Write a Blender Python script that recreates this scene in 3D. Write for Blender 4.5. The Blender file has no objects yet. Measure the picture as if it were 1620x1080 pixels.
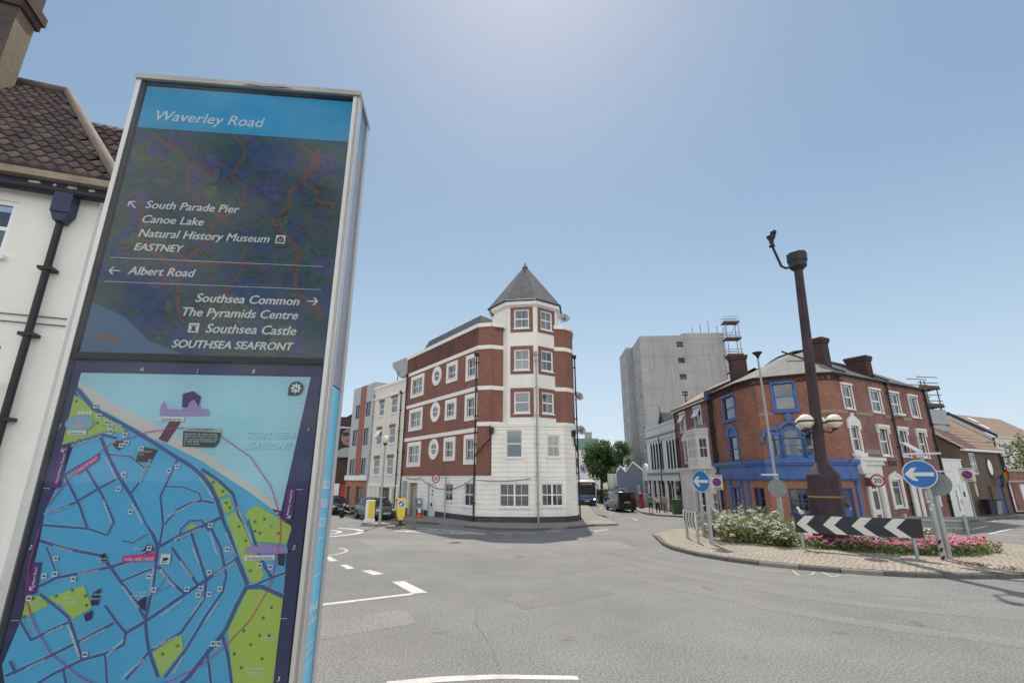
import bpy, math, random
from mathutils import Vector, geometry
R = random.Random(7)
D = bpy.data
SC = bpy.context.scene
COL = SC.collection
rad = math.radians

# ---------------------------------------------------------------- camera, sky, sun, exposure
cd = D.cameras.new('camera'); cam = D.objects.new('camera', cd); COL.objects.link(cam)
cd.sensor_width = 36.0; cd.lens = 756.0 / 1620 * 36; cd.clip_start = 0.05; cd.clip_end = 3000
cam.location = (0, 0, 2.75); cam.rotation_euler = (rad(90 + 15.88), 0, 0)
SC.camera = cam
SUN_EL, SUN_AZ = 60.0, 3.0
W = D.worlds.new('World'); SC.world = W; W.use_nodes = True
wn = W.node_tree.nodes; wl = W.node_tree.links
sky = wn.new('ShaderNodeTexSky'); sky.sky_type = 'NISHITA'; sky.sun_disc = False
sky.sun_elevation = rad(SUN_EL); sky.sun_rotation = rad(SUN_AZ)
sky.altitude = 0; sky.air_density = 1.0; sky.dust_density = 0.4; sky.ozone_density = 1.5
gam = wn.new('ShaderNodeGamma'); gam.inputs[1].default_value = 0.52; wl.new(sky.outputs[0], gam.inputs[0])
hs = wn.new('ShaderNodeHueSaturation'); hs.inputs['Saturation'].default_value = 1.34; hs.inputs['Value'].default_value = 1.17; hs.inputs['Hue'].default_value = .493; wl.new(gam.outputs[0], hs.inputs['Color'])
# bright clouds added in the unseen sky behind the camera to lift shaded fronts
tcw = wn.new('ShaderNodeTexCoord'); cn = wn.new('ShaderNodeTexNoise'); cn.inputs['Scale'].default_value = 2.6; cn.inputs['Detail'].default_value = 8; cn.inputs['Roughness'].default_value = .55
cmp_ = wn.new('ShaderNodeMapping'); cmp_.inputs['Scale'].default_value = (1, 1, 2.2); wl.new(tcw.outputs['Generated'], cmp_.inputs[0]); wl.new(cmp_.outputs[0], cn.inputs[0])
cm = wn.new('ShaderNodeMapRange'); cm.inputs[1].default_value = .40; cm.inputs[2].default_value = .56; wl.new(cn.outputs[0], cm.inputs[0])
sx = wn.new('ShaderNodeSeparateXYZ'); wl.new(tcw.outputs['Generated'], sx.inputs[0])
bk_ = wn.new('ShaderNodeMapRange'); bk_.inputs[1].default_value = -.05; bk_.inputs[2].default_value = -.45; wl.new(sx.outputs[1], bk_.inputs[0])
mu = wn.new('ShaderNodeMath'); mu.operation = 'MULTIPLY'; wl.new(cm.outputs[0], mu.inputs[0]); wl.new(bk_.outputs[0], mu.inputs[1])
# pale summer haze low in the sky
h1 = wn.new('ShaderNodeMapRange'); h1.inputs[1].default_value = .55; h1.inputs[2].default_value = 0; wl.new(sx.outputs[2], h1.inputs[0])
h2 = wn.new('ShaderNodeMath'); h2.operation = 'POWER'; h2.inputs[1].default_value = 1.6; wl.new(h1.outputs[0], h2.inputs[0]); h3 = wn.new('ShaderNodeMath'); h3.operation = 'MULTIPLY'; h3.inputs[1].default_value = .8; wl.new(h2.outputs[0], h3.inputs[0])
hz_ = wn.new('ShaderNodeMix'); hz_.data_type = 'RGBA'; wl.new(h3.outputs[0], hz_.inputs[0]); wl.new(hs.outputs[0], hz_.inputs[6]); hz_.inputs[7].default_value = (2.85, 3.5, 4.2, 1)
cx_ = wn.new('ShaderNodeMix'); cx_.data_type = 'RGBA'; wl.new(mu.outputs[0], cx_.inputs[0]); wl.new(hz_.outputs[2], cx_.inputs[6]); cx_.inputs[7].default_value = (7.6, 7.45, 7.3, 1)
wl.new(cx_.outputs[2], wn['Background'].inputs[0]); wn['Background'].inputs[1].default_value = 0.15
sl = D.lights.new('sun', 'SUN'); sl.energy = 2.9; sl.angle = rad(0.53); sl.color = (1.0, 0.94, 0.85)
so = D.objects.new('sun', sl); COL.objects.link(so); so.rotation_euler = (rad(-(90 - SUN_EL)), 0, rad(-SUN_AZ))
SC.view_settings.view_transform = 'Standard'; SC.view_settings.look = 'None'
SC.view_settings.gamma = 1.0; SC.view_settings.exposure = 0.63
SC.render.engine = 'CYCLES'

# ---------------------------------------------------------------- materials
MATS = {}
def mat(name, col, rough=.8, var=.12, vs=1.5, bump=0., bs=60., metal=0., spec=.4, coat=0., stain=0., stain_col=(.06, .055, .05), grain=0., gs=400.):
    if name in MATS: return MATS[name]
    m = D.materials.new(name); m.use_nodes = True
    n = m.node_tree.nodes; l = m.node_tree.links; b = n['Principled BSDF']
    b.inputs['Roughness'].default_value = rough; b.inputs['Metallic'].default_value = metal
    b.inputs['Specular IOR Level'].default_value = spec
    if coat: b.inputs['Coat Weight'].default_value = coat; b.inputs['Coat Roughness'].default_value = .05
    geo = n.new('ShaderNodeNewGeometry')
    c0 = tuple(max(0, c * (1 - var)) for c in col) + (1,); c1 = tuple(min(1, c * (1 + var)) for c in col) + (1,)
    nz = n.new('ShaderNodeTexNoise'); nz.inputs['Scale'].default_value = vs; nz.inputs['Detail'].default_value = 6
    nz.inputs['Roughness'].default_value = .65; l.new(geo.outputs['Position'], nz.inputs['Vector'])
    rp = n.new('ShaderNodeMapRange'); rp.inputs[1].default_value = .3; rp.inputs[2].default_value = .7
    l.new(nz.outputs[0], rp.inputs[0])
    mx = n.new('ShaderNodeMix'); mx.data_type = 'RGBA'; mx.inputs[6].default_value = c0; mx.inputs[7].default_value = c1
    l.new(rp.outputs[0], mx.inputs[0]); out = mx.outputs[2]
    if grain:
        g = n.new('ShaderNodeTexNoise'); g.inputs['Scale'].default_value = gs; g.inputs['Detail'].default_value = 5; g.inputs['Roughness'].default_value = .8
        l.new(geo.outputs['Position'], g.inputs['Vector'])
        gr = n.new('ShaderNodeMapRange'); gr.inputs[1].default_value = .3; gr.inputs[2].default_value = .7
        gr.inputs[3].default_value = 1 - grain; gr.inputs[4].default_value = 1 + grain; l.new(g.outputs[0], gr.inputs[0])
        gm = n.new('ShaderNodeVectorMath'); gm.operation = 'SCALE'; l.new(out, gm.inputs[0]); l.new(gr.outputs[0], gm.inputs['Scale'])
        out = gm.outputs[0]
    if stain:      # streaks of dirt that run down the wall
        mp = n.new('ShaderNodeMapping'); mp.inputs['Scale'].default_value = (2.2, 2.2, .16); l.new(geo.outputs['Position'], mp.inputs[0])
        s = n.new('ShaderNodeTexNoise'); s.inputs['Scale'].default_value = 1.1; s.inputs['Detail'].default_value = 8; s.inputs['Roughness'].default_value = .7
        l.new(mp.outputs[0], s.inputs['Vector'])
        sr = n.new('ShaderNodeMapRange'); sr.inputs[1].default_value = .5; sr.inputs[2].default_value = .78; sr.inputs[4].default_value = stain
        l.new(s.outputs[0], sr.inputs[0])
        sm = n.new('ShaderNodeMix'); sm.data_type = 'RGBA'; sm.inputs[7].default_value = stain_col + (1,)
        l.new(sr.outputs[0], sm.inputs[0]); l.new(out, sm.inputs[6]); out = sm.outputs[2]
    l.new(out, b.inputs['Base Color'])
    if bump:
        bz = n.new('ShaderNodeTexNoise'); bz.inputs['Scale'].default_value = bs; bz.inputs['Detail'].default_value = 4
        l.new(geo.outputs['Position'], bz.inputs['Vector'])
        bp = n.new('ShaderNodeBump'); bp.inputs['Strength'].default_value = bump; bp.inputs['Distance'].default_value = .02
        l.new(bz.outputs[0], bp.inputs['Height']); l.new(bp.outputs[0], b.inputs['Normal'])
    MATS[name] = m; return m

def brick(name, c1, c2, mortar, w=.225, h=.075, ms=.01, rough=.9, stain=.45, offs=.5, bump=.5, stain_col=(.05, .04, .035), warp=0):
    if name in MATS: return MATS[name]
    m = D.materials.new(name); m.use_nodes = True
    n = m.node_tree.nodes; l = m.node_tree.links; b = n['Principled BSDF']; b.inputs['Roughness'].default_value = rough
    b.inputs['Specular IOR Level'].default_value = .25
    uv = n.new('ShaderNodeUVMap'); bt = n.new('ShaderNodeTexBrick')
    if warp:        # laid by eye: courses wander a little
        gp = n.new('ShaderNodeNewGeometry'); wz = n.new('ShaderNodeTexNoise'); wz.inputs['Scale'].default_value = 1.6; wz.inputs['Detail'].default_value = 3; l.new(gp.outputs['Position'], wz.inputs[0])
        wm = n.new('ShaderNodeVectorMath'); wm.operation = 'MULTIPLY_ADD'; wm.inputs[1].default_value = (warp, warp, 0); l.new(wz.outputs[1], wm.inputs[0]); l.new(gp.outputs['Position'], wm.inputs[2]); l.new(wm.outputs[0], bt.inputs['Vector'])
    else: l.new(uv.outputs[0], bt.inputs['Vector'])
    bt.offset = offs
    bt.inputs['Color1'].default_value = c1 + (1,); bt.inputs['Color2'].default_value = c2 + (1,); bt.inputs['Mortar'].default_value = mortar + (1,)
    bt.inputs['Scale'].default_value = 1; bt.inputs['Brick Width'].default_value = w; bt.inputs['Row Height'].default_value = h
    bt.inputs['Mortar Size'].default_value = ms; bt.inputs['Mortar Smooth'].default_value = .2; bt.inputs['Bias'].default_value = -.1
    geo = n.new('ShaderNodeNewGeometry'); nz = n.new('ShaderNodeTexNoise'); nz.inputs['Scale'].default_value = .9; nz.inputs['Detail'].default_value = 8
    nz.inputs['Roughness'].default_value = .7
    mp = n.new('ShaderNodeMapping'); mp.inputs['Scale'].default_value = (1, 1, .5); l.new(geo.outputs['Position'], mp.inputs[0]); l.new(mp.outputs[0], nz.inputs['Vector'])
    mr = n.new('ShaderNodeMapRange'); mr.inputs[1].default_value = .42; mr.inputs[2].default_value = .75; mr.inputs[4].default_value = stain; l.new(nz.outputs[0], mr.inputs[0])
    mx = n.new('ShaderNodeMix'); mx.data_type = 'RGBA'; mx.inputs[7].default_value = stain_col + (1,); l.new(mr.outputs[0], mx.inputs[0]); l.new(bt.outputs[0], mx.inputs[6])
    l.new(mx.outputs[2], b.inputs['Base Color'])
    bp = n.new('ShaderNodeBump'); bp.inputs['Strength'].default_value = bump; bp.inputs['Distance'].default_value = .008; bp.invert = True
    l.new(bt.outputs[1], bp.inputs['Height']); l.new(bp.outputs[0], b.inputs['Normal'])
    MATS[name] = m; return m

def glass_mat(name, tint=(.55, .6, .62), refl=.16):
    m = D.materials.new(name); m.use_nodes = True; n = m.node_tree.nodes; l = m.node_tree.links
    n.remove(n['Principled BSDF']); o = n['Material Output']
    tr = n.new('ShaderNodeBsdfTransparent'); tr.inputs[0].default_value = tint + (1,)
    gl = n.new('ShaderNodeBsdfGlossy'); gl.inputs['Roughness'].default_value = .03
    geo = n.new('ShaderNodeNewGeometry'); nz = n.new('ShaderNodeTexNoise'); nz.inputs['Scale'].default_value = 1.2; l.new(geo.outputs['Position'], nz.inputs['Vector'])
    bp = n.new('ShaderNodeBump'); bp.inputs['Strength'].default_value = .05; l.new(nz.outputs[0], bp.inputs['Height']); l.new(bp.outputs[0], gl.inputs['Normal'])
    fr = n.new('ShaderNodeFresnel'); fr.inputs['IOR'].default_value = 1.5
    ad = n.new('ShaderNodeMath'); ad.operation = 'ADD'; ad.use_clamp = True; ad.inputs[1].default_value = refl; l.new(fr.outputs[0], ad.inputs[0])
    mx = n.new('ShaderNodeMixShader'); l.new(ad.outputs[0], mx.inputs[0]); l.new(tr.outputs[0], mx.inputs[1]); l.new(gl.outputs[0], mx.inputs[2])
    l.new(mx.outputs[0], o.inputs[0]); MATS[name] = m; return m

def leaf_mat(name, c0, c1, c2=None, trans=.35, vs=1.3):
    m = D.materials.new(name); m.use_nodes = True; n = m.node_tree.nodes; l = m.node_tree.links
    n.remove(n['Principled BSDF']); o = n['Material Output']
    geo = n.new('ShaderNodeNewGeometry')
    rp = n.new('ShaderNodeValToRGB'); e = rp.color_ramp.elements; e[0].position = 0; e[1].position = 1
    e[0].color = c0 + (1,); e[1].color = (c2 or c1) + (1,)
    if c2: k = e.new(.6); k.color = c1 + (1,)
    l.new(geo.outputs['Random Per Island'], rp.inputs[0])
    df = n.new('ShaderNodeBsdfDiffuse'); tl = n.new('ShaderNodeBsdfTranslucent'); mx = n.new('ShaderNodeMixShader'); mx.inputs[0].default_value = trans
    gl = n.new('ShaderNodeBsdfGlossy'); gl.inputs['Roughness'].default_value = .45; m2 = n.new('ShaderNodeMixShader'); m2.inputs[0].default_value = .05
    l.new(rp.outputs[0], df.inputs[0]); l.new(rp.outputs[0], tl.inputs[0]); l.new(df.outputs[0], mx.inputs[1]); l.new(tl.outputs[0], mx.inputs[2])
    l.new(mx.outputs[0], m2.inputs[1]); l.new(gl.outputs[0], m2.inputs[2]); l.new(m2.outputs[0], o.inputs[0])
    MATS[name] = m; return m

def tile_mat(name, c0, c1, c2, tw, th, rough=.8):
    """roof covering: every tile its own tone, by its cell in the slope's own metres"""
    m = D.materials.new(name); m.use_nodes = True; n = m.node_tree.nodes; l = m.node_tree.links; b = n['Principled BSDF']; b.inputs['Roughness'].default_value = rough
    uv = n.new('ShaderNodeUVMap'); bt = n.new('ShaderNodeTexBrick'); l.new(uv.outputs[0], bt.inputs['Vector'])
    bt.inputs['Color1'].default_value = (0, 0, 0, 1); bt.inputs['Color2'].default_value = (1, 1, 1, 1); bt.inputs['Mortar'].default_value = (0, 0, 0, 1)
    bt.inputs['Scale'].default_value = 1; bt.inputs['Brick Width'].default_value = tw; bt.inputs['Row Height'].default_value = th; bt.inputs['Mortar Size'].default_value = .006
    rp = n.new('ShaderNodeValToRGB'); e = rp.color_ramp.elements; e[0].color = c0 + (1,); e[1].color = c2 + (1,); k = e.new(.55); k.color = c1 + (1,)
    l.new(bt.outputs[0], rp.inputs[0])
    geo = n.new('ShaderNodeNewGeometry'); nz = n.new('ShaderNodeTexNoise'); nz.inputs['Scale'].default_value = 1.3; nz.inputs['Detail'].default_value = 6; l.new(geo.outputs['Position'], nz.inputs['Vector'])
    mr = n.new('ShaderNodeMapRange'); mr.inputs[1].default_value = .4; mr.inputs[2].default_value = .75; mr.inputs[4].default_value = .5; l.new(nz.outputs[0], mr.inputs[0])
    mx = n.new('ShaderNodeMix'); mx.data_type = 'RGBA'; mx.inputs[7].default_value = c1 + (1,); l.new(mr.outputs[0], mx.inputs[0]); l.new(rp.outputs[0], mx.inputs[6])
    l.new(mx.outputs[2], b.inputs['Base Color'])
    bp = n.new('ShaderNodeBump'); bp.inputs['Strength'].default_value = .5; bp.inputs['Distance'].default_value = .012; bp.invert = True
    l.new(bt.outputs[1], bp.inputs['Height']); l.new(bp.outputs[0], b.inputs['Normal'])
    MATS[name] = m; return m

def emit_mat(name, col, e):
    m = D.materials.new(name); m.use_nodes = True; b = m.node_tree.nodes['Principled BSDF']
    b.inputs['Base Color'].default_value = col + (1,); b.inputs['Emission Color'].default_value = col + (1,); b.inputs['Emission Strength'].default_value = e
    MATS[name] = m; return m

A = dict
asphalt = mat('asphalt', (.202, .196, .187), .92, .15, .33, bump=.4, bs=130, grain=.8, gs=26, spec=.25)
asphalt_new = mat('asphalt_dark', (.195, .188, .177), .92, .12, .5, bump=.4, bs=130, grain=.8, gs=26, spec=.25)
asphalt_pale = mat('asphalt_pale', (.23, .222, .21), .92, .12, .5, bump=.4, bs=130, grain=.8, gs=26, spec=.25)
paving = mat('paving', (.24, .225, .205), .9, .14, 1.2, bump=.2, bs=40, grain=.15, gs=25)
kerb_m = mat('kerb_stone', (.13, .12, .11), .9, .18, 2.5, bump=.3, bs=30, grain=.15, gs=60)
kerb_p = mat('kerb_pale', (.23, .215, .19), .9, .14, 2.5, bump=.3, bs=30, grain=.15, gs=60)
line_w = mat('road_paint', (.55, .53, .48), .8, .22, 3, grain=.3, gs=40)
line_y = mat('road_paint_yellowed', (.5, .44, .28), .8, .15, 5, grain=.2, gs=50)
white = mat('white_paint', (.80, .79, .76), .55, .05, 1.0, stain=.12)
render_w = mat('white_render', (.86, .82, .755), .8, .05, .6, bump=.1, bs=50, stain=.14, stain_col=(.25, .2, .14))
cream = mat('cream_render', (.74, .69, .60), .85, .06, .7, bump=.1, bs=50, stain=.2, stain_col=(.2, .17, .13))
clap = mat('white_boards', (.85, .82, .74), .6, .06, .8, stain=.22, stain_col=(.26, .22, .16))
upvc = mat('white_frame', (.82, .83, .84), .4, .03, 1)
stone_w = mat('white_stucco', (.76, .75, .72), .7, .06, 1.3, stain=.2, stain_col=(.2, .19, .17))
plinth_m = mat('plinth_paint', (.055, .065, .075), .8, .25, 1.2, stain=.3, stain_col=(.12, .11, .1))
black = mat('black_iron', (.02, .02, .024), .5, .2, 3)
navy = mat('navy_paint', (.03, .04, .085), .5, .15, 2)
blue = mat('blue_paint', (.065, .145, .37), .5, .22, 1.4, stain=.35, stain_col=(.12, .17, .26))
blue_d = mat('deep_blue_paint', (.035, .07, .24), .5, .12, 1.4)
grey_m = mat('galvanised', (.36, .38, .38), .5, .12, 3, metal=.3)
grey_p = mat('grey_paint', (.33, .35, .36), .6, .12, 2)
grey_b = mat('grey_sign_back', (.21, .235, .235), .6, .1, 2)
silver = mat('brushed_aluminium', (.58, .57, .55), .42, .06, 2.5, metal=.55)
lead = mat('lead_flashing', (.2, .22, .26), .6, .15, 2)
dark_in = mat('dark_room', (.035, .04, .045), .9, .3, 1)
net = mat('net_curtain', (.62, .62, .60), .9, .12, 4)
blind = mat('blind', (.52, .50, .44), .8, .08, 4)
glassm = glass_mat('window_glass')
brick_r = brick('red_brick', (.31, .118, .085), (.215, .082, .066), (.27, .19, .155), stain=.42, stain_col=(.12, .065, .052))
brick_rs = brick('weathered_brick', (.22, .08, .06), (.15, .058, .048), (.17, .11, .09), stain=.85, stain_col=(.05, .045, .042))
brick_p = brick('pub_brick', (.40, .165, .115), (.28, .108, .082), (.24, .17, .13), stain=.5)
brick_t = brick('worn_brick', (.36, .155, .12), (.23, .10, .088), (.26, .2, .17), stain=.75, stain_col=(.075, .055, .05))
brick_o = brick('orange_brick', (.42, .18, .105), (.34, .14, .085), (.30, .2, .14), stain=.25)
brick_b = brick('brown_stone', (.17, .12, .085), (.12, .09, .07), (.15, .125, .1), w=.3, h=.12, ms=.02, stain=.5)
brick_w = brick('white_brick', (.87, .85, .79), (.85, .83, .775), (.845, .83, .775), stain=.25, stain_col=(.55, .5, .42), bump=.07)
brick_c = brick('buff_brick', (.27, .20, .13), (.21, .155, .105), (.26, .21, .16), stain=.5, stain_col=(.1, .075, .06))
brick_s = brick('soot_brick', (.085, .06, .055), (.05, .042, .045), (.1, .085, .08), stain=.5, stain_col=(.15, .14, .13))
brick_d = brick('dark_brick', (.11, .05, .04), (.07, .04, .035), (.09, .07, .06), stain=.6)
setts = brick('stone_setts', (.43, .375, .30), (.34, .295, .235), (.17, .145, .115), w=.22, h=.13, ms=.02, warp=.5, stain=.35, stain_col=(.17, .15, .12), bump=.9)
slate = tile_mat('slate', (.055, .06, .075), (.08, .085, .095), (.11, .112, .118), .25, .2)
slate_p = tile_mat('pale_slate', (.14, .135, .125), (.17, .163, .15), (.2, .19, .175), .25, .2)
tile_r = tile_mat('red_tile', (.22, .135, .10), (.28, .175, .13), (.33, .215, .165), .3, .28)
tile_b = tile_mat('brown_tile', (.23, .16, .115), (.28, .2, .145), (.33, .24, .17), .3, .3)
pantile = tile_mat('pantile', (.055, .046, .05), (.085, .066, .062), (.30, .17, .10), .235, .33)
conc = mat('concrete_panel', (.40, .39, .38), .9, .1, .25, bump=.1, bs=10, stain=.75, stain_col=(.2, .19, .18))
metal_g = mat('grey_cladding', (.45, .46, .47), .6, .06, .6, stain=.1)
rust = mat('rusted_steel', (.048, .027, .033), .65, .5, 1.3, bump=.2, bs=60, stain=.6, stain_col=(.026, .021, .03))

# ---------------------------------------------------------------- mesh helpers
class MB:
    def __init__(s, m=None):
        s.v = []; s.f = []; s.mi = []; s.mats = []; s.cur = 0; s.sm = []
        if m: s.use(m)
    def use(s, m):
        if m not in s.mats: s.mats.append(m)
        s.cur = s.mats.index(m); return s
    def poly(s, pts, smooth=False):
        b = len(s.v); s.v += [tuple(p) for p in pts]; s.f.append(tuple(range(b, b + len(pts)))); s.mi.append(s.cur); s.sm.append(smooth)
    def idx(s, verts, faces, smooth=False):
        b = len(s.v); s.v += [tuple(p) for p in verts]
        for f in faces: s.f.append(tuple(i + b for i in f)); s.mi.append(s.cur); s.sm.append(smooth)
    def obox(s, o, a, b, c):
        o, a, b, c = Vector(o), Vector(a), Vector(b), Vector(c)
        p = [o, o + a, o + a + b, o + b, o + c, o + a + c, o + a + b + c, o + b + c]
        s.idx(p, [(3, 2, 1, 0), (4, 5, 6, 7), (0, 1, 5, 4), (1, 2, 6, 5), (2, 3, 7, 6), (3, 0, 4, 7)])
    def box(s, x0, x1, y0, y1, z0, z1): s.obox((x0, y0, z0), (x1 - x0, 0, 0), (0, y1 - y0, 0), (0, 0, z1 - z0))
    def prism(s, pts, vec):
        """closed polygon in space swept along vec"""
        n = len(pts); p = [Vector(q) for q in pts]; q = [a + Vector(vec) for a in p]
        s.idx(p + q, [tuple(range(n - 1, -1, -1)), tuple(range(n, 2 * n))] + [(i, (i + 1) % n, n + (i + 1) % n, n + i) for i in range(n)])
    def tube(s, path, r, n=8, r1=None, cap=True):
        P = [Vector(p) for p in path]; rings = []
        for i, p in enumerate(P):
            t = (P[min(i + 1, len(P) - 1)] - P[max(i - 1, 0)]).normalized()
            a = t.cross(Vector((0, 0, 1)) if abs(t.z) < .9 else Vector((1, 0, 0))).normalized(); b = t.cross(a)
            rr = r if r1 is None else r + (r1 - r) * i / (len(P) - 1)
            rings.append([p + a * rr * math.cos(2 * math.pi * k / n) + b * rr * math.sin(2 * math.pi * k / n) for k in range(n)])
        v = [q for g in rings for q in g]; f = []
        for i in range(len(P) - 1):
            for k in range(n): f.append((i * n + k, i * n + (k + 1) % n, (i + 1) * n + (k + 1) % n, (i + 1) * n + k))
        s.idx(v, f, True)
        if cap:
            s.idx(rings[0], [tuple(range(n - 1, -1, -1))]); s.idx(rings[-1], [tuple(range(n))])
    def lathe(s, c, prof, n=12, cap=True, smooth=True):
        v = []; f = []
        for r, z in prof:
            for k in range(n): v.append((c[0] + r * math.cos(2 * math.pi * k / n), c[1] + r * math.sin(2 * math.pi * k / n), c[2] + z))
        for i in range(len(prof) - 1):
            for k in range(n): f.append((i * n + k, i * n + (k + 1) % n, (i + 1) * n + (k + 1) % n, (i + 1) * n + k))
        s.idx(v, f, smooth)
        if cap: s.idx(v[:n], [tuple(range(n - 1, -1, -1))]); s.idx(v[-n:], [tuple(range(n))])
    def ball(s, c, rx, ry=None, rz=None, n=10, m=7):
        ry = ry or rx; rz = rz or rx
        v = [(c[0], c[1], c[2] - rz)]; f = []
        for i in range(1, m):
            t = -math.pi / 2 + math.pi * i / m
            for k in range(n): v.append((c[0] + rx * math.cos(t) * math.cos(2 * math.pi * k / n), c[1] + ry * math.cos(t) * math.sin(2 * math.pi * k / n), c[2] + rz * math.sin(t)))
        v.append((c[0], c[1], c[2] + rz)); L = len(v) - 1
        for k in range(n):
            f.append((0, 1 + (k + 1) % n, 1 + k)); f.append((L, L - n + k, L - n + (k + 1) % n))
            for i in range(m - 2): f.append((1 + i * n + k, 1 + i * n + (k + 1) % n, 1 + (i + 1) * n + (k + 1) % n, 1 + (i + 1) * n + k))
        s.idx(v, f, True)
    def build(s, name, parent=None, **props):
        off = Vector((0, 0, 0)); p = parent
        while p is not None: off += p.location; p = p.parent
        me = D.meshes.new(name); me.from_pydata([(x - off.x, y - off.y, z - off.z) for x, y, z in s.v], [], s.f)
        for m in s.mats: me.materials.append(m)
        uvl = me.uv_layers.new(name='UVMap').data; li = 0; data = []
        for f in s.f:
            ps = [s.v[i] for i in f]; nx = ny = nz = 0.
            for i in range(len(ps)):
                a = ps[i]; b = ps[(i + 1) % len(ps)]
                nx += (a[1] - b[1]) * (a[2] + b[2]); ny += (a[2] - b[2]) * (a[0] + b[0]); nz += (a[0] - b[0]) * (a[1] + b[1])
            h = math.hypot(nx, ny); L = math.sqrt(nx * nx + ny * ny + nz * nz) or 1
            if h / L > .02:
                tx, ty = -ny / h, nx / h; n_ = (nx / L, ny / L, nz / L)
                bx, by, bz = -n_[2] * ty, n_[2] * tx, n_[0] * ty - n_[1] * tx
            else: tx, ty, bx, by, bz = 1, 0, 0, 1, 0
            for q in ps: data += [q[0] * tx + q[1] * ty, q[0] * bx + q[1] * by + q[2] * bz]
        uvl.foreach_set('uv', data)
        me.polygons.foreach_set('material_index', s.mi); me.polygons.foreach_set('use_smooth', s.sm); me.update()
        o = D.objects.new(name, me); COL.objects.link(o); o.parent = parent
        for k, v in props.items(): o[k] = v
        return o

def thing(name, label, cat, loc=(0, 0, 0), group=None):
    o = D.objects.new(name, None); COL.objects.link(o); o.location = loc; o.empty_display_size = .3
    o['label'] = label; o['category'] = cat
    if group: o['group'] = group
    return o
def tag(o, label, cat, group=None):
    o['label'] = label; o['category'] = cat
    if group: o['group'] = group
    return o
def copy_tree(o, parent=None):
    c = o.copy(); COL.objects.link(c)
    if parent is not None: c.parent = parent
    for ch in list(o.children): copy_tree(ch, c)
    return c

class Fr:
    """frame of a wall: t metres to the right along it (seen from outside), z up, d metres out of it"""
    def __init__(s, p, q=None, az=None):
        s.p = p
        if az is None: L = math.hypot(q[0] - p[0], q[1] - p[1]); s.u = ((q[0] - p[0]) / L, (q[1] - p[1]) / L); s.L = L
        else: s.u = (math.sin(rad(az)), math.cos(rad(az)))
        s.n = (s.u[1], -s.u[0])
    def pt(s, t, z, d=0.): return Vector((s.p[0] + s.u[0] * t + s.n[0] * d, s.p[1] + s.u[1] * t + s.n[1] * d, z))
    def box(s, mb, t0, t1, z0, z1, d0, d1):
        mb.obox(s.pt(t0, z0, d0), (s.u[0] * (t1 - t0), s.u[1] * (t1 - t0), 0), (0, 0, z1 - z0), (s.n[0] * (d1 - d0), s.n[1] * (d1 - d0), 0))
    def quad(s, mb, t0, t1, z0, z1, d=0.): mb.poly([s.pt(t0, z0, d), s.pt(t1, z0, d), s.pt(t1, z1, d), s.pt(t0, z1, d)])
    def pol(s, mb, pts, d0, d1=None):
        p = [s.pt(t, z, d0) for t, z in pts]
        if d1 is None: mb.poly(p)
        else: mb.prism(p, (s.n[0] * (d1 - d0), s.n[1] * (d1 - d0), 0))
    def tube(s, mb, pts, r, n=8): mb.tube([s.pt(*p) for p in pts], r, n)

def wall(mb, fr, t0, t1, z0, z1, ops=(), rev=.12, lap=0):
    ts = sorted({t0, t1} | {min(max(a, t0), t1) for o in ops for a in o[:2]}); zs = {z0, z1} | {min(max(a, z0), z1) for o in ops for a in o[2:4]}
    if lap: zs |= {z0 + lap * k for k in range(1, int((z1 - z0) / lap) + 1) if z0 + lap * k < z1 - .02}
    zs = sorted(zs)
    for i in range(len(ts) - 1):
        for j in range(len(zs) - 1):
            a, b, c, e = ts[i], ts[i + 1], zs[j], zs[j + 1]
            if b - a < 1e-4 or e - c < 1e-4: continue
            if any(o[0] - 1e-4 <= a and b <= o[1] + 1e-4 and o[2] - 1e-4 <= c and e <= o[3] + 1e-4 for o in ops): continue
            if lap:
                k0 = math.floor((c - z0) / lap + 1e-6); f = lambda z: .032 * (1 - (z - z0 - lap * k0) / lap)
                d0, d1 = f(c), f(e)
                mb.poly([fr.pt(a, c, d0), fr.pt(b, c, d0), fr.pt(b, e, d1), fr.pt(a, e, d1)])
                mb.poly([fr.pt(a, c, 0), fr.pt(b, c, 0), fr.pt(b, c, d0), fr.pt(a, c, d0)])
            else: fr.quad(mb, a, b, c, e)
    for o in ops:
        a, b, c, e = o[:4]
        mb.poly([fr.pt(a, c), fr.pt(a, c, -rev), fr.pt(a, e, -rev), fr.pt(a, e)]); mb.poly([fr.pt(b, c, -rev), fr.pt(b, c), fr.pt(b, e), fr.pt(b, e, -rev)])
        mb.poly([fr.pt(a, c), fr.pt(b, c), fr.pt(b, c, -rev), fr.pt(a, c, -rev)]); mb.poly([fr.pt(a, e, -rev), fr.pt(b, e, -rev), fr.pt(b, e), fr.pt(a, e)])

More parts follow.
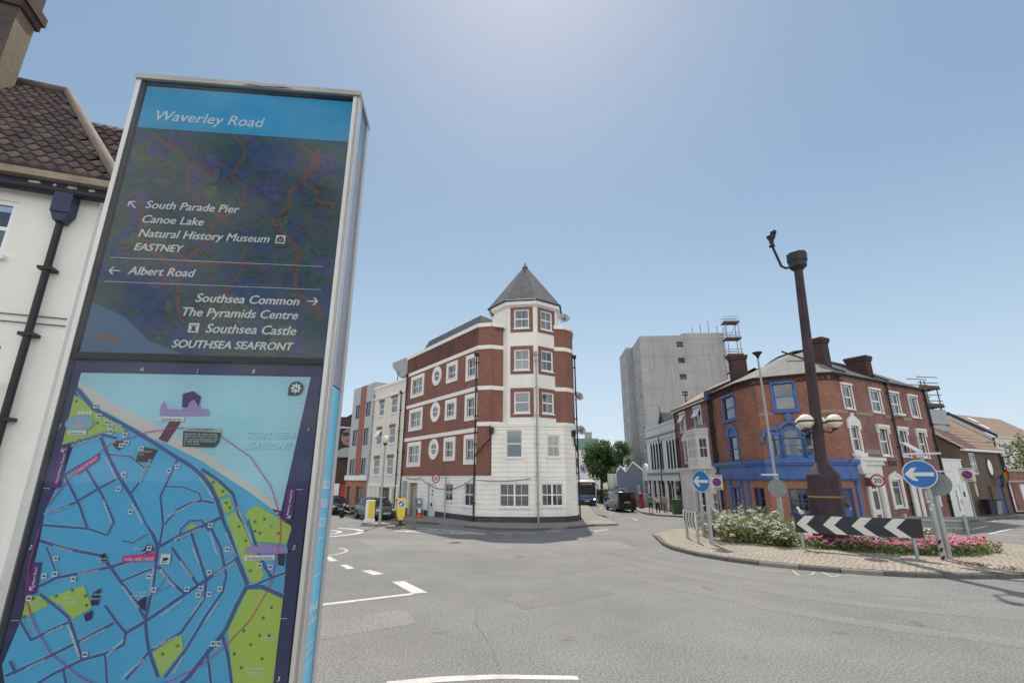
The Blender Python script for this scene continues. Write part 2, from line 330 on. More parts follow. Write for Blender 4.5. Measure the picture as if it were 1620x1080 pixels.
def window(root, fr, t0, t1, z0, z1, d=-.06, fm=None, bars=1, rail=.5, fw=.07, cur='net', sill=None, open_top=False, lights=1, name='window', hrails=(), gl=None):
    """sash window: frame > pane, curtain"""
    fm = fm or upvc; f = MB(fm)
    fr.box(f, t0, t1, z0, z0 + fw * 1.2, d - .05, d + .02); fr.box(f, t0, t1, z1 - fw, z1, d - .05, d + .02)
    fr.box(f, t0, t0 + fw, z0 + fw * 1.2, z1 - fw, d - .05, d + .02); fr.box(f, t1 - fw, t1, z0 + fw * 1.2, z1 - fw, d - .05, d + .02)
    zm = z0 + (z1 - z0) * rail if rail else None
    a0, a1 = t0 + fw, t1 - fw
    for k in range(1, lights):
        x = a0 + (a1 - a0) * k / lights; fr.box(f, x - fw * .7, x + fw * .7, z0 + fw, z1 - fw, d - .045, d + .015)
    if zm: fr.box(f, a0, a1, zm - fw * .45, zm + fw * .45, d - .04, d + .012)
    for L in range(lights):
        b0 = a0 + (a1 - a0) * L / lights; b1 = a0 + (a1 - a0) * (L + 1) / lights
        for k in range(1, bars + 1):
            x = b0 + (b1 - b0) * k / (bars + 1); fr.box(f, x - .014, x + .014, z0 + fw, z1 - fw, d - .03, d + .004)
    for h in hrails: zz = z0 + (z1 - z0) * h; fr.box(f, a0, a1, zz - .018, zz + .018, d - .03, d + .005)
    if sill: fr.box(f.use(sill), t0 - .06, t1 + .06, z0 - .07, z0, d - .02, .09); f.use(fm)
    if open_top:                      # top hung light pushed out
        o = Vector(fr.pt(a0, z1 - fw, d + .03)); w = a1 - a0; hh = (z1 - z0) * .42; n = Vector((fr.n[0], fr.n[1], 0)) * .38; dn = Vector((0, 0, -hh)) + n
        f.obox(o, (fr.u[0] * w, fr.u[1] * w, 0), dn, Vector((fr.n[0], fr.n[1], .3)) * .04)
    wo = f.build(name, root)
    p = MB(gl or glassm); fr.quad(p, a0, a1, z0 + fw, z1 - fw, d - .012); p.build('pane', wo)
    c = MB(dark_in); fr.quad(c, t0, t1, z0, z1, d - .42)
    w = a1 - a0; h = z1 - z0
    if cur == 'net': c.use(net); curt(c, fr, a0, a1, z0 + .02, z1 - .02, d - .13)
    elif cur == 'half': c.use(net); curt(c, fr, a0, a1, z0 + .02, z0 + h * .5, d - .12)
    elif cur == 'sides': c.use(net); curt(c, fr, a0, a0 + w * .3, z0, z1, d - .13); curt(c, fr, a1 - w * .27, a1, z0, z1, d - .13)
    elif cur == 'blind': c.use(blind); fr.quad(c, a0, a1, z0 + h * R.uniform(.25, .5), z1, d - .1)
    elif cur == 'one': c.use(net); curt(c, fr, a0, a0 + w * .45, z0, z1, d - .13)
    c.build('curtain', wo)
    return wo
def curt(mb, fr, t0, t1, z0, z1, d):
    n = max(4, int((t1 - t0) / .05)); pr = None
    for k in range(n + 1):
        t = t0 + (t1 - t0) * k / n; q = (t, d + .02 * math.sin(k * 1.7) + .008 * math.sin(k * .6))
        if pr: mb.poly([fr.pt(pr[0], z0, pr[1]), fr.pt(q[0], z0, q[1]), fr.pt(q[0], z1, q[1]), fr.pt(pr[0], z1, pr[1])], True)
        pr = q

def ring(mb, fr, tc, zc, a0, b0, a1, b1, d0, d1, n=28, full=True, ang=(0, 2 * math.pi)):
    """flat elliptical ring with thickness, from inner (a0,b0) to outer (a1,b1)"""
    k = n if full else n + 1; v = []
    for i in range(k):
        th = ang[0] + (ang[1] - ang[0]) * i / n; c, s_ = math.cos(th), math.sin(th)
        v += [fr.pt(tc + a0 * c, zc + b0 * s_, d0), fr.pt(tc + a1 * c, zc + b1 * s_, d0), fr.pt(tc + a1 * c, zc + b1 * s_, d1), fr.pt(tc + a0 * c, zc + b0 * s_, d1)]
    f = []
    for i in range(n):
        j = (i + 1) % k; b = 4 * i; e = 4 * j
        for q in range(4): f.append((b + q, e + q, e + (q + 1) % 4, b + (q + 1) % 4))
    mb.idx(v, f)
    if not full: mb.idx(v[:4], [(0, 1, 2, 3)]); mb.idx(v[-4:], [(3, 2, 1, 0)])
def ell(fr, tc, zc, a, b, d, n=28, ang=(0, 2 * math.pi)): return [fr.pt(tc + a * math.cos(ang[0] + (ang[1] - ang[0]) * i / n), zc + b * math.sin(ang[0] + (ang[1] - ang[0]) * i / n), d) for i in range(n if ang[1] - ang[0] > 6 else n + 1)]

def pipe(root, fr, t, z0, z1, d=.1, r=.05, m=None, hopper=True, name='drainpipe', foot=None):
    b = MB(m or black); fr.tube(b, [(t, z0, d), (t, z1, d)], r)
    z = z0 + 1.2
    while z < z1: fr.box(b, t - r * 1.7, t + r * 1.7, z, z + .06, .0, d + r * 1.2); z += 1.8
    if hopper: fr.box(b, t - .13, t + .13, z1, z1 + .22, .01, d + .12)
    return b.build(name, root)

_tc = {}
def text_tris(s, shear=0., bold=0.):
    k = (s, shear, bold)
    if k not in _tc:
        c = D.curves.new('lettering', 'FONT'); c.body = s; c.size = 1; c.shear = shear; c.offset = bold; c.resolution_u = 3
        o = D.objects.new('lettering', c); COL.objects.link(o); me = D.meshes.new_from_object(o)
        v = [(p.co.x, p.co.y) for p in me.vertices]; f = [tuple(p.vertices) for p in me.polygons]
        D.objects.remove(o); D.curves.remove(c); D.meshes.remove(me); _tc[k] = (v, f)
    return _tc[k]
def text(mb, s, o, u, v, width=None, cap=None, shear=0., bold=0., center=False):
    """lettering with its baseline start at o, reading along u, up along v; width or cap height in metres"""
    if bold:      # heavier strokes: the same letters again, a hair to either side and a hair forward
        uu, vv = Vector(u), Vector(v); nn = uu.cross(vv); ww = (cap / .72) if cap and not width else (width / max(.3, len(s) * .52) if width else cap)
        for q, (a, c) in enumerate(((-1, 0), (1, 0), (0, 1), (0, -1))): text(mb, s, Vector(o) + uu * (a * bold * ww) + vv * (c * bold * .6 * ww) + nn * (.00004 * (q + 1)), u, v, width, cap, shear, 0., center)
    vs, fs = text_tris(s, shear, 0.)
    if not vs: return
    x0 = min(p[0] for p in vs); x1 = max(p[0] for p in vs); o, u, v = Vector(o), Vector(u), Vector(v)
    sx = width / (x1 - x0) if width else cap / .72; sy = cap / .72 if cap else sx
    if center: o = o - u * (sx * (x1 - x0) / 2)
    mb.idx([o + u * ((p[0] - x0) * sx) + v * (p[1] * sy) for p in vs], fs)
def ftext(mb, fr, s, t, z, d, width=None, cap=None, shear=0., bold=0., center=False):
    text(mb, s, fr.pt(t, z, d), (fr.u[0], fr.u[1], 0), (0, 0, 1), width, cap, shear, bold, center)

def sstep(a, b, x): x = min(1, max(0, (x - a) / (b - a))); return x * x * (3 - 2 * x)
def zg(x, y): return -.6 * sstep(34, 49, y) * sstep(2, 7, x) - .2 * sstep(33, 44, y) * sstep(-3, -8, x)

# ---------------------------------------------------------------- the ground
def structure(mb, name):
    o = mb.build(name); o['kind'] = 'structure'; return o
xs = [-600, -300, -150, -80, -50] + [-40 + 2 * i for i in range(41)] + [50, 80, 150, 300, 600]
ys = [-400, -150, -60, -25, -10] + [-4 + 2 * i for i in range(40)] + [84, 100, 140, 220, 400, 900]
g = MB(asphalt); v = [(x, y, zg(x, y)) for y in ys for x in xs]; nx = len(xs)
g.idx(v, [(j * nx + i, j * nx + i + 1, (j + 1) * nx + i + 1, (j + 1) * nx + i) for j in range(len(ys) - 1) for i in range(nx - 1)], True)
structure(g, 'road')
def sheet(name, m, polys, z=.004):
    b = MB(m)
    for p in polys: b.poly([(x, y, zg(x, y) + z) for x, y in p])
    return structure(b, name)
def strip(name, L, Rr, h=.12, top=paving, side=kerb_m, kw=.14, kerb_left=True):
    """raised pavement between its kerb line L and the line Rr behind it"""
    b = MB(top); k = MB(side)
    for i in range(len(L) - 1):
        a0, a1, b0, b1 = L[i], L[i + 1], Rr[i], Rr[i + 1]
        def inn(p, q):
            dx, dy = q[0] - p[0], q[1] - p[1]; l = math.hypot(dx, dy) or 1; return (p[0] + dx / l * kw, p[1] + dy / l * kw)
        c0, c1 = inn(a0, b0), inn(a1, b1)
        Z = lambda p, e=0: (p[0], p[1], zg(*p) + h + e)
        b.poly([Z(c0), Z(c1), Z(b1), Z(b0)])
        n = max(1, int(math.hypot(a1[0] - a0[0], a1[1] - a0[1]) / .9))
        for q in range(n):
            ml = lambda p, r, f: (p[0] + (r[0] - p[0]) * f, p[1] + (r[1] - p[1]) * f)
            k.use(kerb_p if R.random() < .25 else side)
            p0, p1, q0, q1 = ml(a0, a1, q / n), ml(a0, a1, (q + .985) / n), ml(c0, c1, q / n), ml(c0, c1, (q + .985) / n)
            k.poly([Z(p0, .003), Z(p1, .003), Z(q1, .003), Z(q0, .003)]); k.poly([(p0[0], p0[1], zg(*p0) - .05), (p1[0], p1[1], zg(*p1) - .05), Z(p1, .003), Z(p0, .003)])
    structure(b, name); structure(k, 'kerb')
# pavement round the corner block
strip('pavement', [(-12.6, 40.6), (-6.77, 32.46), (-4.43, 30.77), (-1.13, 27.72), (1.08, 27.40), (3.09, 28.38), (4.91, 29.99), (6.3, 30.3), (6.5, 31.5), (6.6, 34), (7.4, 44), (9.2, 60), (11, 90)],
      [(-10.2, 42.4), (-8.4, 40), (-5.2, 35.5), (-2.0, 31.8), (0, 31.4), (2, 31.4), (3.6, 32), (4.2, 32.6), (4.4, 33.4), (4.6, 36), (5.4, 46), (7.2, 62), (9, 92)])
# pavement of the street on the right and in front of the pub
strip('pavement', [(17.5, 90), (15.6, 75), (13.4, 57), (12.7, 50), (12.5, 44), (12.4, 39), (12.6, 35.5), (13.3, 32.2), (15, 29.3), (17.5, 27.6), (20, 27.4), (23, 28.7), (29.63, 32.69), (37.39, 37.07), (52, 45)],
      [(21, 90), (19, 75), (16, 58.5), (16, 51), (16, 45), (16, 39), (16, 35.5), (16, 33), (16.3, 31.4), (18.4, 30), (19.9, 29.8), (22, 30.7), (31, 35.8), (40, 41), (51, 48)])
# pavements far left, and the one the camera stands on
strip('pavement', [(-60, 33), (-30, 44), (-20.5, 51.5), (-19, 53.5), (-25, 70)], [(-60, 40), (-32, 49), (-23, 55), (-21, 56), (-27, 72)])
strip('pavement', [(60, 5.6), (20, 5.9), (6, 6.4), (-1.6, 6.7), (-6.6, 6.4), (-9, 10), (-22, 30), (-40, 36)], [(60, -6), (20, -6), (6, -6), (-1.6, -6), (-7.6, 1), (-11, 8.5), (-25, 29), (-42, 32)])
# surface repairs and worn strips
sheet('road_patch', asphalt_new, [[(-0.18, 12.55), (1.51, 13.93), (2.63, 13.07), (0.27, 11.54)]], .003)
sheet('road_patch', asphalt_pale, [[(-3.79, 10.56), (-2.35, 11.64), (-1.84, 10.56), (-3.38, 9.53)]], .003)
sheet('road_patch', asphalt_new, [[(-1.33, 15.77), (3.33, 18.21), (4.24, 17.44), (0.90, 14.92)]], .0025)
sheet('road_patch', asphalt_pale, [[(-7.37, 23.97), (4.82, 23.05), (5.06, 20.68), (-5.22, 20.34)]], .002)
b = MB(asphalt_new)
pts = [(-0.77, 12.02), (-0.72, 10.56), (-0.35, 9.26), (-0.19, 8.15)]
for i in range(3):
    p, q = Vector(pts[i] + (.005,)), Vector(pts[i + 1] + (.005,)); n = (q - p).cross(Vector((0, 0, 1))).normalized() * .018
    b.poly([p - n, q - n, q + n, p + n])
structure(b, 'road_seam')
# drain covers, gully grates, oil drips
def cover(name, x, y, r, m):
    b = MB(m); b.poly([(x + r * math.cos(6.283 * k / 20), y + r * math.sin(6.283 * k / 20), zg(x, y) + .005) for k in range(20)]); b.use(black)
    for k in range(-2, 3): b.poly([(x - r * .6, y + k * r * .3 - .02, zg(x, y) + .007), (x + r * .6, y + k * r * .3 - .02, zg(x, y) + .007), (x + r * .6, y + k * r * .3 + .02, zg(x, y) + .007), (x - r * .6, y + k * r * .3 + .02, zg(x, y) + .007)])
    structure(b, name)
iron = mat('cover_iron', (.10, .095, .09), .7, .25, 9, grain=.3, gs=60)
cover('drain_cover', *(-2.50, 22.61), .3, iron)
oil = mat('oil_stain', (.14, .132, .122), .75, .2, 4, grain=.5, gs=42)
def splat(x, y, r, sq, an, seed):
    q = random.Random(seed); ph = [q.uniform(0, 6.28) for _ in range(4)]; o = []
    for k in range(26):
        t = 6.283 * k / 26; rr = r * (1 + .25 * math.sin(2 * t + ph[0]) + .18 * math.sin(3 * t + ph[1]) + .12 * math.sin(5 * t + ph[2]) + .08 * math.sin(9 * t + ph[3])); a, c = rr * math.cos(t), rr * sq * math.sin(t); o.append((x + a * math.cos(an) - c * math.sin(an), y + a * math.sin(an) + c * math.cos(an)))
    return o
for i, (p, r) in enumerate((((1.01, 9.60), .16), ((5.07, 13.63), .2), ((6.07, 9.96), .12), ((-1.28, 9.96), .1), ((7.96, 10.56), .17), ((0.23, 18.77), .3), ((3.71, 8.67), .07), ((-2.51, 8.67), .06), ((3.62, 15.77), .22))): sheet('oil_stain', oil, [splat(p[0], p[1], r, .6, .4 + i, i)], .0032)
trk = mat('tyre_track', (.198, .19, .178), .85, .1, .4, bump=.4, bs=130, grain=.75, gs=26)
b = MB(trk)
def rag2(pts, w, seed):
    q = random.Random(seed); P = []; n = 60
    for i in range(n + 1):
        f = i / n * (len(pts) - 1); k = min(int(f), len(pts) - 2); t = f - k; p0 = pts[max(k - 1, 0)]; p1 = pts[k]; p2 = pts[k + 1]; p3 = pts[min(k + 2, len(pts) - 1)]
        P.append(Vector([.5 * (2 * p1[j] + (p2[j] - p0[j]) * t + (2 * p0[j] - 5 * p1[j] + 4 * p2[j] - p3[j]) * t * t + (3 * p1[j] - p0[j] - 3 * p2[j] + p3[j]) * t ** 3) for j in (0, 1)]))
    L = []; Q = []; e = 0
    for i, p in enumerate(P):
        t = (P[min(i + 1, n)] - P[max(i - 1, 0)]).normalized(); nn = Vector((-t.y, t.x)); L.append(p + nn * w / 2 * q.uniform(.7, 1.2)); Q.append(p - nn * w / 2 * q.uniform(.7, 1.2))
    for i in range(n): b.poly([(a.x, a.y, zg(a.x, a.y) + .0024) for a in (Q[i], Q[i + 1], L[i + 1], L[i])])
for off, sd in ((1.4, 1), (3.0, 2), (4.9, 3)): rag2([(6.4 - off * .9, 31), (4.6 - off, 24.5), (5.8 - off * .8, 18.5), (9.0 - off * .45, 14.8 - off * .85), (14 - off * .1, 13.2 - off), (20, 13.0 - off), (30, 14 - off)], .55, sd)
structure(b, 'tyre_tracks')
# painted markings
mk = [[(-3.30, 14.42), (-2.45, 13.05), (-2.09, 13.13), (-2.99, 14.53)],
      [(-4.63, 16.06), (-4.06, 15.35), (-3.81, 15.58), (-4.39, 16.15)], [(-5.63, 17.04), (-5.12, 16.29), (-4.96, 16.45), (-5.44, 17.12)], [(-6.69, 18.63), (-6.23, 17.76), (-5.99, 17.88), (-6.60, 18.77)], [(-7.72, 20.17), (-7.26, 19.30), (-7.02, 19.43), (-7.59, 20.27)]]
sheet('road_marking', line_w, mk)
sheet('road_marking', line_w, [[(-5.31, 11.49), (-5.22, 11.31), (-2.43, 12.93), (-2.46, 13.09)]])
sheet('road_marking', line_w, [[(-1.65, 7.59), (-0.97, 7.74), (-0.18, 7.84), (-0.24, 8.00), (-1.09, 7.92), (-1.77, 7.74)], [(-0.18, 7.84), (0.95, 7.81), (0.94, 7.95), (-0.24, 8.00)]])
def ribbon2(b, pts, w, z=.004):
    P = [Vector((x, y)) for x, y in pts]; L = []; Q = []
    for i, p in enumerate(P):
        t = (P[min(i + 1, len(P) - 1)] - P[max(i - 1, 0)]).normalized(); n = Vector((-t.y, t.x)) * w / 2; L.append(p + n); Q.append(p - n)
    for i in range(len(P) - 1):
        b.poly([(a.x, a.y, zg(a.x, a.y) + z) for a in (Q[i], Q[i + 1], L[i + 1], L[i])])
def arcpts(c, a, b_, s, e, n=14, rot=0):
    o = []
    for i in range(n + 1):
        t = rad(s + (e - s) * i / n); x, y = a * math.cos(t), b_ * math.sin(t); cr, sr = math.cos(rad(rot)), math.sin(rad(rot)); o.append((c[0] + x * cr - y * sr, c[1] + x * sr + y * cr))
    return o
b = MB(line_w)
c = (-10.20, 26.63)
ribbon2(b, arcpts(c, 2.3, 2.2, -80, 80), .3); ribbon2(b, arcpts(c, 1.2, 1.1, -80, 80), .22)
structure(b, 'road_marking')
b = MB(line_y); ribbon2(b, arcpts((-7.22, 19.84), .8, 1.1, -75, 75), .12); structure(b, 'road_marking')
# hatched tip beyond the keep left island
b = MB(line_w); p = (-6.35, 27.56); q = (-1.34, 25.94); r_ = (-5.50, 29.04)
ribbon2(b, [p, (-3.57, 26.28), q], .2); ribbon2(b, [r_, (-3.08, 27.68), q], .2, .0042)
for f in (.2, .45, .7):
    m0 = (p[0] + (q[0] - p[0]) * (f - .08), p[1] + (q[1] - p[1]) * (f - .08)); m1 = (r_[0] + (q[0] - r_[0]) * (f + .14), r_[1] + (q[1] - r_[1]) * (f + .14)); ribbon2(b, [m0, m1], .3, .0046)
structure(b, 'road_marking')
b = MB(line_w)
for s, e in (((-0.91, 26.28), (-0.13, 26.22)), ((0.46, 26.46), (1.25, 26.57)), ((1.80, 26.99), (2.64, 27.43)), ((4.38, 27.24), (5.30, 28.21))): ribbon2(b, [s, e], .16)
for k in range(9):                                  # centre line of the street
    y = 34 + k * 4.6; x = 8.4 + (y - 34) * .075; ribbon2(b, [(x, y), (x + .12, y + 1.8)], .12, .006)
ribbon2(b, [(25.15, 25.31), (24.27, 26.05)], .14); ribbon2(b, [(24.33, 26.11), (27.91, 28.55)], .14, .0045); ribbon2(b, [(25.50, 28.31), (28.13, 30.18)], .14); ribbon2(b, [(28.83, 29.25), (32.10, 31.18)], .14); ribbon2(b, [(31.52, 33.38), (37.25, 36.49)], .12)
structure(b, 'road_marking')
# faint utility spray marks by the island kerb
b = MB(line_y)
for s, e in (((7.65, 16.40), (8.25, 15.87)), ((8.64, 16.08), (8.38, 15.29)), ((8.77, 15.38), (9.13, 15.77)), ((9.39, 15.82), (9.24, 15.10)), ((9.24, 15.10), (9.66, 15.38)), ((9.94, 15.57), (10.12, 15.19))): ribbon2(b, [s, e], .05)
structure(b, 'road_marking')
# ---------------------------------------------------------------- roundabout island
isl = [(6.57, 23.05), (6.34, 21.80), (6.32, 20.51), (6.69, 18.92), (7.34, 17.75), (8.03, 16.96), (8.94, 16.23), (9.85, 15.67), (10.85, 15.24), (11.59, 15.01), (13.01, 14.79), (14.57, 14.92), (18.2, 15.6), (20.6, 17.2), (21.9, 19.0), (20.88, 21.04), (20.30, 22.00), (21.52, 24.21), (20.6, 25.5), (18.6, 28.0), (15.5, 29.0), (11.6, 28.6), (8.6, 27.2), (6.9, 25.2)]
def inset(poly, w):
    cx = sum(p[0] for p in poly) / len(poly); cy = sum(p[1] for p in poly) / len(poly); o = []
    for x, y in poly:
        l = math.hypot(cx - x, cy - y); o.append((x + (cx - x) / l * w, y + (cy - y) / l * w))
    return o
def dens(poly, step=.95):
    o = []
    for i in range(len(poly)):
        a, b_ = poly[i], poly[(i + 1) % len(poly)]; n = max(1, round(math.hypot(b_[0] - a[0], b_[1] - a[1]) / step))
        o += [(a[0] + (b_[0] - a[0]) * k / n, a[1] + (b_[1] - a[1]) * k / n) for k in range(n)]
    return o
isd = dens(isl); isi = inset(isd, .16); top = MB(setts)
icx, icy = 13.8, 21.8
rings = [isi] + [[(x + (icx - x) * f, y + (icy - y) * f) for x, y in isi] for f in (.12, .3, .6)]
hz = [.135, .16, .2, .24]; n = len(isi)
v = [(x, y, hz[k]) for k, rg in enumerate(rings) for x, y in rg] + [(icx, icy, .26)]
top.idx(v, [(k * n + i, k * n + (i + 1) % n, (k + 1) * n + (i + 1) % n, (k + 1) * n + i) for k in range(3) for i in range(n)] + [(3 * n + i, 3 * n + (i + 1) % n, 4 * n) for i in range(n)])
structure(top, 'traffic_island')
k = MB(kerb_m)
for i in range(n):
    j = (i + 1) % n; k.use(kerb_p if R.random() < .22 else kerb_m); a, b_, c_, d_ = isd[i], isd[j], isi[j], isi[i]
    e = .012; L = lambda p, q: (p[0] + (q[0] - p[0]) * e, p[1] + (q[1] - p[1]) * e); a, b2, c2, d_ = L(a, b_), L(b_, a), L(c_, d_), L(d_, c_)
    z0, z1 = -.05, .13 + R.uniform(-.008, .006)
    k.idx([(a[0], a[1], z0), (b2[0], b2[1], z0), (b2[0], b2[1], z1 - .025), (a[0], a[1], z1 - .025), (c2[0], c2[1], z1), (d_[0], d_[1], z1), (a[0] + (d_[0] - a[0]) * .15, a[1] + (d_[1] - a[1]) * .15, z1), (b2[0] + (c2[0] - b2[0]) * .15, b2[1] + (c2[1] - b2[1]) * .15, z1)],
          [(0, 1, 2, 3), (3, 2, 7, 6), (6, 7, 4, 5), (0, 3, 6, 5), (1, 4, 7, 2)])
structure(k, 'kerb')

# ---------------------------------------------------------------- corner block with the turret
fl = thing('corner_block', 'four storey red brick corner block with white boarded base and slate pointed turret', 'building', (0, 33, 0))
PA = (-2.3, 31.6); u36 = (math.sin(rad(-35.6)), math.cos(rad(-35.6)))
PE = (PA[0] + u36[0] * 11.95, PA[1] + u36[1] * 11.95)
FL = Fr(PE, PA); LL = FL.L                                     # left facade, t = 11.95 - distance from the corner
S = [PA, (-1.3, 31.2), (1.4, 30.95), (3.4, 31.4), (4.15, 32.2), (4.35, 33.2)]
SF = [Fr(S[i], S[i + 1]) for i in range(5)]
RF = Fr((4.35, 33.2), az=4.5)
rows = [(9.17, 11.0), (6.42, 8.22), (3.57, 5.5)]
T = lambda a: LL - a
win_l = []; ops = []; cl_ops = []
for i, (za, zb) in enumerate(rows):
    ops.append((T(10.55), T(8.6), za + .28, zb - .3))
    win_l.append((T(10.82), T(8.32), za, zb, 2, i)); ops.append((T(4.17), T(3.07), za + (.52 if i < 2 else .6), zb - .28)); win_l.append((T(4.45), T(2.79), za + .3, zb, 1, i))
    ops.append((T(1.3), T(.27), za + .25, zb - .3)); win_l.append((T(1.57), T(.02), za, zb, 1, i))
br = MB(brick_r); wall(br, FL, 0, LL, 2.81, 11.3, ops, .16); br.use(brick_rs); wall(br, FL, 0, LL, 11.3, 12.75, [], .16); br.use(brick_r)
ovz = [10.35, 7.56, 4.79]
for i in (0, 1): wall(br, Fr([PA, (-1.4, 31.38)][i], [(-1.4, 31.38), (-.55, 31.75)][i]), 0, 1.0 if i == 0 else .93, 2.81, 12.75)
for a, b_ in (((2.9, 32.0), (3.65, 32.1)), ((3.65, 32.1), (4.12, 32.55)), ((4.12, 32.55), (4.35, 33.2))): f = Fr(a, b_); wall(br, f, 0, f.L, 2.81, 12.75)
wall(br, RF, 0, 16, 0.0, 12.75)
bk = Fr((RF.p[0] + RF.u[0] * 16, RF.p[1] + RF.u[1] * 16), PE); wall(br, bk, 0, bk.L, 0, 12.75)
br.build('brick_wall', fl)
# ground and first floor boards
b = MB(clap)
gops = [(T(10.2), T(8.6), .0, 2.36), (T(6.55), T(5.5), .0, 2.3), (T(4.2), T(2.95), 1.19, 2.37), (T(1.4), T(.16), .97, 2.43)]
wall(b, FL, 0, LL, .0, 2.81, gops, .14, lap=.29)
fops = [[], [(.52, 2.4, .98, 2.41), (.93, 1.96, 3.95, 5.70)], [(.42, 1.85, 1.02, 2.41), (.85, 1.7, 3.99, 5.38)], [], []]
for i, f in enumerate(SF): wall(b, f, 0, f.L, .0, 2.81, [o for o in fops[i] if o[3] < 3], .14, lap=.29)
for i in range(1, 4): wall(b, SF[i], 0, SF[i].L, 2.81, 6.03, [o for o in fops[i] if o[3] > 3], .14, lap=.29)
cap = [S[1], S[2], S[3], S[4], (3.4, 32.6), (-.4, 32.2)]
b.use(white).poly([(x, y, 6.035) for x, y in cap])
b.build('boarded_wall', fl)
tr = MB(white)
for i in range(1, 4): SF[i].box(tr, -.02, SF[i].L + .02, 5.9, 6.06, -.02, .06)
for i in range(5): SF[i].box(tr, 0, SF[i].L, 2.78, 2.86, .0, .045)
FL.box(tr, 0, LL, 2.78, 2.86, 0, .045)
tr.build('trim_board', fl)
for a_, c_ in ((0, T(10.25)), (T(8.55), T(6.6))): pb = MB(plinth_m); FL.box(pb, a_, c_, -.3, .45, -.05, .035); pb.build('plinth', fl)
pb = MB(plinth_m); FL.box(pb, T(5.45), LL, -.3, .45, -.05, .035)
for f in SF: f.box(pb, 0, f.L, -.3, .45, -.05, .035)
RF.box(pb, 0, 16, -.3, .45, -.05, .035)
pb.build('plinth', fl)
# white bands and coping
bd = MB(render_w)
for z in (11.17, 8.36, 5.63):
    FL.box(bd, 0, LL, z, z + .27, -.01, .05)
    for a, b_ in ((PA, (-1.4, 31.38)), ((-1.4, 31.38), (-.55, 31.75)), ((2.9, 32.0), (3.65, 32.1)), ((3.65, 32.1), (4.12, 32.55)), ((4.12, 32.55), (4.35, 33.2))): f = Fr(a, b_); f.box(bd, 0, f.L, z + (.35 if z < 6 else 0), z + .27 + (.35 if z < 6 else 0), -.01, .05)
    RF.box(bd, 0, 16, z, z + .27, -.01, .05)
bd.build('string_course', fl)
cp = MB(render_w); FL.box(cp, -.02, LL, 12.75, 13.02, -.3, .1)
for a, b_ in ((PA, (-1.4, 31.38)), ((-1.4, 31.38), (-.55, 31.75)), ((2.9, 32.0), (3.65, 32.1)), ((3.65, 32.1), (4.12, 32.55)), ((4.12, 32.55), (4.35, 33.2))): f = Fr(a, b_); f.box(cp, 0, f.L, 12.75, 13.02, -.25, .1)
RF.box(cp, 0, 16, 12.75, 13.02, -.3, .1)
cp.build('coping', fl)
# flat roof and slate mansard behind the parapet
rf = MB(lead); rf.poly([(x, y, 12.6) for x, y in (PE, PA, (-1.4, 31.4), (2, 31.6), (4.1, 32.6), (4.35, 33.2), (bk.p[0], bk.p[1]))]); rf.build('flat_roof', fl)
ms = MB(slate); bt = [FL.pt(.6, 12.6, -.6), FL.pt(LL - .6, 12.6, -.6), FL.pt(LL - 1.6, 12.6, -4.5), FL.pt(.9, 12.6, -6)]
tp = [FL.pt(1.0, 14.55, -1.5), FL.pt(LL - 2.2, 14.55, -1.5), FL.pt(LL - 2.9, 14.55, -4), FL.pt(1.3, 14.55, -5.4)]
for i in range(4): ms.poly([bt[i], bt[(i + 1) % 4], tp[(i + 1) % 4], tp[i]])
ms.use(lead).poly(tp); ms.build('mansard_roof', fl)
# left facade windows with their white surrounds
cs = ['net', 'blind', 'sides', 'net', 'half', 'one']
for n, (a, b_, za, zb, L, i) in enumerate(win_l):
    e = .27; sl_ = .25
    wd = window(fl, FL, a + e, b_ - .27, za + (.28 if L == 2 else (.22 if b_ < T(2) else .25)), zb - .3, -.08, bars=1 if L == 2 else 1, rail=.5, lights=L, cur=cs[n % 6], fw=.06)
    s_ = MB(render_w); FL.box(s_, a, a + e, za, zb, 0, .06); FL.box(s_, b_ - e, b_, za, zb, 0, .06); FL.box(s_, a + e, b_ - e, zb - .3, zb, 0, .06); FL.box(s_, a + e, b_ - e, za, za + .25, 0, .06)
    FL.box(s_, a + e - .05, b_ - e + .05, za + .25, za + .3, 0, .11); s_.build('surround', wd)
for i, z in enumerate(ovz):                      # oval lights
    tc = T(6.07)
    s_ = MB(render_w); ring(s_, FL, tc, z, .5, .46, .78, .76, 0, .06); s_.use(upvc); ring(s_, FL, tc, z, .43, .39, .505, .465, 0.005, .03); FL.box(s_, tc - .45, tc + .45, z - .02, z + .035, .01, .035); FL.box(s_, tc - .02, tc + .02, z + .03, z + .4, .01, .03)
    wd = s_.build('window', fl)
    p = MB(dark_in); p.poly(ell(FL, tc, z, .46, .42, .004)); p.use(net); p.poly(ell(FL, tc, z - .02, .40, .36, .006, ang=(math.pi, 2 * math.pi))); p.build('curtain', wd)
    p = MB(glassm); p.poly(ell(FL, tc, z, .46, .42, .012)); p.build('pane', wd)
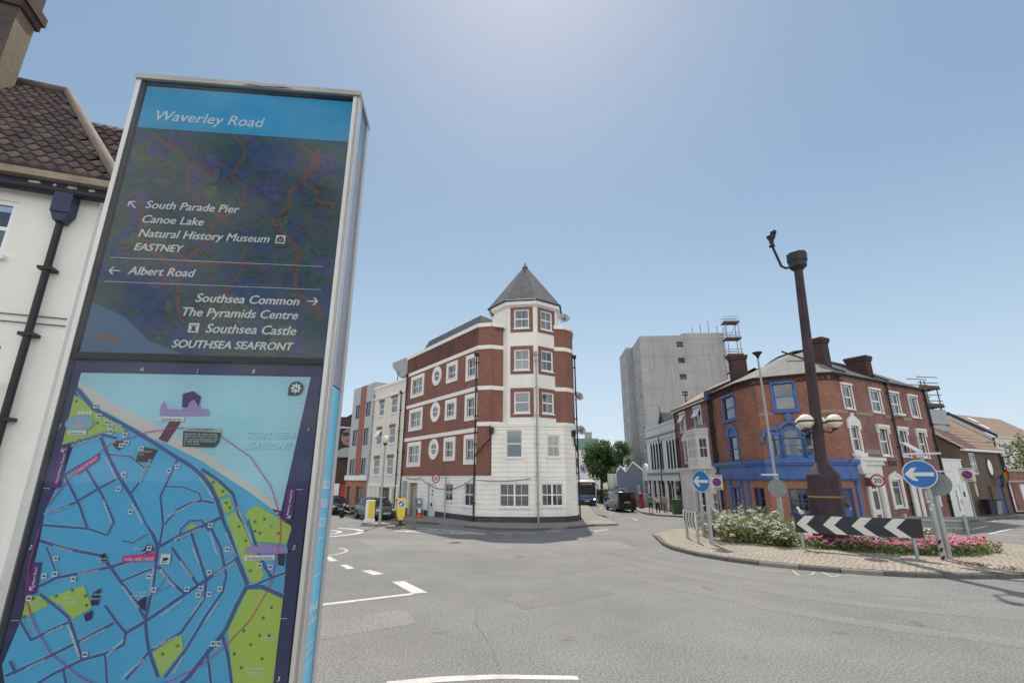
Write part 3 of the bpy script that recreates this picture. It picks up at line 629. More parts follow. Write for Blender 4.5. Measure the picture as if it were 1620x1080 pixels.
# ground floor openings of the left facade
window(fl, FL, T(4.2), T(2.95), 1.19, 2.37, -.05, bars=1, cur='blind', sill=white); window(fl, FL, T(1.4), T(.16), .97, 2.43, -.05, bars=1, cur='half', sill=white)
d = MB(mat('beige_timber', (.42, .37, .3), .8, .15, 2)); FL.box(d, T(10.2), T(8.6), .02, 2.34, -.45, -.35); FL.box(d, T(10.2), T(10.15), .02, 2.36, -.35, -.14); FL.box(d, T(8.65), T(8.6), .02, 2.36, -.35, -.14); FL.box(d, T(10.15), T(8.65), 2.3, 2.36, -.35, -.14); d.use(grey_p); FL.box(d, T(9.0), T(8.75), 1.35, 1.5, -.35, -.32); FL.box(d, T(10.2), T(8.6), -.3, .02, -.6, -.0); d.build('porch', fl)  # porch lined in one even beige timber
d = MB(upvc); FL.box(d, T(6.55), T(5.5), .05, 2.3, -.12, -.05); FL.box(d, T(6.5), T(6.42), .1, 2.25, -.05, -.03); FL.box(d, T(5.63), T(5.55), .1, 2.25, -.05, -.03); dd = d.build('door', fl)
d = MB(dark_in); FL.box(d, T(6.15), T(6.0), 1.75, 1.88, -.049, -.04); FL.box(d, T(6.15), T(6.0), 1.5, 1.62, -.049, -.04); d.use(black); FL.box(d, T(6.3), T(6.1), .75, .98, -.049, -.02); d.build('door_fittings', dd)
d = MB(grey_p); FL.box(d, T(11.2), T(10.5), .7, 2.5, .0, .12); d.build('meter_cabinet', fl)
window(fl, SF[1], .52, 2.4, .98, 2.41, -.05, bars=1, cur='net', lights=2, sill=white, fw=.08); window(fl, SF[2], .42, 1.85, 1.02, 2.41, -.05, bars=1, cur='sides', lights=2, sill=white, fw=.08)
window(fl, SF[1], .93, 1.96, 3.95, 5.70, -.05, bars=0, cur='net', sill=white); window(fl, SF[2], .85, 1.7, 3.99, 5.38, -.05, bars=1, cur='blind', sill=white)
# turret
TC = (1.0, 33.45); TR = 2.5
ov = [(TC[0] + TR * math.sin(rad(-31 + 45 * k)), TC[1] - TR * math.cos(rad(-31 + 45 * k))) for k in range(-2, 6)]
tf = [Fr(ov[k], ov[(k + 1) % 8]) for k in range(8)]        # k=2: front left face, k=3: front right face
tb = MB(render_w); tops = [(12.28, 14.15), (9.37, 11.3), (6.52, 8.43)]; two = {2: [], 3: []}
for k in range(8):
    L = tf[k].L; op = []
    if k in (2, 3):
        for za, zb in tops: op.append((L / 2 - .52, L / 2 + .52, za + .26, zb - .24))
    two[k] = op; wall(tb, tf[k], 0, L, 6.0, 14.35, op, .14)
tb.build('turret', fl)
for k in (2, 3):
    L = tf[k].L
    for i, (za, zb) in enumerate(tops):
        wd = window(fl, tf[k], L / 2 - .52, L / 2 + .52, za + .26, zb - .24, -.06, bars=1 if i < 2 or k == 3 else 0, rail=.5, cur=['sides', 'half', 'net', 'net', 'one', 'blind'][i + (k - 2) * 3], fw=.09, sill=upvc)
        s_ = MB(brick_r); a, b_ = L / 2 - .77, L / 2 + .77
        for q in ((a, a + .25, za, zb), (b_ - .25, b_, za, zb), (a + .25, b_ - .25, zb - .24, zb), (a + .25, b_ - .25, za, za + .2)): tf[k].box(s_, *q, 0, .035)
        s_.build('surround', wd)
so_ = MB(white); RR = 2.74
ev = [(TC[0] + RR * math.sin(rad(-31 + 45 * k)), TC[1] - RR * math.cos(rad(-31 + 45 * k))) for k in range(-2, 6)]
for k in range(8):
    j = (k + 1) % 8; f = Fr(ev[k], ev[j]); f.box(so_, -.0, f.L, 14.2, 14.48, -.04, .02)
    so_.poly([(ev[k][0], ev[k][1], 14.2), (ev[j][0], ev[j][1], 14.2), (ov[j][0], ov[j][1], 14.05), (ov[k][0], ov[k][1], 14.05)])
so_.build('eaves', fl)
gt = MB(black)
for k in range(8): j = (k + 1) % 8; gt.tube([(ev[k][0] * 1.0 + (ev[k][0] - TC[0]) * .03, ev[k][1] + (ev[k][1] - TC[1]) * .03, 14.5), (ev[j][0] + (ev[j][0] - TC[0]) * .03, ev[j][1] + (ev[j][1] - TC[1]) * .03, 14.5)], .055, 6)
gt.tube([(-1.6, 32.5, 14.4), (-1.5, 32.6, 14.1), (-1.2, 32.75, 13.9), (-1.15, 32.75, 13.1)], .05, 6)
gt.build('gutter', fl)
rt = MB(slate); RR2 = 2.80
for k in range(8):
    a = rad(-31 + 45 * (k - 2)); c_ = rad(-31 + 45 * (k - 1)); n = 1; prev = None
    for i in range(n):
        f0, f1 = i / n, (i + 1) / n; r0, r1 = RR2 * (1 - f0) + .02, RR2 * (1 - f1) + .0; z0, z1 = 14.53 + 3.75 * f0, 14.53 + 3.75 * f1; r0 += .008
        P = lambda r, an, z: (TC[0] + r * math.sin(an), TC[1] - r * math.cos(an), z)
        rt.poly([P(r0, a, z0), P(r0, c_, z0), P(max(r1, .01), c_, z1), P(max(r1, .01), a, z1)])
        rt.poly([P(r0, a, z0), P(r0 - .02, a, z0), P(r0 - .02, c_, z0), P(r0, c_, z0)])
ro = rt.build('turret_roof', fl)
fn = MB(lead); fn.lathe((TC[0], TC[1], 18.1), [(.22, 0), (.1, .2), (.02, .42)], 8); fn.build('finial', ro)
# pipes, dishes, cable
pipe(fl, FL, T(.02), 0, 10.7, .12, .05); pipe(fl, FL, T(11.6), 0, 11.2, .12, .05)
pipe(fl, SF[2], .18, 0, 10.6, .14, .055, grey_m, hopper=True, name='drainpipe')
pipe(fl, SF[4], .95, 0, 10.9, .12, .05)
b = MB(black); SF[1].box(b, -.14, .14, 5.45, 5.85, .06, .24); b.tube([SF[1].pt(0, 5.5, .15), SF[1].pt(-.12, 5.1, .15), SF[0].pt(.1, 4.2, .2), FL.pt(T(.02), 4.0, .14)], .05, 7)
SF[3].box(b, .7, .95, 5.35, 5.75, .06, .22); b.tube([SF[3].pt(.85, 5.4, .14), SF[3].pt(.9, 4.9, .14), SF[4].pt(.5, 4.3, .16), SF[4].pt(.95, 4.1, .14)], .05, 7); b.build('drainpipe', fl)
def dish(parent, p, to, r=.34):
    b = MB(mat('grey_dish', (.38, .39, .41), .5, .1, 3)); p = Vector(p); n = Vector(to).normalized(); a = n.cross(Vector((0, 0, 1))).normalized(); c = a.cross(n); v = [p - n * .1]; m = 14
    for i in (1, 2, 3):
        for k in range(m): rr = r * i / 3; v.append(p - n * .1 * (1 - (i / 3) ** 2) + a * rr * math.cos(2 * math.pi * k / m) + c * rr * math.sin(2 * math.pi * k / m))
    b.idx(v, [(0, 1 + k, 1 + (k + 1) % m) for k in range(m)] + [(1 + i * m + k, 1 + i * m + (k + 1) % m, 1 + (i + 1) * m + (k + 1) % m, 1 + (i + 1) * m + k) for i in range(2) for k in range(m)], True)
    b.use(black); b.tube([p - n * .1, p - n * .3 - Vector((0, 0, .1)), p - n * .32 - Vector((.25, 0, .12))], .02, 5); b.tube([p - c * r * .9, p + n * .3], .012, 5); b.ball(p + n * .3, .05)
    return b.build('satellite_dish', parent)
dish(fl, (4.75, 33.6, 8.3), (.35, -.9, .35)); dish(fl, (4.85, 33.9, 5.95), (.3, -.9, .3)); dish(fl, (3.75, 32.5, 13.75), (.1, -.9, .4), .4); dish(fl, (5.0, 34.5, 3.35), (.5, -.8, .3), .33)
b = MB(black)
def swag(b, fr, t0, z0, t1, z1, sag, d=.13, r=.02):
    b.tube([fr.pt(t0 + (t1 - t0) * k / 10, z0 + (z1 - z0) * k / 10 - sag * 4 * (k / 10) * (1 - k / 10), d) for k in range(11)], r, 5)
swag(b, FL, T(10.7), 2.75, T(7.9), 2.72, .1); swag(b, FL, T(7.9), 2.72, T(.1), 2.7, .75); swag(b, SF[1], -.9, 2.6, 2.5, 2.7, .12); b.build('cable', fl)

# ---------------------------------------------------------------- cream house beside it
CH = thing('cream_house', 'cream rendered four storey house with small red window heads, beside the brick corner block', 'house', (-11, 43, 0))
FC = Fr(PE, az=141)                                   # u points right; t negative to the left
FC = Fr((PE[0] + .03 * .777, PE[1] + .03 * .629), az=141)
wn_ = [(-5.45, -4.35, 8.3, 9.55), (-2.85, -1.6, 8.3, 9.7), (-5.6, -4.45, 5.65, 7.05), (-2.9, -1.7, 5.65, 7.05), (-5.75, -4.5, 2.97, 4.4), (-2.95, -1.7, 2.97, 4.4)]
b = MB(cream); wall(b, FC, -6.75, 0, 2.0, 11.15, wn_, .14); wall(b, FC, -6.75, 0, -.3, 2.0, [(-4.1, -1.9, -.3, 1.9), (-1.45, -.7, -.2, 1.8)], .3)
side = Fr(FC.pt(-6.75, 0, -9)[:2], FC.pt(-6.75, 0)[:2]); wall(b, side, 0, side.L, -.3, 11.15)
b.poly([FC.pt(-6.75, 11.0, 0), FC.pt(0, 11.0, 0), FC.pt(0, 11.0, -9), FC.pt(-6.75, 11, -9)]); b.build('wall', CH)
b = MB(render_w); FC.box(b, -6.8, .0, 9.95, 10.12, 0, .12); FC.box(b, -6.8, .0, 11.0, 11.2, -.25, .1); FC.box(b, -6.7, 0, 2.0, 2.2, 0, .1)
for t in (-6.6, -5.4, -4.4, -1.85, -.6): FC.box(b, t, t + .28, -.3, 2.0, 0, .08)
b.build('trim', CH)
for i, (a, c_, za, zb) in enumerate(wn_):
    wd = window(CH, FC, a, c_, za, zb, -.06, bars=0, cur=['sides', 'net', 'blind', 'one', 'half', 'net'][i], sill=render_w, open_top=i in (2,))
    s_ = MB(brick_r); FC.box(s_, a - .05, c_ + .05, zb, zb + .3, 0, .02); s_.build('lintel', wd)
d = MB(navy); FC.box(d, -4.1, -1.9, -.3, 1.9, -.3, -.22); d.use(glassm); FC.quad(d, -3.9, -3.1, .5, 1.7, -.215); FC.quad(d, -2.9, -2.1, .5, 1.7, -.215); d.build('shopfront', CH)
d = MB(cream); FC.box(d, -1.45, -.7, -.3, 1.8, -.3, -.25); d.build('door', CH)
pipe(CH, FC, -.75, 0, 9.9, .1, .05); pipe(CH, FC, -6.6, 0, 10.3, .1, .06, grey_m)
b = MB(grey_p); FC.box(b, -5.4, -.3, 11.2, 12.3, -4.5, -2.2); FC.pol(b, [(-5.4, 12.3), (-.3, 12.3), (-.3, 14.15), (-7.3, 14.15), (-7.3, 13.75)], -5.5, -1.9); b.use(black); FC.tube(b, [(-5.7, 11.1, -1.8), (-5.7, 13.0, -1.8)], .04); b.build('rooftop_stair_tower', CH)

# ---------------------------------------------------------------- grey flats with the orange stripe
GF = thing('grey_flats', 'grey panelled flats with tall orange stripe and angled dark windows', 'building', (-15, 48, 0))
wn_ = [(-11.35, -10.15, 8.6, 10.0), (-8.7, -7.5, 8.6, 10.05), (-11.6, -10.3, 5.85, 7.45), (-8.75, -7.5, 5.8, 7.42), (-11.7, -10.3, 3.0, 4.55), (-8.8, -7.55, 3.03, 4.58)]
FG = Fr(FC.p, az=141)
b = MB(metal_g); wall(b, FG, -12.3, -6.85, 2.5, 11.85, wn_, .16); e = Fr(FG.pt(-12.3, 0, -10)[:2], FG.pt(-12.3, 0)[:2]); wall(b, e, 0, e.L, 2.5, 11.85)
b.poly([FG.pt(-12.3, 11.8, 0), FG.pt(-6.8, 11.8, 0), FG.pt(-6.8, 11.8, -10), FG.pt(-12.3, 11.8, -10)]); e = Fr(FG.pt(-6.82, 0, 0)[:2], FG.pt(-6.82, 0, -6)[:2]); wall(b, e, 0, 6, 10.9, 11.85)
for k in range(1, 5): FG.box(b, -12.3, -6.85, 2.5 + 1.87 * k, 2.52 + 1.87 * k, 0, .006)
b.build('wall', GF)
b = MB(mat('orange_panel', (.31, .11, .062), .6, .08, .8)); FG.box(b, -10.15, -8.85, 2.95, 11.8, 0, .05); b.build('panel_stripe', GF)
b = MB(brick_o); wall(b, FG, -12.3, -6.85, -.4, 2.5, [(-11.9, -10.8, -.3, 1.9), (-9.5, -7.9, -.3, 1.9)], .2); wall(b, Fr(FG.pt(-12.3, 0, -10)[:2], FG.pt(-12.3, 0)[:2]), 0, 10, -.4, 2.5); b.build('brick_base', GF)
b = MB(white); FG.box(b, -12.4, -6.85, 2.5, 2.95, 0, .16); b.build('fascia', GF)
fmd = mat('dark_frame', (.06, .075, .10), .5, .1, 2)
for i, o in enumerate(wn_): window(GF, FG, *o, -.08, fm=fmd, bars=0, rail=None, lights=2, cur=['none', 'blind', 'none', 'sides', 'none', 'half'][i], fw=.06)
for a, c_ in ((-11.9, -10.8), (-9.5, -7.9)): d = MB(fmd); FG.box(d, a, c_, -.3, 1.9, -.2, -.14); d.use(glassm); FG.quad(d, a + .15, c_ - .15, .6, 1.75, -.135); d.build('door', GF)

# ---------------------------------------------------------------- brown house with the hoarding, end of the left street
HB = thing('hoarding_house', 'brown brick house with a dark portrait hoarding in its gable, far down the left street', 'building', (-20, 57, 0))
FH = Fr((-25, 57), az=90); b = MB(brick_d); wall(b, FH, 0, 7.2, -.4, 6.3); e = Fr((-17.8, 57), az=0); wall(b, e, 0, 8, -.4, 8.8)
FH.pol(b, [(0, 6.3), (7.2, 6.3), (7.2, 9.4), (6.6, 10.3), (5.4, 9.6), (0, 9.6)], -.02); b.build('wall', HB)
b = MB(slate); b.poly([FH.pt(7.3, 9.4, .1), FH.pt(6.6, 10.35, .1), FH.pt(6.6, 10.35, -8), FH.pt(7.3, 9.4, -8)]); b.poly([FH.pt(6.6, 10.35, .1), FH.pt(5.4, 9.65, .1), FH.pt(5.4, 9.65, -8), FH.pt(6.6, 10.35, -8)]); b.poly([FH.pt(5.4, 9.65, .1), FH.pt(0, 9.65, .1), FH.pt(0, 9.65, -8), FH.pt(5.4, 9.65, -8)]); b.build('roof', HB)
b = MB(black); FH.box(b, 3.2, 7.0, 6.35, 8.9, 0, .08); pst = b.build('hoarding', HB)
b = MB(mat('poster_skin', (.30, .17, .13), .6, .2, 2)); b.poly(ell(FH, 5.8, 7.3, .8, .95, .085)); b.use(mat('poster_lips', (.22, .06, .07), .5)).poly(ell(FH, 5.85, 6.85, .28, .1, .09)); b.use(black).poly(ell(FH, 5.5, 7.65, .42, .24, .09, ang=(0, 6.2832))); b.poly(ell(FH, 6.35, 7.65, .4, .24, .09))
b.use(mat('poster_sheen', (.5, .52, .55), .5)); b.poly([FH.pt(*q, .088) for q in ((3.3, 8.15), (5, 8.35), (6.9, 8.25), (6.9, 8.38), (5, 8.55), (3.3, 8.3))]); b.build('picture', pst)
b = MB(grey_p); ring(b, FH, 5.9, 5.0, .05, .05, 1.25, 1.1, .02, .5, full=False, ang=(0, math.pi)); b.build('awning', HB)
d = MB(mat('red_door', (.42, .035, .03), .5)); FH.box(d, 5.5, 6.3, -.3, 2.0, 0, .06); d.use(white); FH.box(d, 3.0, 5.3, -.3, 2.1, 0, .05); d.build('door', HB)

# ---------------------------------------------------------------- white brick house on the far left
LH = thing('tiled_house', 'white painted brick house with patched clay tile hipped roof and tall chimney', 'house', (-9, 8, 0))
FW = Fr((-7.147, 7.33), az=70)
ops = [(-2.2, -1.06, 6.15, 7.12), (-1.95, -.74, 3.2, 4.69), (-1.5, -.12, 0.1, 1.93)]
b = MB(brick_w); wall(b, FW, -9, 0, 0, 7.6, ops, .1); e = Fr(FW.pt(0, 0)[:2], az=-20); wall(b, e, 0, 8, 0, 7.6); b.build('wall', LH)
for i, o in enumerate(ops):
    window(LH, FW, *o, -.05, fm=upvc if i != 1 else black, bars=0 if i else 0, cur=['none', 'none', 'blind'][i], sill=white, fw=.07)
# pantiles: real courses of rolled tiles
def pantiles(mb, P00, P10, P01, P11, pitch=.205, course=.29):
    """slope between the eaves P00-P10 and the ridge P01-P11 (a quad or triangle)"""
    P00, P10, P01, P11 = map(Vector, (P00, P10, P01, P11)); W_ = (P10 - P00).length; H = max((P01 - P00).length, (P11 - P10).length)
    ud = (P10 - P00).normalized(); nrm = ud.cross((P01 + P11 - P00 - P10)).normalized(); up = nrm.cross(ud)
    h = ((P01 + P11 - P00 - P10) / 2).dot(up); nC = int(h / course); m = 7
    tA = (P01 - P00).dot(ud) / h; tB = (P11 - P10).dot(ud) / h
    prof = [.0, .004, .018, .038, .050, .040, .014]
    for c in range(nC):
        y0, y1 = c * course, (c + 1) * course + .02
        a, b_ = tA * (y0 + course / 2), W_ + tB * (y0 + course / 2); k0 = int(a / pitch); k1 = int(b_ / pitch)
        for k in range(k0, k1):
            row = []
            jz = R.uniform(-.006, .008)
            for q in range(m + 1):
                t = (k + q / m) * pitch; hh = prof[q % m] if q < m else prof[0]
                row.append((P00 + ud * t + up * y0 + nrm * (hh + .05 + jz), P00 + ud * t + up * y1 + nrm * (hh + .01), P00 + ud * t + up * y0 + nrm * (hh * .4 + .0)))
            mb.idx([p for r3 in row for p in r3], [(3 * q, 3 * q + 3, 3 * q + 4, 3 * q + 1) for q in range(m)] + [(3 * q + 2, 3 * q + 5, 3 * q + 3, 3 * q) for q in range(m)], False)
            mb.sm[-2 * m:-m] = [True] * m
e0, e1, r0, r1 = FW.pt(-7, 7.62, .28), FW.pt(.28, 7.62, .28), FW.pt(-7, 12, -3.77), FW.pt(-2.94, 12, -3.77)
pm = leaf_mat('clay_tiles', (.068, .052, .052), (.115, .085, .078), (.19, .125, .095), trans=0)
rp_ = pm.node_tree.nodes['Color Ramp'].color_ramp; rp_.elements[1].position = .72
b = MB(pm); pantiles(b, e0, e1, r0, r1); b.use(lead); b.poly([p - Vector((0, 0, .04)) for p in (e0, e1, r1, r0)]); e2 = FW.pt(.28, 7.62, -7.5); r2 = FW.pt(-2.94, 12, -6)
b.use(tile_b); b.poly([e1, e2, r2, r1]); b.build('roof', LH)
b = MB(mat('hip_tile', (.20, .15, .125), .85, .3, 3)); b.tube([e1 + Vector((0, 0, .06)), r1 + Vector((0, 0, .08))], .095, 8); b.tube([r1 + Vector((0, 0, .08)), r0 + Vector((0, 0, .08))], .11, 8); b.build('ridge_tile', LH)
b = MB(pm); w0, w1, w2, w3 = FW.pt(-2, 7.62, -.6), FW.pt(1.6, 7.62, -.6), FW.pt(-2.6, 11, -3.2), FW.pt(1.2, 11, -3.2); pantiles(b, w0, w1, w2, w3); b.use(lead).poly([w0, w1, w3, w2])
b.use(tile_b); b.poly([w2, w3, FW.pt(1.4, 7.6, -6.2), FW.pt(-2, 7.6, -6.2)]); b.build('wing_roof', LH)
b = MB(brick_w); e = Fr(FW.pt(0, 0, -.9)[:2], FW.pt(1.4, 0, -.9)[:2]); wall(b, e, 0, 1.4, 0, 7.6); e = Fr(FW.pt(1.4, 0, -.9)[:2], FW.pt(1.4, 0, -6)[:2]); wall(b, e, 0, 5, 0, 7.6); b.build('wing_wall', LH)
b = MB(mat('eaves_board', (.33, .27, .2), .85, .25, 3)); FW.box(b, -7, .3, 7.5, 7.62, .1, .3); b.use(navy); FW.box(b, -7, .28, 7.33, 7.5, .02, .16)
b.use(mat('flaking_paint', (.62, .58, .5), .9))
for t, w in ((-.95, .18), (-.62, .05), (-.43, .12), (-.35, .06), (-.14, .1), (-2.1, .2)): FW.pol(b, [(t, 7.44), (t + w * .4, 7.42), (t + w, 7.445), (t + w * .8, 7.48), (t + w * .1, 7.475)], .162)
b.build('eaves_board', LH)
b = MB(black); FW.tube(b, [(-7, 7.34, .2), (.22, 7.34, .2)], .065); b.build('gutter', LH)
b = MB(navy); FW.box(b, -.52, -.27, 6.95, 7.3, .02, .26); FW.pol(b, [(-.52, 6.95), (-.27, 6.95), (-.34, 6.8), (-.46, 6.8)], .04, .24); b.use(black); FW.tube(b, [(-.4, 0, .13), (-.4, 6.85, .13)], .052, 10)
for z in (5.95, 4.85, 3.55, 2.4, 1.2): FW.box(b, -.5, -.3, z, z + .05, 0, .2)
b.build('drainpipe', LH)
b = MB(black); FW.tube(b, [(-6, 5.24, .03), (-.02, 5.2, .03)], .009, 5); FW.tube(b, [(-6, 5.1, .03), (-.02, 5.08, .03)], .009, 5); b.build('cable', LH)
b = MB(white); FW.box(b, -1.6, -.68, 4.1, 4.16, 0, .32); FW.box(b, -.75, -.7, 4.0, 4.1, 0, .2); b.build('canopy', LH)
# tall chimney behind the front slope
FK = Fr((-11.44, 8.55), az=-20)                       # flank seen from the square, t runs back
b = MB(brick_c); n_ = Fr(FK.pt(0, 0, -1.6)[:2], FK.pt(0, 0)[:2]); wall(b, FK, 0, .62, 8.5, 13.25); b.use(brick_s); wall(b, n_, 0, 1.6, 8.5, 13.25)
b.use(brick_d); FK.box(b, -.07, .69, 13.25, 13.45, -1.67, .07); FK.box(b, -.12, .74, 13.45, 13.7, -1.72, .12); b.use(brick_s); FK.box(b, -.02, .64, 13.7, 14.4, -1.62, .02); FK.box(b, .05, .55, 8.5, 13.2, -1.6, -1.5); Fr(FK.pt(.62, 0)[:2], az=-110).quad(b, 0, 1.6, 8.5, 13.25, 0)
ck = b.build('chimney', LH)
b = MB(white); FK.box(b, -.1, .3, 9.95, 10.3, .005, .05); b.build('flashing', ck)

# ---------------------------------------------------------------- corner pub
PB = thing('corner_pub', 'red brick corner pub with rounded blue painted shopfront and slate roof', 'pub', (19, 33, 0))
RP = (30.6, 35.4); u60 = (math.sin(rad(60.3)), math.cos(rad(60.3))); rt_ = lambda t: (RP[0] + u60[0] * t, RP[1] + u60[1] * t)
C = [(15.72, 37.7), (15.72, 32.95), (16.1, 31.24), (18.7, 29.72), (19.95, 29.42), rt_(-11.1)]
EZ = 9.05
PF = [Fr(C[i], C[i + 1]) for i in range(5)]; PR = Fr(RP, az=60.3)
o0 = [(2.15, 3.95, 6.75, 8.4), (2.45, 3.75, 3.85, 5.55), (2.1, 3.2, .45, 2.05)]
o1 = [(.25, 1.25, .68, 2.13)]
oA = [(.98, 2.15, 6.9, 8.6), (.38, .92, 4.05, 5.1), (1.12, 2.15, 4.05, 5.15), (2.33, 2.85, 4.05, 5.1), (1.0, 2.35, .68, 2.12)]
oD = [(.5, 1.26, .0, 2.07)]
# right face: top row, first floor, ground floor
xs1 = [(-11.3, -10.2), (-7.85, -6.55), (-5.2, -3.95), (-2.4, -1.15)]
oR = [(a, b_, 6.9, 8.42) for a, b_ in xs1] + [(-11.2, -10.3, 4.3, 5.85)] + [(a + .05, b_ - .05, 4.1, 5.95) for a, b_ in xs1[1:]] + [(-10.25, -9.0, .1, 2.6), (-7.5, -6.25, .95, 2.7), (-4.85, -4.0, .0, 2.9), (-2.5, -1.3, .95, 2.7)]
b = MB(brick_p)
wall(b, PF[0], 0, PF[0].L, 2.6, EZ, o0[:2], .16); wall(b, PF[1], 0, PF[1].L, 2.6, EZ, [], .16)
f = PF[2]; wall(b, f, 0, f.L, 2.6, EZ, oA[:4], .18); wall(b, PF[3], 0, PF[3].L, 2.6, EZ); wall(b, PF[4], 0, PF[4].L, 2.6, EZ)
bo = MB(brick_o); wall(bo, PF[0], 0, PF[0].L, -.3, 2.6, o0[2:], .16); wall(bo, PF[1], 0, PF[1].L, -.1, 2.6, o1, .16); wall(bo, f, 0, f.L, -.1, 2.6, oA[4:], .16); wall(bo, PF[3], 0, PF[3].L, -.1, 2.6, oD, .16); wall(bo, PF[4], 0, PF[4].L, -.1, 2.6); bo.build('shopfront_brick', PB)
b.use(brick_t); wall(b, PR, -11.1, .2, -.1, EZ, oR, .16)
endw = Fr(rt_(.2), az=-29.7); wall(b, endw, 0, 7, -.1, EZ); bw = Fr((endw.p[0] + endw.u[0] * 7, endw.p[1] + endw.u[1] * 7), (15.8, 46)); wall(b, bw, 0, bw.L, 0, EZ)
b.build('brick_wall', PB)
# roof: eaves line, ridge line
ev_ = [(15.5, 37.7), (15.5, 32.85), (15.93, 31.1), (18.62, 29.52), (20.0, 29.2), (20.95, 29.68), rt_(.35)]
ev_[-1] = (ev_[-1][0] + .1, ev_[-1][1] - .17)
rd_ = [(20.2, 38.2, 11.05), (20.2, 36.3, 11.35), (20.3, 35.3, 11.5), (20.7, 34.2, 11.6), (21.3, 33.6, 11.6), (22.6, 33.9, 11.3), (32.6 - 3.1, 39.0, 11.3)]
nb = Vector((-.495, .869)); q = rt_(.3); rd_[-1] = (q[0] + nb.x * 3.6, q[1] + nb.y * 3.6, 11.3); q = rt_(-9.6); rd_[-2] = (q[0] + nb.x * 3.6, q[1] + nb.y * 3.6, 11.35)
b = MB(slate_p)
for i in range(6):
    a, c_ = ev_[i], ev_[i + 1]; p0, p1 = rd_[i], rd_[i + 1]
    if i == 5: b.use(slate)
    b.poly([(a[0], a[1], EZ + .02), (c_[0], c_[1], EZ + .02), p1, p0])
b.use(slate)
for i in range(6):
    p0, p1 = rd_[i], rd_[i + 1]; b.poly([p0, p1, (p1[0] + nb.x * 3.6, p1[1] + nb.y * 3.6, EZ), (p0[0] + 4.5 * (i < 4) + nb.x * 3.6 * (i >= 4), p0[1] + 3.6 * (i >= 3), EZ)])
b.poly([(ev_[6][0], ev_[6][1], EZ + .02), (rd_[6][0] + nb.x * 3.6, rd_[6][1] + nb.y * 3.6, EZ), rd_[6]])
rf = b.build('roof', PB)
b = MB(black); b.tube([(p[0], p[1], p[2] + .03) for p in rd_], .1, 6); b.build('ridge_tile', rf)
for t in (-10.9, -5.35):
    b = MB(black); p, q = PR.pt(t, EZ + .1, .2), PR.pt(t, 11.35, -3.6); n = Vector((u60[0], u60[1], 0)) * .09; b.prism([p - n, p + n, q + n, q - n], (0, 0, .12)); b.build('verge', rf)
b = MB(black); p, q = Vector((15.45, 37.75, EZ + .05)), Vector((20.2, 38.2, 11.1)); b.prism([p, p + Vector((0, .25, 0)), q + Vector((0, .25, 0)), q], (0, 0, .28)); b.build('verge', rf)
b = MB(brick_d); E_ = ev_
for i in range(5):
    f_ = PF[i]; 
    for k in range(int(f_.L / .3)): f_.box(b, k * .3 + .05, k * .3 + .18, 8.72, 8.95, 0, .12)
    f_.box(b, 0, f_.L, 8.95, 9.05, 0, .2); f_.box(b, 0, f_.L, 8.62, 8.72, 0, .05)
b.build('dentil_course', PB)
b = MB(black)
for i in range(5): b.tube([(E_[i][0], E_[i][1], EZ), (E_[i + 1][0], E_[i + 1][1], EZ)], .06, 6)
b.tube([(E_[5][0], E_[5][1], EZ), (E_[6][0], E_[6][1], EZ)], .06, 6); b.build('gutter', PB)
def chimney(root, c, w, d, z0, z1, az, pots=2, m=None):
    f_ = Fr((c[0], c[1]), az=az); b = MB(m or brick_d); f_.box(b, -w / 2, w / 2, z0, z1 - .35, -d / 2, d / 2); f_.box(b, -w / 2 - .06, w / 2 + .06, z1 - .35, z1 - .2, -d / 2 - .06, d / 2 + .06); f_.box(b, -w / 2 - .1, w / 2 + .1, z1 - .2, z1, -d / 2 - .1, d / 2 + .1)
    o = b.build('chimney', root)
    if pots:
        b = MB(mat('chimney_pot', (.26, .12, .08), .85, .2, 4))
        for k in range(pots): b.lathe(tuple(f_.pt(-w / 2 + w * (k + .5) / pots, z1)), [(.13, 0), (.11, .12), (.1, .3), (.13, .34)], 8)
        b.build('chimney_pots', o)
chimney(PB, (18.35, 37.9), 1.15, .75, 9.6, 12.3, 90, 0); q = PR.pt(-10.75, 0, -1.2); chimney(PB, (q.x, q.y), .75, .9, 9.4, 11.75, 60.3, 0); q = PR.pt(-5.45, 0, -1.35); chimney(PB, (q.x, q.y), .75, 1.3, 9.4, 11.15, 60.3, 0)
# left and curved windows in blue
for o, c_ in zip(o0, ('sides', 'half', 'sides')):
    wd = window(PB, PF[0], *o, -.09, fm=blue_d, bars=0, cur=c_, fw=.09)
    s_ = MB(blue); PF[0].box(s_, o[0] - .18, o[1] + .18, o[2] - .14, o[2], 0, .14)
    if o[3] > 5 and o[3] < 6:
        ring(s_, PF[0], (o[0] + o[1]) / 2, 5.55, .62, .55, .95, .85, 0, .1, full=False, ang=(0, math.pi)); s_.poly(ell(PF[0], (o[0] + o[1]) / 2, 5.55, .64, .57, .03, ang=(0, math.pi)))
    else: PF[0].box(s_, o[0] - .15, o[1] + .15, o[3], o[3] + .16, 0, .1)
    for q in (o[0] - .12, o[1]): PF[0].box(s_, q, q + .12, o[2], o[3], 0, .05)
    s_.build('surround', wd)
window(PB, PF[1], *o1[0], -.08, fm=blue_d, bars=0, rail=.55, lights=2, cur='sides', sill=blue_d)
o = oA[0]; wd = window(PB, f, *o, -.08, fm=blue, bars=0, cur='half', fw=.07); s_ = MB(blue); f.box(s_, o[0] - .16, o[1] + .2, o[2] - .18, o[2], 0, .14); f.box(s_, o[0] - .12, o[1] + .12, o[3], o[3] + .14, 0, .1)
for q in (o[0] - .13, o[1]): f.box(s_, q, q + .13, o[2], o[3], 0, .06)
s_.build('surround', wd)
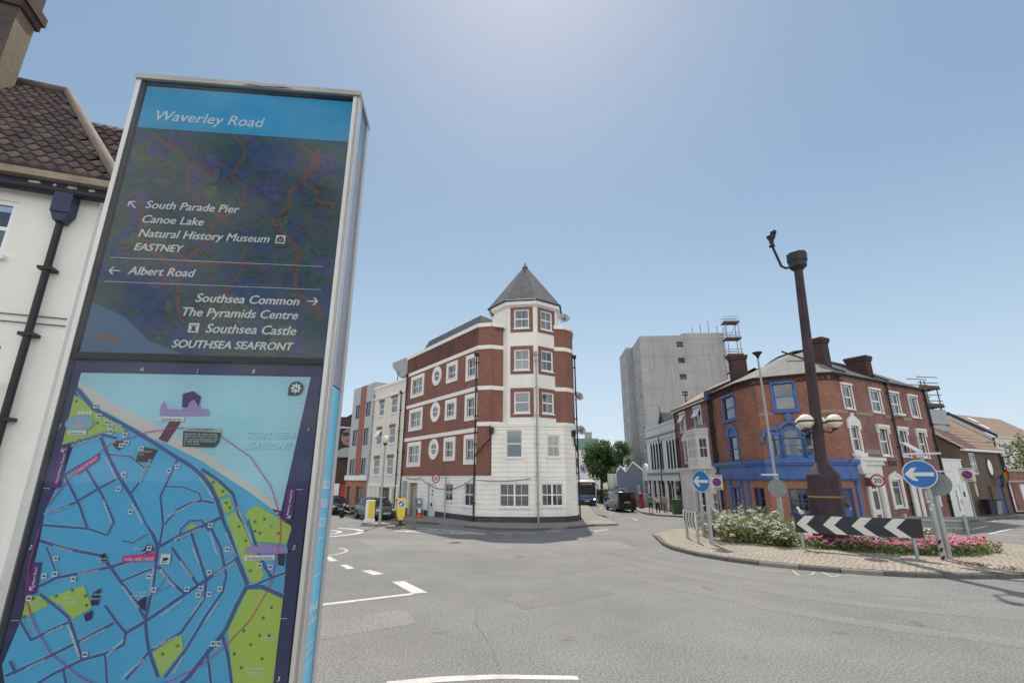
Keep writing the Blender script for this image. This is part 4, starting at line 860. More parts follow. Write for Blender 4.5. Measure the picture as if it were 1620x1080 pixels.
for k, (o, r_) in enumerate(zip(oA[1:4], (.27, .515, .26))):        # three arched lights
    tc = (o[0] + o[1]) / 2
    wd = window(PB, f, *o, -.12, fm=blue, bars=0, cur=['sides', 'sides', 'net'][k], fw=.06, rail=.58)
    s_ = MB(blue); rr = .22 if k != 1 else .3
    f.box(s_, o[0] - .16, o[0], o[2] - .15, o[3], 0, .09); f.box(s_, o[1], o[1] + .16, o[2] - .15, o[3], 0, .09); f.box(s_, o[0] - .2, o[1] + .2, o[2] - .17, o[2], .0, .15)
    ring(s_, f, tc, o[3], r_, r_ * .95, r_ + .17, r_ * .95 + .2, -.0, .1, full=False, ang=(0, math.pi)); s_.build('surround', wd)
    a_ = MB(dark_in); a_.poly(ell(f, tc, o[3] + .005, r_, r_ * .95, .012, ang=(0, math.pi))); a_.use(glassm).poly(ell(f, tc, o[3] + .005, r_, r_ * .95, .02, ang=(0, math.pi))); a_.build('fanlight', wd)
b = MB(blue)
for tc, zc, ra, rb in ((.62, 5.15, .62, .62), (1.63, 5.2, .78, .95), (2.6, 5.15, .62, .62)): ring(b, f, tc, zc, ra - .14, rb - .12, ra + .05, rb + .1, 0, .16, full=False, ang=(0.1, math.pi - .1))
f.pol(b, [(1.5, 6.05), (1.76, 6.05), (1.83, 6.55), (1.63, 6.7), (1.43, 6.55)], 0, .22)
for t in (-.1, 3.0 - .02): f.box(b, t, t + .16, 4.9, 5.3, 0, .16)
f.box(b, .0, 3.0, 3.8, 3.92, 0, .2); b.build('window_hood', PB)
window(PB, f, *oA[4], -.08, fm=blue_d, bars=0, rail=.55, lights=2, cur='sides', sill=blue_d)
d = MB(blue); g_ = PF[3]; g_.box(d, .5, 1.26, .0, 2.07, -.16, -.1); d.use(dark_in); g_.box(d, .62, 1.14, 1.05, 1.9, -.1, -.095); d.use(glassm); g_.quad(d, .62, 1.14, 1.05, 1.9, -.09); dd = d.build('door', PB)
d = MB(blue_d); g_.box(d, .42, .5, 0, 2.15, -.1, .05); g_.box(d, 1.26, 1.34, 0, 2.15, -.1, .05); g_.box(d, .42, 1.34, 2.07, 2.17, -.1, .055); d.use(silver); g_.box(d, 1.08, 1.12, .9, 1.1, -.1, -.05); d.build('door_frame', dd)
# blue fascia and pilasters
b = MB(blue)
for i in range(5):
    f_ = PF[i]; e = .1; t1 = f_.L if i < 4 else .75
    f_.box(b, -e, t1 + .06, 3.62, 3.8, -.05, .36); f_.box(b, -e, t1 + .05, 3.5, 3.62, -.05, .28); f_.box(b, -e * .6, t1 + .03, 2.85, 3.5, -.05, .14); f_.box(b, -e, t1 + .04, 2.68, 2.85, -.05, .22)
    f_.box(b, 0, t1, 2.58, 2.68, -.05, .1)
b.build('fascia', PB)
for f_, t in ((PF[0], .1), (PF[0], 1.7), (PF[0], 3.5), (PF[0], PF[0].L - .3), (PF[4], .45)):
    b = MB(blue); f_.box(b, t, t + .26, 0 if f_ is not PF[0] else -.2, 2.58, 0, .1); f_.box(b, t - .04, t + .3, -.1 if f_ is not PF[0] else -.25, .35, 0, .14); f_.box(b, t - .03, t + .29, 2.4, 2.58, 0, .17); b.build('pilaster', PB)
b = MB(blue_d); PF[0].box(b, 1.96, 3.3, .0, .45, 0, .06); b.build('stall_riser', PB)
# white windows of the right face
for i, (a, c_) in enumerate(xs1):
    wd = window(PB, PR, a, c_, 6.9, 8.42, -.08, bars=1, rail=None if i == 3 else .5, cur=['blind', 'net', 'net', 'blind'][i], fw=.1, lights=1, sill=white, gl=None, open_top=False)
    s_ = MB(white); PR.box(s_, a - .14, c_ + .14, 8.42, 8.55, 0, .1); PR.box(s_, a - .1, a, 6.9, 8.42, 0, .04); PR.box(s_, c_, c_ + .1, 6.9, 8.42, 0, .04)
    if i == 2: PR.box(s_, a + .05, c_ - .05, 6.85, 6.98, .0, .28)
    s_.build('surround', wd)
a, c_ = -11.2, -10.3; wd = window(PB, PR, a, c_, 4.3, 5.85, -.08, bars=0, cur='blind', fw=.08, sill=white); s_ = MB(stone_w)
PR.pol(s_, [(-11.5, 5.65), (-11.2, 5.65), (-11.2, 5.85), (-10.3, 5.85), (-10.3, 5.65), (-10.0, 5.65), (-10.0, 6.15), (-10.45, 6.42), (-10.62, 6.44), (-10.65, 6.66), (-10.85, 6.66), (-10.88, 6.44), (-11.05, 6.42), (-11.5, 6.15)], 0, .1)
PR.box(s_, -11.38, -11.2, 4.3, 5.65, 0, .06); PR.box(s_, -10.3, -10.12, 4.3, 5.65, 0, .06); PR.box(s_, -11.5, -10.0, 3.98, 4.22, 0, .16); s_.build('surround', wd)
for i, (a, c_) in enumerate(xs1[1:]):
    a += .05; c_ -= .05
    wd = window(PB, PR, a, c_, 4.1, 5.95, -.1, bars=0, cur=['sides', 'none', 'sides'][i], fw=.1, sill=stone_w, hrails=(), open_top=False)
    s_ = MB(stone_w); PR.box(s_, a - .2, c_ + .2, 5.95, 6.1, 0, .16); PR.box(s_, a - .12, c_ + .12, 5.82, 5.95, 0, .08)
    for q in (a - .18, c_ + .04): PR.box(s_, q, q + .14, 5.55, 5.95, 0, .13)
    PR.box(s_, a - .08, a, 4.1, 5.82, 0, .05); PR.box(s_, c_, c_ + .08, 4.1, 5.82, 0, .05); s_.build('surround', wd)
    if i == 1:
        o_ = MB(upvc); p0 = PR.pt(a + .1, 5.0, .0); o_.obox(p0, (u60[0] * .95, u60[1] * .95, 0), Vector((PR.n[0] * .75, PR.n[1] * .75, -.6)), Vector((PR.n[0] * .03, PR.n[1] * .03, .04))); o_.build('opened_sash', wd)
# white ground floor doorways
s_ = MB(stone_w); PR.box(s_, -10.62, -10.25, .0, 3.0, 0, .12); PR.box(s_, -9.0, -8.55, .0, 3.0, 0, .12); PR.box(s_, -10.25, -9.0, 2.6, 3.0, 0, .1)
PR.box(s_, -11.3, -8.4, 3.75, 3.95, 0, .42); PR.box(s_, -11.2, -8.5, 3.5, 3.75, 0, .3); PR.box(s_, -11.1, -8.6, 3.0, 3.5, 0, .16)
PR.pol(s_, [(-11.42, 3.95), (-10.9, 3.95), (-10.85, 3.6), (-11.0, 3.1), (-11.3, 2.95), (-11.45, 3.3)], 0, .36); s_.build('door_surround', PB)
d = MB(white); PR.box(d, -10.25, -9.0, .1, 2.6, -.14, -.08); d.use(dark_in); PR.box(d, -10.0, -9.25, 2.1, 2.42, -.08, -.075); PR.box(d, -10.0, -9.25, .9, 1.95, -.08, -.075); d.use(glassm); PR.quad(d, -10.0, -9.25, 2.1, 2.42, -.07); PR.quad(d, -10.0, -9.25, .9, 1.95, -.07); d.use(brick_t); PR.box(d, -10.0, -9.3, .12, .6, -.079, -.06); d.build('door', PB)
def archwin(a, c_, z0, z1):
    wd = window(PB, PR, a, c_, z0, z1, -.08, bars=0, rail=None, hrails=(.72,), cur='half', fw=.1, sill=stone_w); tc = (a + c_) / 2; r_ = (c_ - a) / 2
    s_ = MB(stone_w); PR.box(s_, a - .26, a, z0 - .12, z1, 0, .07); PR.box(s_, c_, c_ + .26, z0 - .12, z1, 0, .07); s_.poly(ell(PR, tc, z1, r_ + .26, .38, .05, ang=(0, math.pi))); ring(s_, PR, tc, z1, r_ + .12, .28, r_ + .28, .42, 0, .1, full=False, ang=(0, math.pi)); PR.box(s_, tc - .08, tc + .08, z1 + .3, z1 + .52, 0, .13); s_.build('surround', wd)
archwin(-7.5, -6.25, .95, 2.62); archwin(-2.5, -1.3, .95, 2.62)
d = MB(white); PR.box(d, -4.85, -4.0, .0, 2.9, -.14, -.08); d.use(dark_in); PR.box(d, -4.75, -4.1, 2.2, 2.75, -.08, -.075); d.use(glassm); PR.quad(d, -4.75, -4.1, 2.2, 2.75, -.07); dd = d.build('door', PB)
s_ = MB(stone_w); PR.box(s_, -5.1, -4.85, 0, 2.95, 0, .1); PR.box(s_, -4.0, -3.75, 0, 2.95, 0, .1); PR.pol(s_, [(-5.15, 2.95), (-3.7, 2.95), (-3.85, 3.25), (-4.43, 3.42), (-5.0, 3.25)], 0, .12); s_.build('surround', dd)
b = MB(black)
for a in (-7.3, -4.3): PR.box(b, a, a + 1.05, 3.5, 3.8, 0, .04)
b.build('air_vent', PB)
b = MB(grey_p); PR.box(b, -9.75, -8.15, 4.2, 4.42, .0, .03); b.use(black); ftext(b, PR, 'WAVERLEY ROAD', -9.66, 4.26, .034, 1.4); b.build('street_nameplate', PB)
for f_, a, c_ in ((PR, -10.1, -8.0), (PR, -6.4, -5.55), (PR, -3.8, -2.55), (f, 0, .8), (PF[4], 0, PF[4].L), (PF[3], 0, PF[3].L)): b = MB(mat('stone_band', (.30, .25, .19), .9, .15, 2)); f_.box(b, a, c_, 6.6, 6.79, 0, .014); b.build('string_course', PB)
pipe(PB, PR, -5.57, -.1, 8.9, .12, .055); pipe(PB, PR, .14, -.1, 8.9, .12, .075)
pipe(PB, PF[0], .35, -.4, 8.9, .14, .06); pipe(PB, PF[0], .05, -.4, 8.9, .12, .06)
b = MB(navy); PF[0].box(b, -.2, .5, 8.6, 9.35, .05, .4); b.build('rainwater_box', PB)

# ---------------------------------------------------------------- brick house with the white bay
BH = thing('bay_house', 'narrow red brick house with a white stucco bay, between the two pubs', 'house', (16, 42, 0))
FB = Fr((15.72, 46.3), (15.72, 37.72)); tb_ = lambda y: 46.3 - y
ops = [(tb_(44.9), tb_(43.7), 6.75, 8.4), (tb_(41.3), tb_(39.9), 6.75, 8.45), (tb_(44.5), tb_(43.6), 4.0, 5.9)]
b = MB(brick_t); wall(b, FB, 0, FB.L, 3.4, 9.0, ops, .14); b.use(white); wall(b, FB, 0, FB.L, -.7, 3.4, [(1.2, 2.6, -.6, 1.7), (6.9, 7.8, .3, 1.6), (3.4, 5.6, -.1, 1.9)], .16); b.use(brick_t)
e = Fr((15.72, 46.3 - .02), az=90); b.poly([(15.72, 46.28, -.6), (23, 46.28, -.6), (23, 46.28, 9), (19.5, 46.28, 11), (15.72, 46.28, 9)]); b.build('wall', BH)
b = MB(tile_r); b.poly([(15.45, 46.5, 8.95), (15.45, 37.75, 8.95), (19.6, 37.75, 11.3), (19.6, 46.5, 11.3)]); b.poly([(19.6, 46.5, 11.3), (19.6, 37.75, 11.3), (24, 37.75, 8.9), (24, 46.5, 8.9)]); b.build('roof', BH)
b = MB(white); b.box(15.42, 15.5, 37.75, 46.5, 8.72, 8.92); b.use(black); b.tube([(15.38, 37.8, 8.9), (15.38, 46.4, 8.9)], .06, 6); b.build('gutter', BH)
for i, o in enumerate(ops):
    wd = window(BH, FB, *o, -.06, bars=1, cur=['sides', 'net', 'net'][i], sill=stone_w, open_top=i < 2); s_ = MB(stone_w); a, c_ = o[0], o[1]
    FB.box(s_, a - .2, c_ + .2, o[3], o[3] + .18, 0, .1); FB.box(s_, a - .15, a, o[2], o[3], 0, .05); FB.box(s_, c_, c_ + .15, o[2], o[3], 0, .05)
    if i == 2: FB.pol(s_, [(a - .3, 5.95), (c_ + .3, 5.95), (c_ + .3, 6.15), ((a + c_) / 2, 6.6), (a - .3, 6.15)], 0, .14)
    s_.build('surround', wd)
b = MB(stone_w); t0, t1 = tb_(42.5), tb_(38.9); D_ = .75; P = [(t0, 0), (t0 + .7, D_), (t1 - .7, D_), (t1, 0)]
def bay(b, z0, z1, k): b.prism([FB.pt(t + (t - (t0 + t1) / 2) * k, z0, d + (d > 0) * k * 1.6) for t, d in P], (0, 0, z1 - z0))
bay(b, 3.4, 4.1, 0.02); bay(b, 6.0, 6.2, .0); bay(b, 6.2, 6.45, .05); bay(b, 6.45, 6.6, .09)
q = [FB.pt(*(P[i][0], 4.1, P[i][1])) for i in range(4)]
bf = [Fr(q[i][:2], q[i + 1][:2]) for i in range(3)]
for f_ in bf: wall(b, f_, 0, f_.L, 4.1, 6.0, [(.16, f_.L - .16, 4.25, 5.85)], .1)
bb = b.build('bay', BH)
for f_ in bf: window(bb, f_, .16, f_.L - .16, 4.25, 5.85, -.05, bars=1, cur='net', name='window')
b = MB(lead); b.poly([FB.pt(t + (t - (t0 + t1) / 2) * .09, 6.61, d * 1.1) for t, d in P]); b.poly([FB.pt(t0, 7.0, 0), FB.pt(t0 - .15, 6.62, .05), FB.pt(t0 + .65, 6.62, .85), FB.pt(t1 - .65, 6.62, .85), FB.pt(t1 + .15, 6.62, .05), FB.pt(t1, 7.0, 0)]); b.build('bay_roof', BH)
b = MB(stone_w); FB.box(b, 0, FB.L, 3.4, 3.58, 0, .28); FB.box(b, 0, FB.L, 3.15, 3.4, 0, .14)
for t in (.05, 2.9, 6.2, 8.2): FB.box(b, t, t + .3, -.7, 3.15, 0, .09)
b.build('shopfront_trim', BH)
d = MB(blue_d); FB.box(d, 3.4, 5.6, -.1, 1.9, -.2, -.14); d.use(glassm); FB.quad(d, 3.5, 5.5, .3, 1.8, -.13); d.build('shop_window', BH)
d = MB(white); FB.box(d, 1.2, 2.6, -.6, 1.7, -.2, -.14); d.build('door', BH); window(BH, FB, 6.9, 7.8, .3, 1.6, -.06, bars=2, rail=.5, cur='none')
pipe(BH, FB, .1, -.6, 8.8, .1, .05); pipe(BH, FB, 8.3, -.5, 8.8, .1, .05)

# ---------------------------------------------------------------- white pub with black timbers
WP = thing('white_pub', 'white pub front with tall black mullioned windows and two dark gablets', 'pub', (16, 52, -.6))
FP = Fr((15.75, 57), (15.75, 46.32)); ty = lambda y: 57 - y
g1 = [(ty(55.5) + .0, ty(51.3), 3.6, 6.25), (ty(49.7), ty(46.0), 3.6, 6.2)]
gf = [(ty(55.8), ty(54.9), -.5, 2.2), (ty(53.8), ty(53.0), -.5, 2.3), (ty(52.4), ty(51.5), -.5, 2.3), (ty(50.3), ty(49.3), .2, 2.2), (ty(48.2), ty(47.0), -.55, 2.2)]
b = MB(white); wall(b, FP, 0, FP.L, -.75, 8.15, g1 + gf, .3); b.poly([(15.75, 57, -.7), (22, 57, -.7), (22, 57, 8), (15.75, 57, 8.1)]); b.poly([(15.75, 57, 8.0), (15.75, 46.3, 8.0), (23, 46.3, 8.0), (23, 57, 8.0)]); b.build('wall', WP)
b = MB(stone_w); FP.box(b, 0, FP.L, 6.65, 7.0, 0, .14); FP.box(b, 0, FP.L, 8.0, 8.2, -.1, .14)
for t in (.1, 5.4, 10.2): FP.box(b, t, t + .35, 7.1, 8.0, 0, .1)
FP.box(b, .6, 5.3, 7.3, 7.8, 0, .05); FP.box(b, 5.9, 10.1, 7.3, 7.8, 0, .05)
b.use(lead); FP.box(b, 0, FP.L, 7.0, 7.12, 0, .24); FP.box(b, 0, FP.L, 3.05, 3.22, 0, .26); b.use(white); FP.box(b, 0, FP.L, 2.45, 3.05, 0, .12); b.build('cornice', WP)
for a, c_, z0, z1 in g1:
    w_ = window(WP, FP, a, c_, z0, z1, -.22, fm=black, bars=0, rail=None, cur='half', lights=4, fw=.09)
    m = MB(white); n = 4
    for k in range(1, n): x = a + (c_ - a) * k / n; FP.box(m, x - .17, x + .17, z0, z1, -.2, .06); 
    m.use(black)
    for k in range(0, n + 1): x = a + (c_ - a) * k / n; FP.box(m, x + (.17 if k < n else -.05), x + (.26 if k < n else .1), z0, z1 + .2, -.05, .08)
    m.build('mullion', w_)
for k, (a, c_, z0, z1) in enumerate(gf): window(WP, FP, a, c_, z0, z1, -.2, fm=black, bars=0, rail=.75, cur='none', fw=.09)
b = MB(black)
for t in (.3, 2.3, 4.0, 5.0, 7.0, 8.2, 10.3): FP.box(b, t, t + .12, -.7, 2.45, 0, .1); FP.box(b, t - .06, t + .18, 2.1, 2.45, 0, .16)
FP.tube(b, [(5.2, -.7, .14), (5.2, 7.0, .14)], .06); b.build('pilaster', WP)
b = MB(mat('purple_sign', (.07, .02, .07), .5)); FP.box(b, ty(46.9), ty(46.0), 1.5, 2.35, .3, .36); FP.box(b, ty(46.9) - .05, ty(46.9), 1.2, 2.4, .0, .36); b.use(white); ftext(b, FP, 'BAR', ty(46.8), 1.75, .365, .6, .28); b.build('hanging_sign', WP)
for yy in (55.6, 47.0):                     # two gablets behind the parapet
    b = MB(slate); x0, x1, h, w_ = 17.2, 21, 10.0, 1.4
    b.poly([(x0, yy - w_, 8.0), (x0, yy, h), (x1, yy, h), (x1, yy - w_, 8.0)]); b.use(mat('pale_tile', (.33, .3, .22), .8, .15, 2)); b.poly([(x0, yy, h), (x0, yy + w_, 8.0), (x1, yy + w_, 8.0), (x1, yy, h)])  # back slope in a paler tile than the slate one
    b.use(black); b.poly([(x0 + .1, yy - w_, 8), (x0 + .1, yy + w_, 8), (x0 + .1, yy, h)])
    for s_ in (-1, 1): b.prism([(x0 - .06, yy, h + .12), (x0 - .06, yy, h - .22), (x0 - .06, yy + s_ * (w_ + .1), 7.8), (x0 - .06, yy + s_ * (w_ + .1), 8.1)], (.12, 0, 0))
    b.tube([(x0 - .02, yy, h - .3), (x0 - .02, yy, h + .7)], .05, 5); b.build('gablet', WP)

# ---------------------------------------------------------------- low blue grey workshop with zigzag gables
ZB = thing('zigzag_workshop', 'low blue grey workshop with white edged zigzag gables, left of the white pub', 'building', (14, 60, -.6))
zb = mat('blue_grey_wall', (.20, .24, .30), .8, .08, .8); FZ = Fr((12.75, 60.5), (15.6, 59.3)); zl = FZ.L
prof = [(0, -.8), (zl, -.8), (zl, 3.55), (zl * .66, 4.45), (zl * .36, 3.3), (zl * .18, 3.95), (0, 3.2)]
b = MB(zb); FZ.pol(b, prof, -.2, 0); b.use(white); q = prof[2:]
for i in range(len(q) - 1): FZ.pol(b, [q[i], q[i + 1], (q[i + 1][0], q[i + 1][1] + .2), (q[i][0], q[i][1] + .2)], -.25, .08)
fz2 = Fr((15.6, 59.3), (15.75, 57.02)); wall(b, fz2, 0, fz2.L, -.8, 3.6); b.box(15.8, 17.5, 57.1, 57.5, -.6, 4.2); ring(b, fz2, 1.0, 3.55, .01, .01, .75, .8, -.2, .02, full=False, ang=(0, math.pi)); b.build('wall', ZB)
b = MB(lead); b.poly([FZ.pt(0, 3.2, 0), FZ.pt(zl, 3.5, 0), FZ.pt(zl, 3.5, -9), FZ.pt(0, 3.2, -9)]); b.build('roof', ZB)
window(ZB, FZ, .25, 1.0, -.1, 1.5, .03, bars=1, rail=.5, cur='none'); window(ZB, fz2, .5, 1.9, .9, 2.5, .05, bars=1, cur='none')
b = MB(silver); FZ.box(b, 2.4, 2.75, .2, 1.9, 0, .2); b.use(mat('awning_blue', (.3, .45, .6), .6)); fz2.box(b, .6, 1.9, .2, .9, .3, .9); b.build('sign_board', ZB)

# ---------------------------------------------------------------- grey tower block
dull_gl = glass_mat('tower_glass', (.4, .45, .5), .0)
TB = thing('tower_block', 'tall grey concrete tower block with few small windows, scaffolded on its right side', 'tower', (27, 80, 0))
V = [(20.67, 89.2), (20.2, 81.8), (21.3, 81.9), (20.8, 75.0), (34.2, 74.2)]; b = MB(conc); TF = [Fr(V[i], V[i + 1]) for i in range(4)]
wins = {0: [], 1: [], 2: [], 3: []}
for k in range(8):
    z = 23.0 - 2.68 * k; wins[3].append((5.85, 7.0, z, z + 1.0))
    wins[2] += [(1.2, 2.4, z - .2, z + 1.2), (3.9, 5.5, z - .2, z + 1.2)]; wins[0] += [(1.3, 2.6, z - .2, z + 1.2), (4.6, 5.8, z - .2, z + 1.2)]
wall(b, TF[3], 0, TF[3].L, -.6, 25.0, wins[3], .12)
for k in (0, 1, 2): wall(b, TF[k], 0, TF[k].L, -.6, 24.9, wins[k], .12)
e = Fr((34.2, 74.2), az=3); wall(b, e, 0, 16, -.6, 25.0); e2 = Fr((34.9, 90), V[0]); wall(b, e2, 0, e2.L, -.6, 25)
b.poly([(x, y, 24.85) for x, y in V] + [(34.9, 90, 24.85)]); TF[3].box(b, 6.9, TF[3].L, 25.0, 25.35, -10, .0); b.build('concrete_wall', TB)
b = MB(mat('panel_joint', (.3, .29, .28), .9))
for k in range(9): z = 24.3 - 2.68 * k; TF[3].box(b, 0, TF[3].L, z - .03, z + .03, 0, .012); TF[2].box(b, 0, TF[2].L, z - .03, z + .03, 0, .012); TF[0].box(b, 0, TF[0].L, z - .03, z + .03, 0, .012)
b.build('panel_joints', TB)
for k in (3, 2, 0):
    for i, o in enumerate(wins[k]): window(TB, TF[k], *o, -.05, fm=grey_p if k == 3 and i % 4 != 3 else upvc, bars=0, rail=.5 if (i % 3 == 0) else None, cur=['none', 'none', 'half', 'none', 'one'][(i * 7 + k) % 5] if k == 3 else ['blind', 'none', 'net', 'none', 'half'][(i * 7 + k) % 5], fw=.06 if k == 3 else .1, lights=1 if k == 3 else 2, gl=dull_gl)

def scaffold(name, label, p, az, nx_, ny_, sx, sy, lv, lift, top, sheet_=None):
    root = thing(name, label, 'scaffold', (p[0], p[1], 0)); f_ = Fr(p, az=az); b = MB(mat('scaffold_tube', (.15, .14, .14), .6, .2, 3, metal=.3))
    for i in range(nx_ + 1):
        for j in range(ny_ + 1): b.tube([f_.pt(i * sx, lv, j * sy), f_.pt(i * sx, top + R.uniform(-.4, 1.0), j * sy)], .05, 5)
    z = lv + lift
    while z < top + .6:
        for j in range(ny_ + 1):
            for dz in (0, .55, 1.05): b.tube([f_.pt(-.3, z + dz, j * sy), f_.pt(nx_ * sx + .3, z + dz, j * sy)], .04, 5)
        for i in range(nx_ + 1): b.tube([f_.pt(i * sx, z, -.3), f_.pt(i * sx, z, ny_ * sy + .3)], .04, 5)
        if int(z / lift) % 2: b.tube([f_.pt(0, z - lift, ny_ * sy), f_.pt(nx_ * sx, z, ny_ * sy)], .035, 5)
        z += lift
    b.build('tubes', root); z = lv + lift
    while z < top + .6: b = MB(mat('scaffold_board', (.12, .075, .06), .85, .25, 2)); f_.box(b, -.3, nx_ * sx + .3, z + .05, z + .12, -.1, ny_ * sy + .1); f_.box(b, -.3, nx_ * sx + .3, z + .12, z + .32, ny_ * sy, ny_ * sy + .04); z += lift; b.build('board_lift', root)
    return root, f_
scaffold('scaffold', 'rusty tube and board scaffold climbing the right side of the grey tower block', (34.3, 74.1), 93, 1, 1, 1.9, 1.2, 5, 2.7, 26.4)
scaffold('scaffold', 'row of guard rail tubes standing on the roof of the grey tower block', (30.2, 76.5), 93, 4, 0, 1.35, 1, 25.3, 40, 27.2)
rr_, f_ = scaffold('scaffold', 'short scaffold with grey sheeting rising behind the right end of the corner pub', (35.0, 41.4), 80, 1, 1, 1.5, .9, 5.4, 1.55, 10.2)
b = MB(mat('debris_sheet', (.38, .41, .42), .7, .1, 1)); f_.box(b, .1, 1.75, 6.5, 8.3, .98, 1.0); b.build('sheeting', rr_)

# ---------------------------------------------------------------- low brown house, porch, garages
BR = thing('brown_house', 'low brown brick and stone house with red tiled roof, right of the corner pub', 'house', (38, 40, 0))
ops = [(5.7, 6.9, 3.0, 4.6), (7.6, 8.5, .0, 2.1), (5.4, 6.1, 1.4, 2.4), (9.9, 10.9, .0, 2.2)]
b = MB(brick_b); wall(b, PR, 4.1, 12.1, -.1, 5.0, ops, .14); gb = Fr(PR.pt(4.1, 0, -7)[:2], PR.pt(4.1, 0)[:2]); L = gb.L
b.poly([gb.pt(0, 0), gb.pt(L, 0), gb.pt(L, 5.0), gb.pt(L / 2, 7.8), gb.pt(0, 5)]); gb2 = Fr(PR.pt(12.1, 0)[:2], PR.pt(12.1, 0, -7)[:2]); b.poly([gb2.pt(0, 0), gb2.pt(L, 0), gb2.pt(L, 5.0), gb2.pt(L / 2, 7.8), gb2.pt(0, 5)]); b.build('wall', BR)
b = MB(tile_r); q = [PR.pt(3.9, 4.9, .3), PR.pt(12.4, 4.9, .3), PR.pt(12.4, 7.85, -3.5), PR.pt(3.9, 7.85, -3.5)]; b.poly(q); b.poly([q[3], q[2], PR.pt(12.4, 4.9, -7.3), PR.pt(3.9, 4.9, -7.3)])
for k in range(9):
    t = k / 9; a = q[0].lerp(q[3], t); c_ = q[1].lerp(q[2], t); b.poly([a + Vector((0, 0, .02)), c_ + Vector((0, 0, .02)), c_ + Vector((0, 0, .06)), a + Vector((0, 0, .06))]); a2 = q[0].lerp(q[3], t + .11); c2 = q[1].lerp(q[2], t + .11); b.poly([a + Vector((0, 0, .06)), c_ + Vector((0, 0, .06)), c2 + Vector((0, 0, .02)), a2 + Vector((0, 0, .02))])
b.build('roof', BR)
b = MB(white); PR.box(b, 4.2, 12.3, 4.72, 4.9, .05, .33); b.use(lead); p = PR.pt(5.2, 6.9, -2.4); p2 = PR.pt(8.4, 6.9, -2.4); b.tube([p, p2], .12, 6); b.build('fascia', BR)
window(BR, PR, *ops[0], -.05, bars=1, cur='none', lights=2); d = MB(mat('dark_red_door', (.10, .03, .035), .6)); PR.box(d, 7.6, 8.5, 0, 2.1, -.14, -.08); d.build('door', BR); d = MB(blue_d); PR.box(d, 9.9, 10.9, 0, 2.2, -.14, -.08); d.build('door', BR)
d = MB(blind); PR.box(d, 5.4, 6.1, 1.4, 2.4, -.14, -.08); d.build('window', BR)
b = MB(upvc); ring(b, PR, 9.3, 3.55, .02, .02, .42, .6, -.02, .05); b.use(black); ring(b, PR, 9.3, 3.55, .42, .6, .62, .85, 0, .04); b.build('oval_window', BR)
b = MB(black); PR.box(b, 12.0, 12.15, 3.6, 4.5, .1, .2); PR.tube(b, [(12.1, 4.4, .1), (12.1, 4.4, .6)], .03); b.use(mat('lantern_glass', (.6, .62, .6), .2)); q = PR.pt(12.1, 3.9, .6); b.box(q.x - .14, q.x + .14, q.y - .14, q.y + .14, q.z, q.z + .45); b.build('wall_lantern', BR)
pipe(BR, PR, 11.9, 0, 4.7, .1, .06, navy)
WX = thing('white_porch', 'white flat fronted entrance box with recessed door, between the corner pub and the brown house', 'porch', (33, 37, 0))
b = MB(stone_w); wall(b, PR, .55, 3.95, -.1, 4.05, [(1.75, 2.75, .0, 2.2)], .14); e = Fr(PR.pt(3.95, 0)[:2], PR.pt(3.95, 0, -1.5)[:2]); wall(b, e, 0, e.L, -.1, 4.05); b.poly([PR.pt(.55, 4.05), PR.pt(3.95, 4.05), PR.pt(3.95, 4.05, -1.5), PR.pt(.55, 4.05, -1.5)]); PR.box(b, .5, 4.0, 4.0, 4.1, -.05, .05); b.build('wall', WX)
b = MB(upvc); PR.box(b, 1.75, 2.75, .0, 2.2, -.13, -.08); b.use(glassm); PR.box(b, 1.95, 2.15, .4, 1.9, -.08, -.075); b.use(grey_m); PR.box(b, 2.55, 2.6, .9, 1.2, -.08, -.04); b.build('door', WX)
b = MB(black); PR.box(b, 3.05, 3.17, 1.4, 1.75, 0, .06); b.build('entry_phone', WX)
GA = thing('garage_row', 'flat roofed red brick garages with white doors, at the far right', 'garage', (46, 46, 0)); FGg = Fr((42.6, 44.6), (56, 49.0))
b = MB(brick_t); wall(b, FGg, 0, 14, -.1, 3.4, [(1.0, 2.0, -.1, 2.2), (2.5, 3.4, -.1, 2.2), (4.4, 6.4, -.1, 2.2), (7.3, 9.4, -.1, 2.2)], .2); b.poly([FGg.pt(0, 3.35, 0), FGg.pt(14, 3.35, 0), FGg.pt(14, 3.35, -6), FGg.pt(0, 3.35, -6)]); b.build('wall', GA)
b = MB(conc); FGg.box(b, -.1, 14, 3.3, 3.5, -.2, .08); FGg.box(b, 0, 14, 2.35, 2.5, 0, .06); b.build('coping', GA)
for a, c_ in ((1.0, 2.0), (2.5, 3.4), (4.4, 6.4), (7.3, 9.4)): b = MB(white); FGg.box(b, a, c_, -.1, 2.2, -.2, -.14); [FGg.box(b, a, c_, z, z + .03, -.14, -.12) for z in (.5, 1.0, 1.5)]; b.build('garage_door', GA)
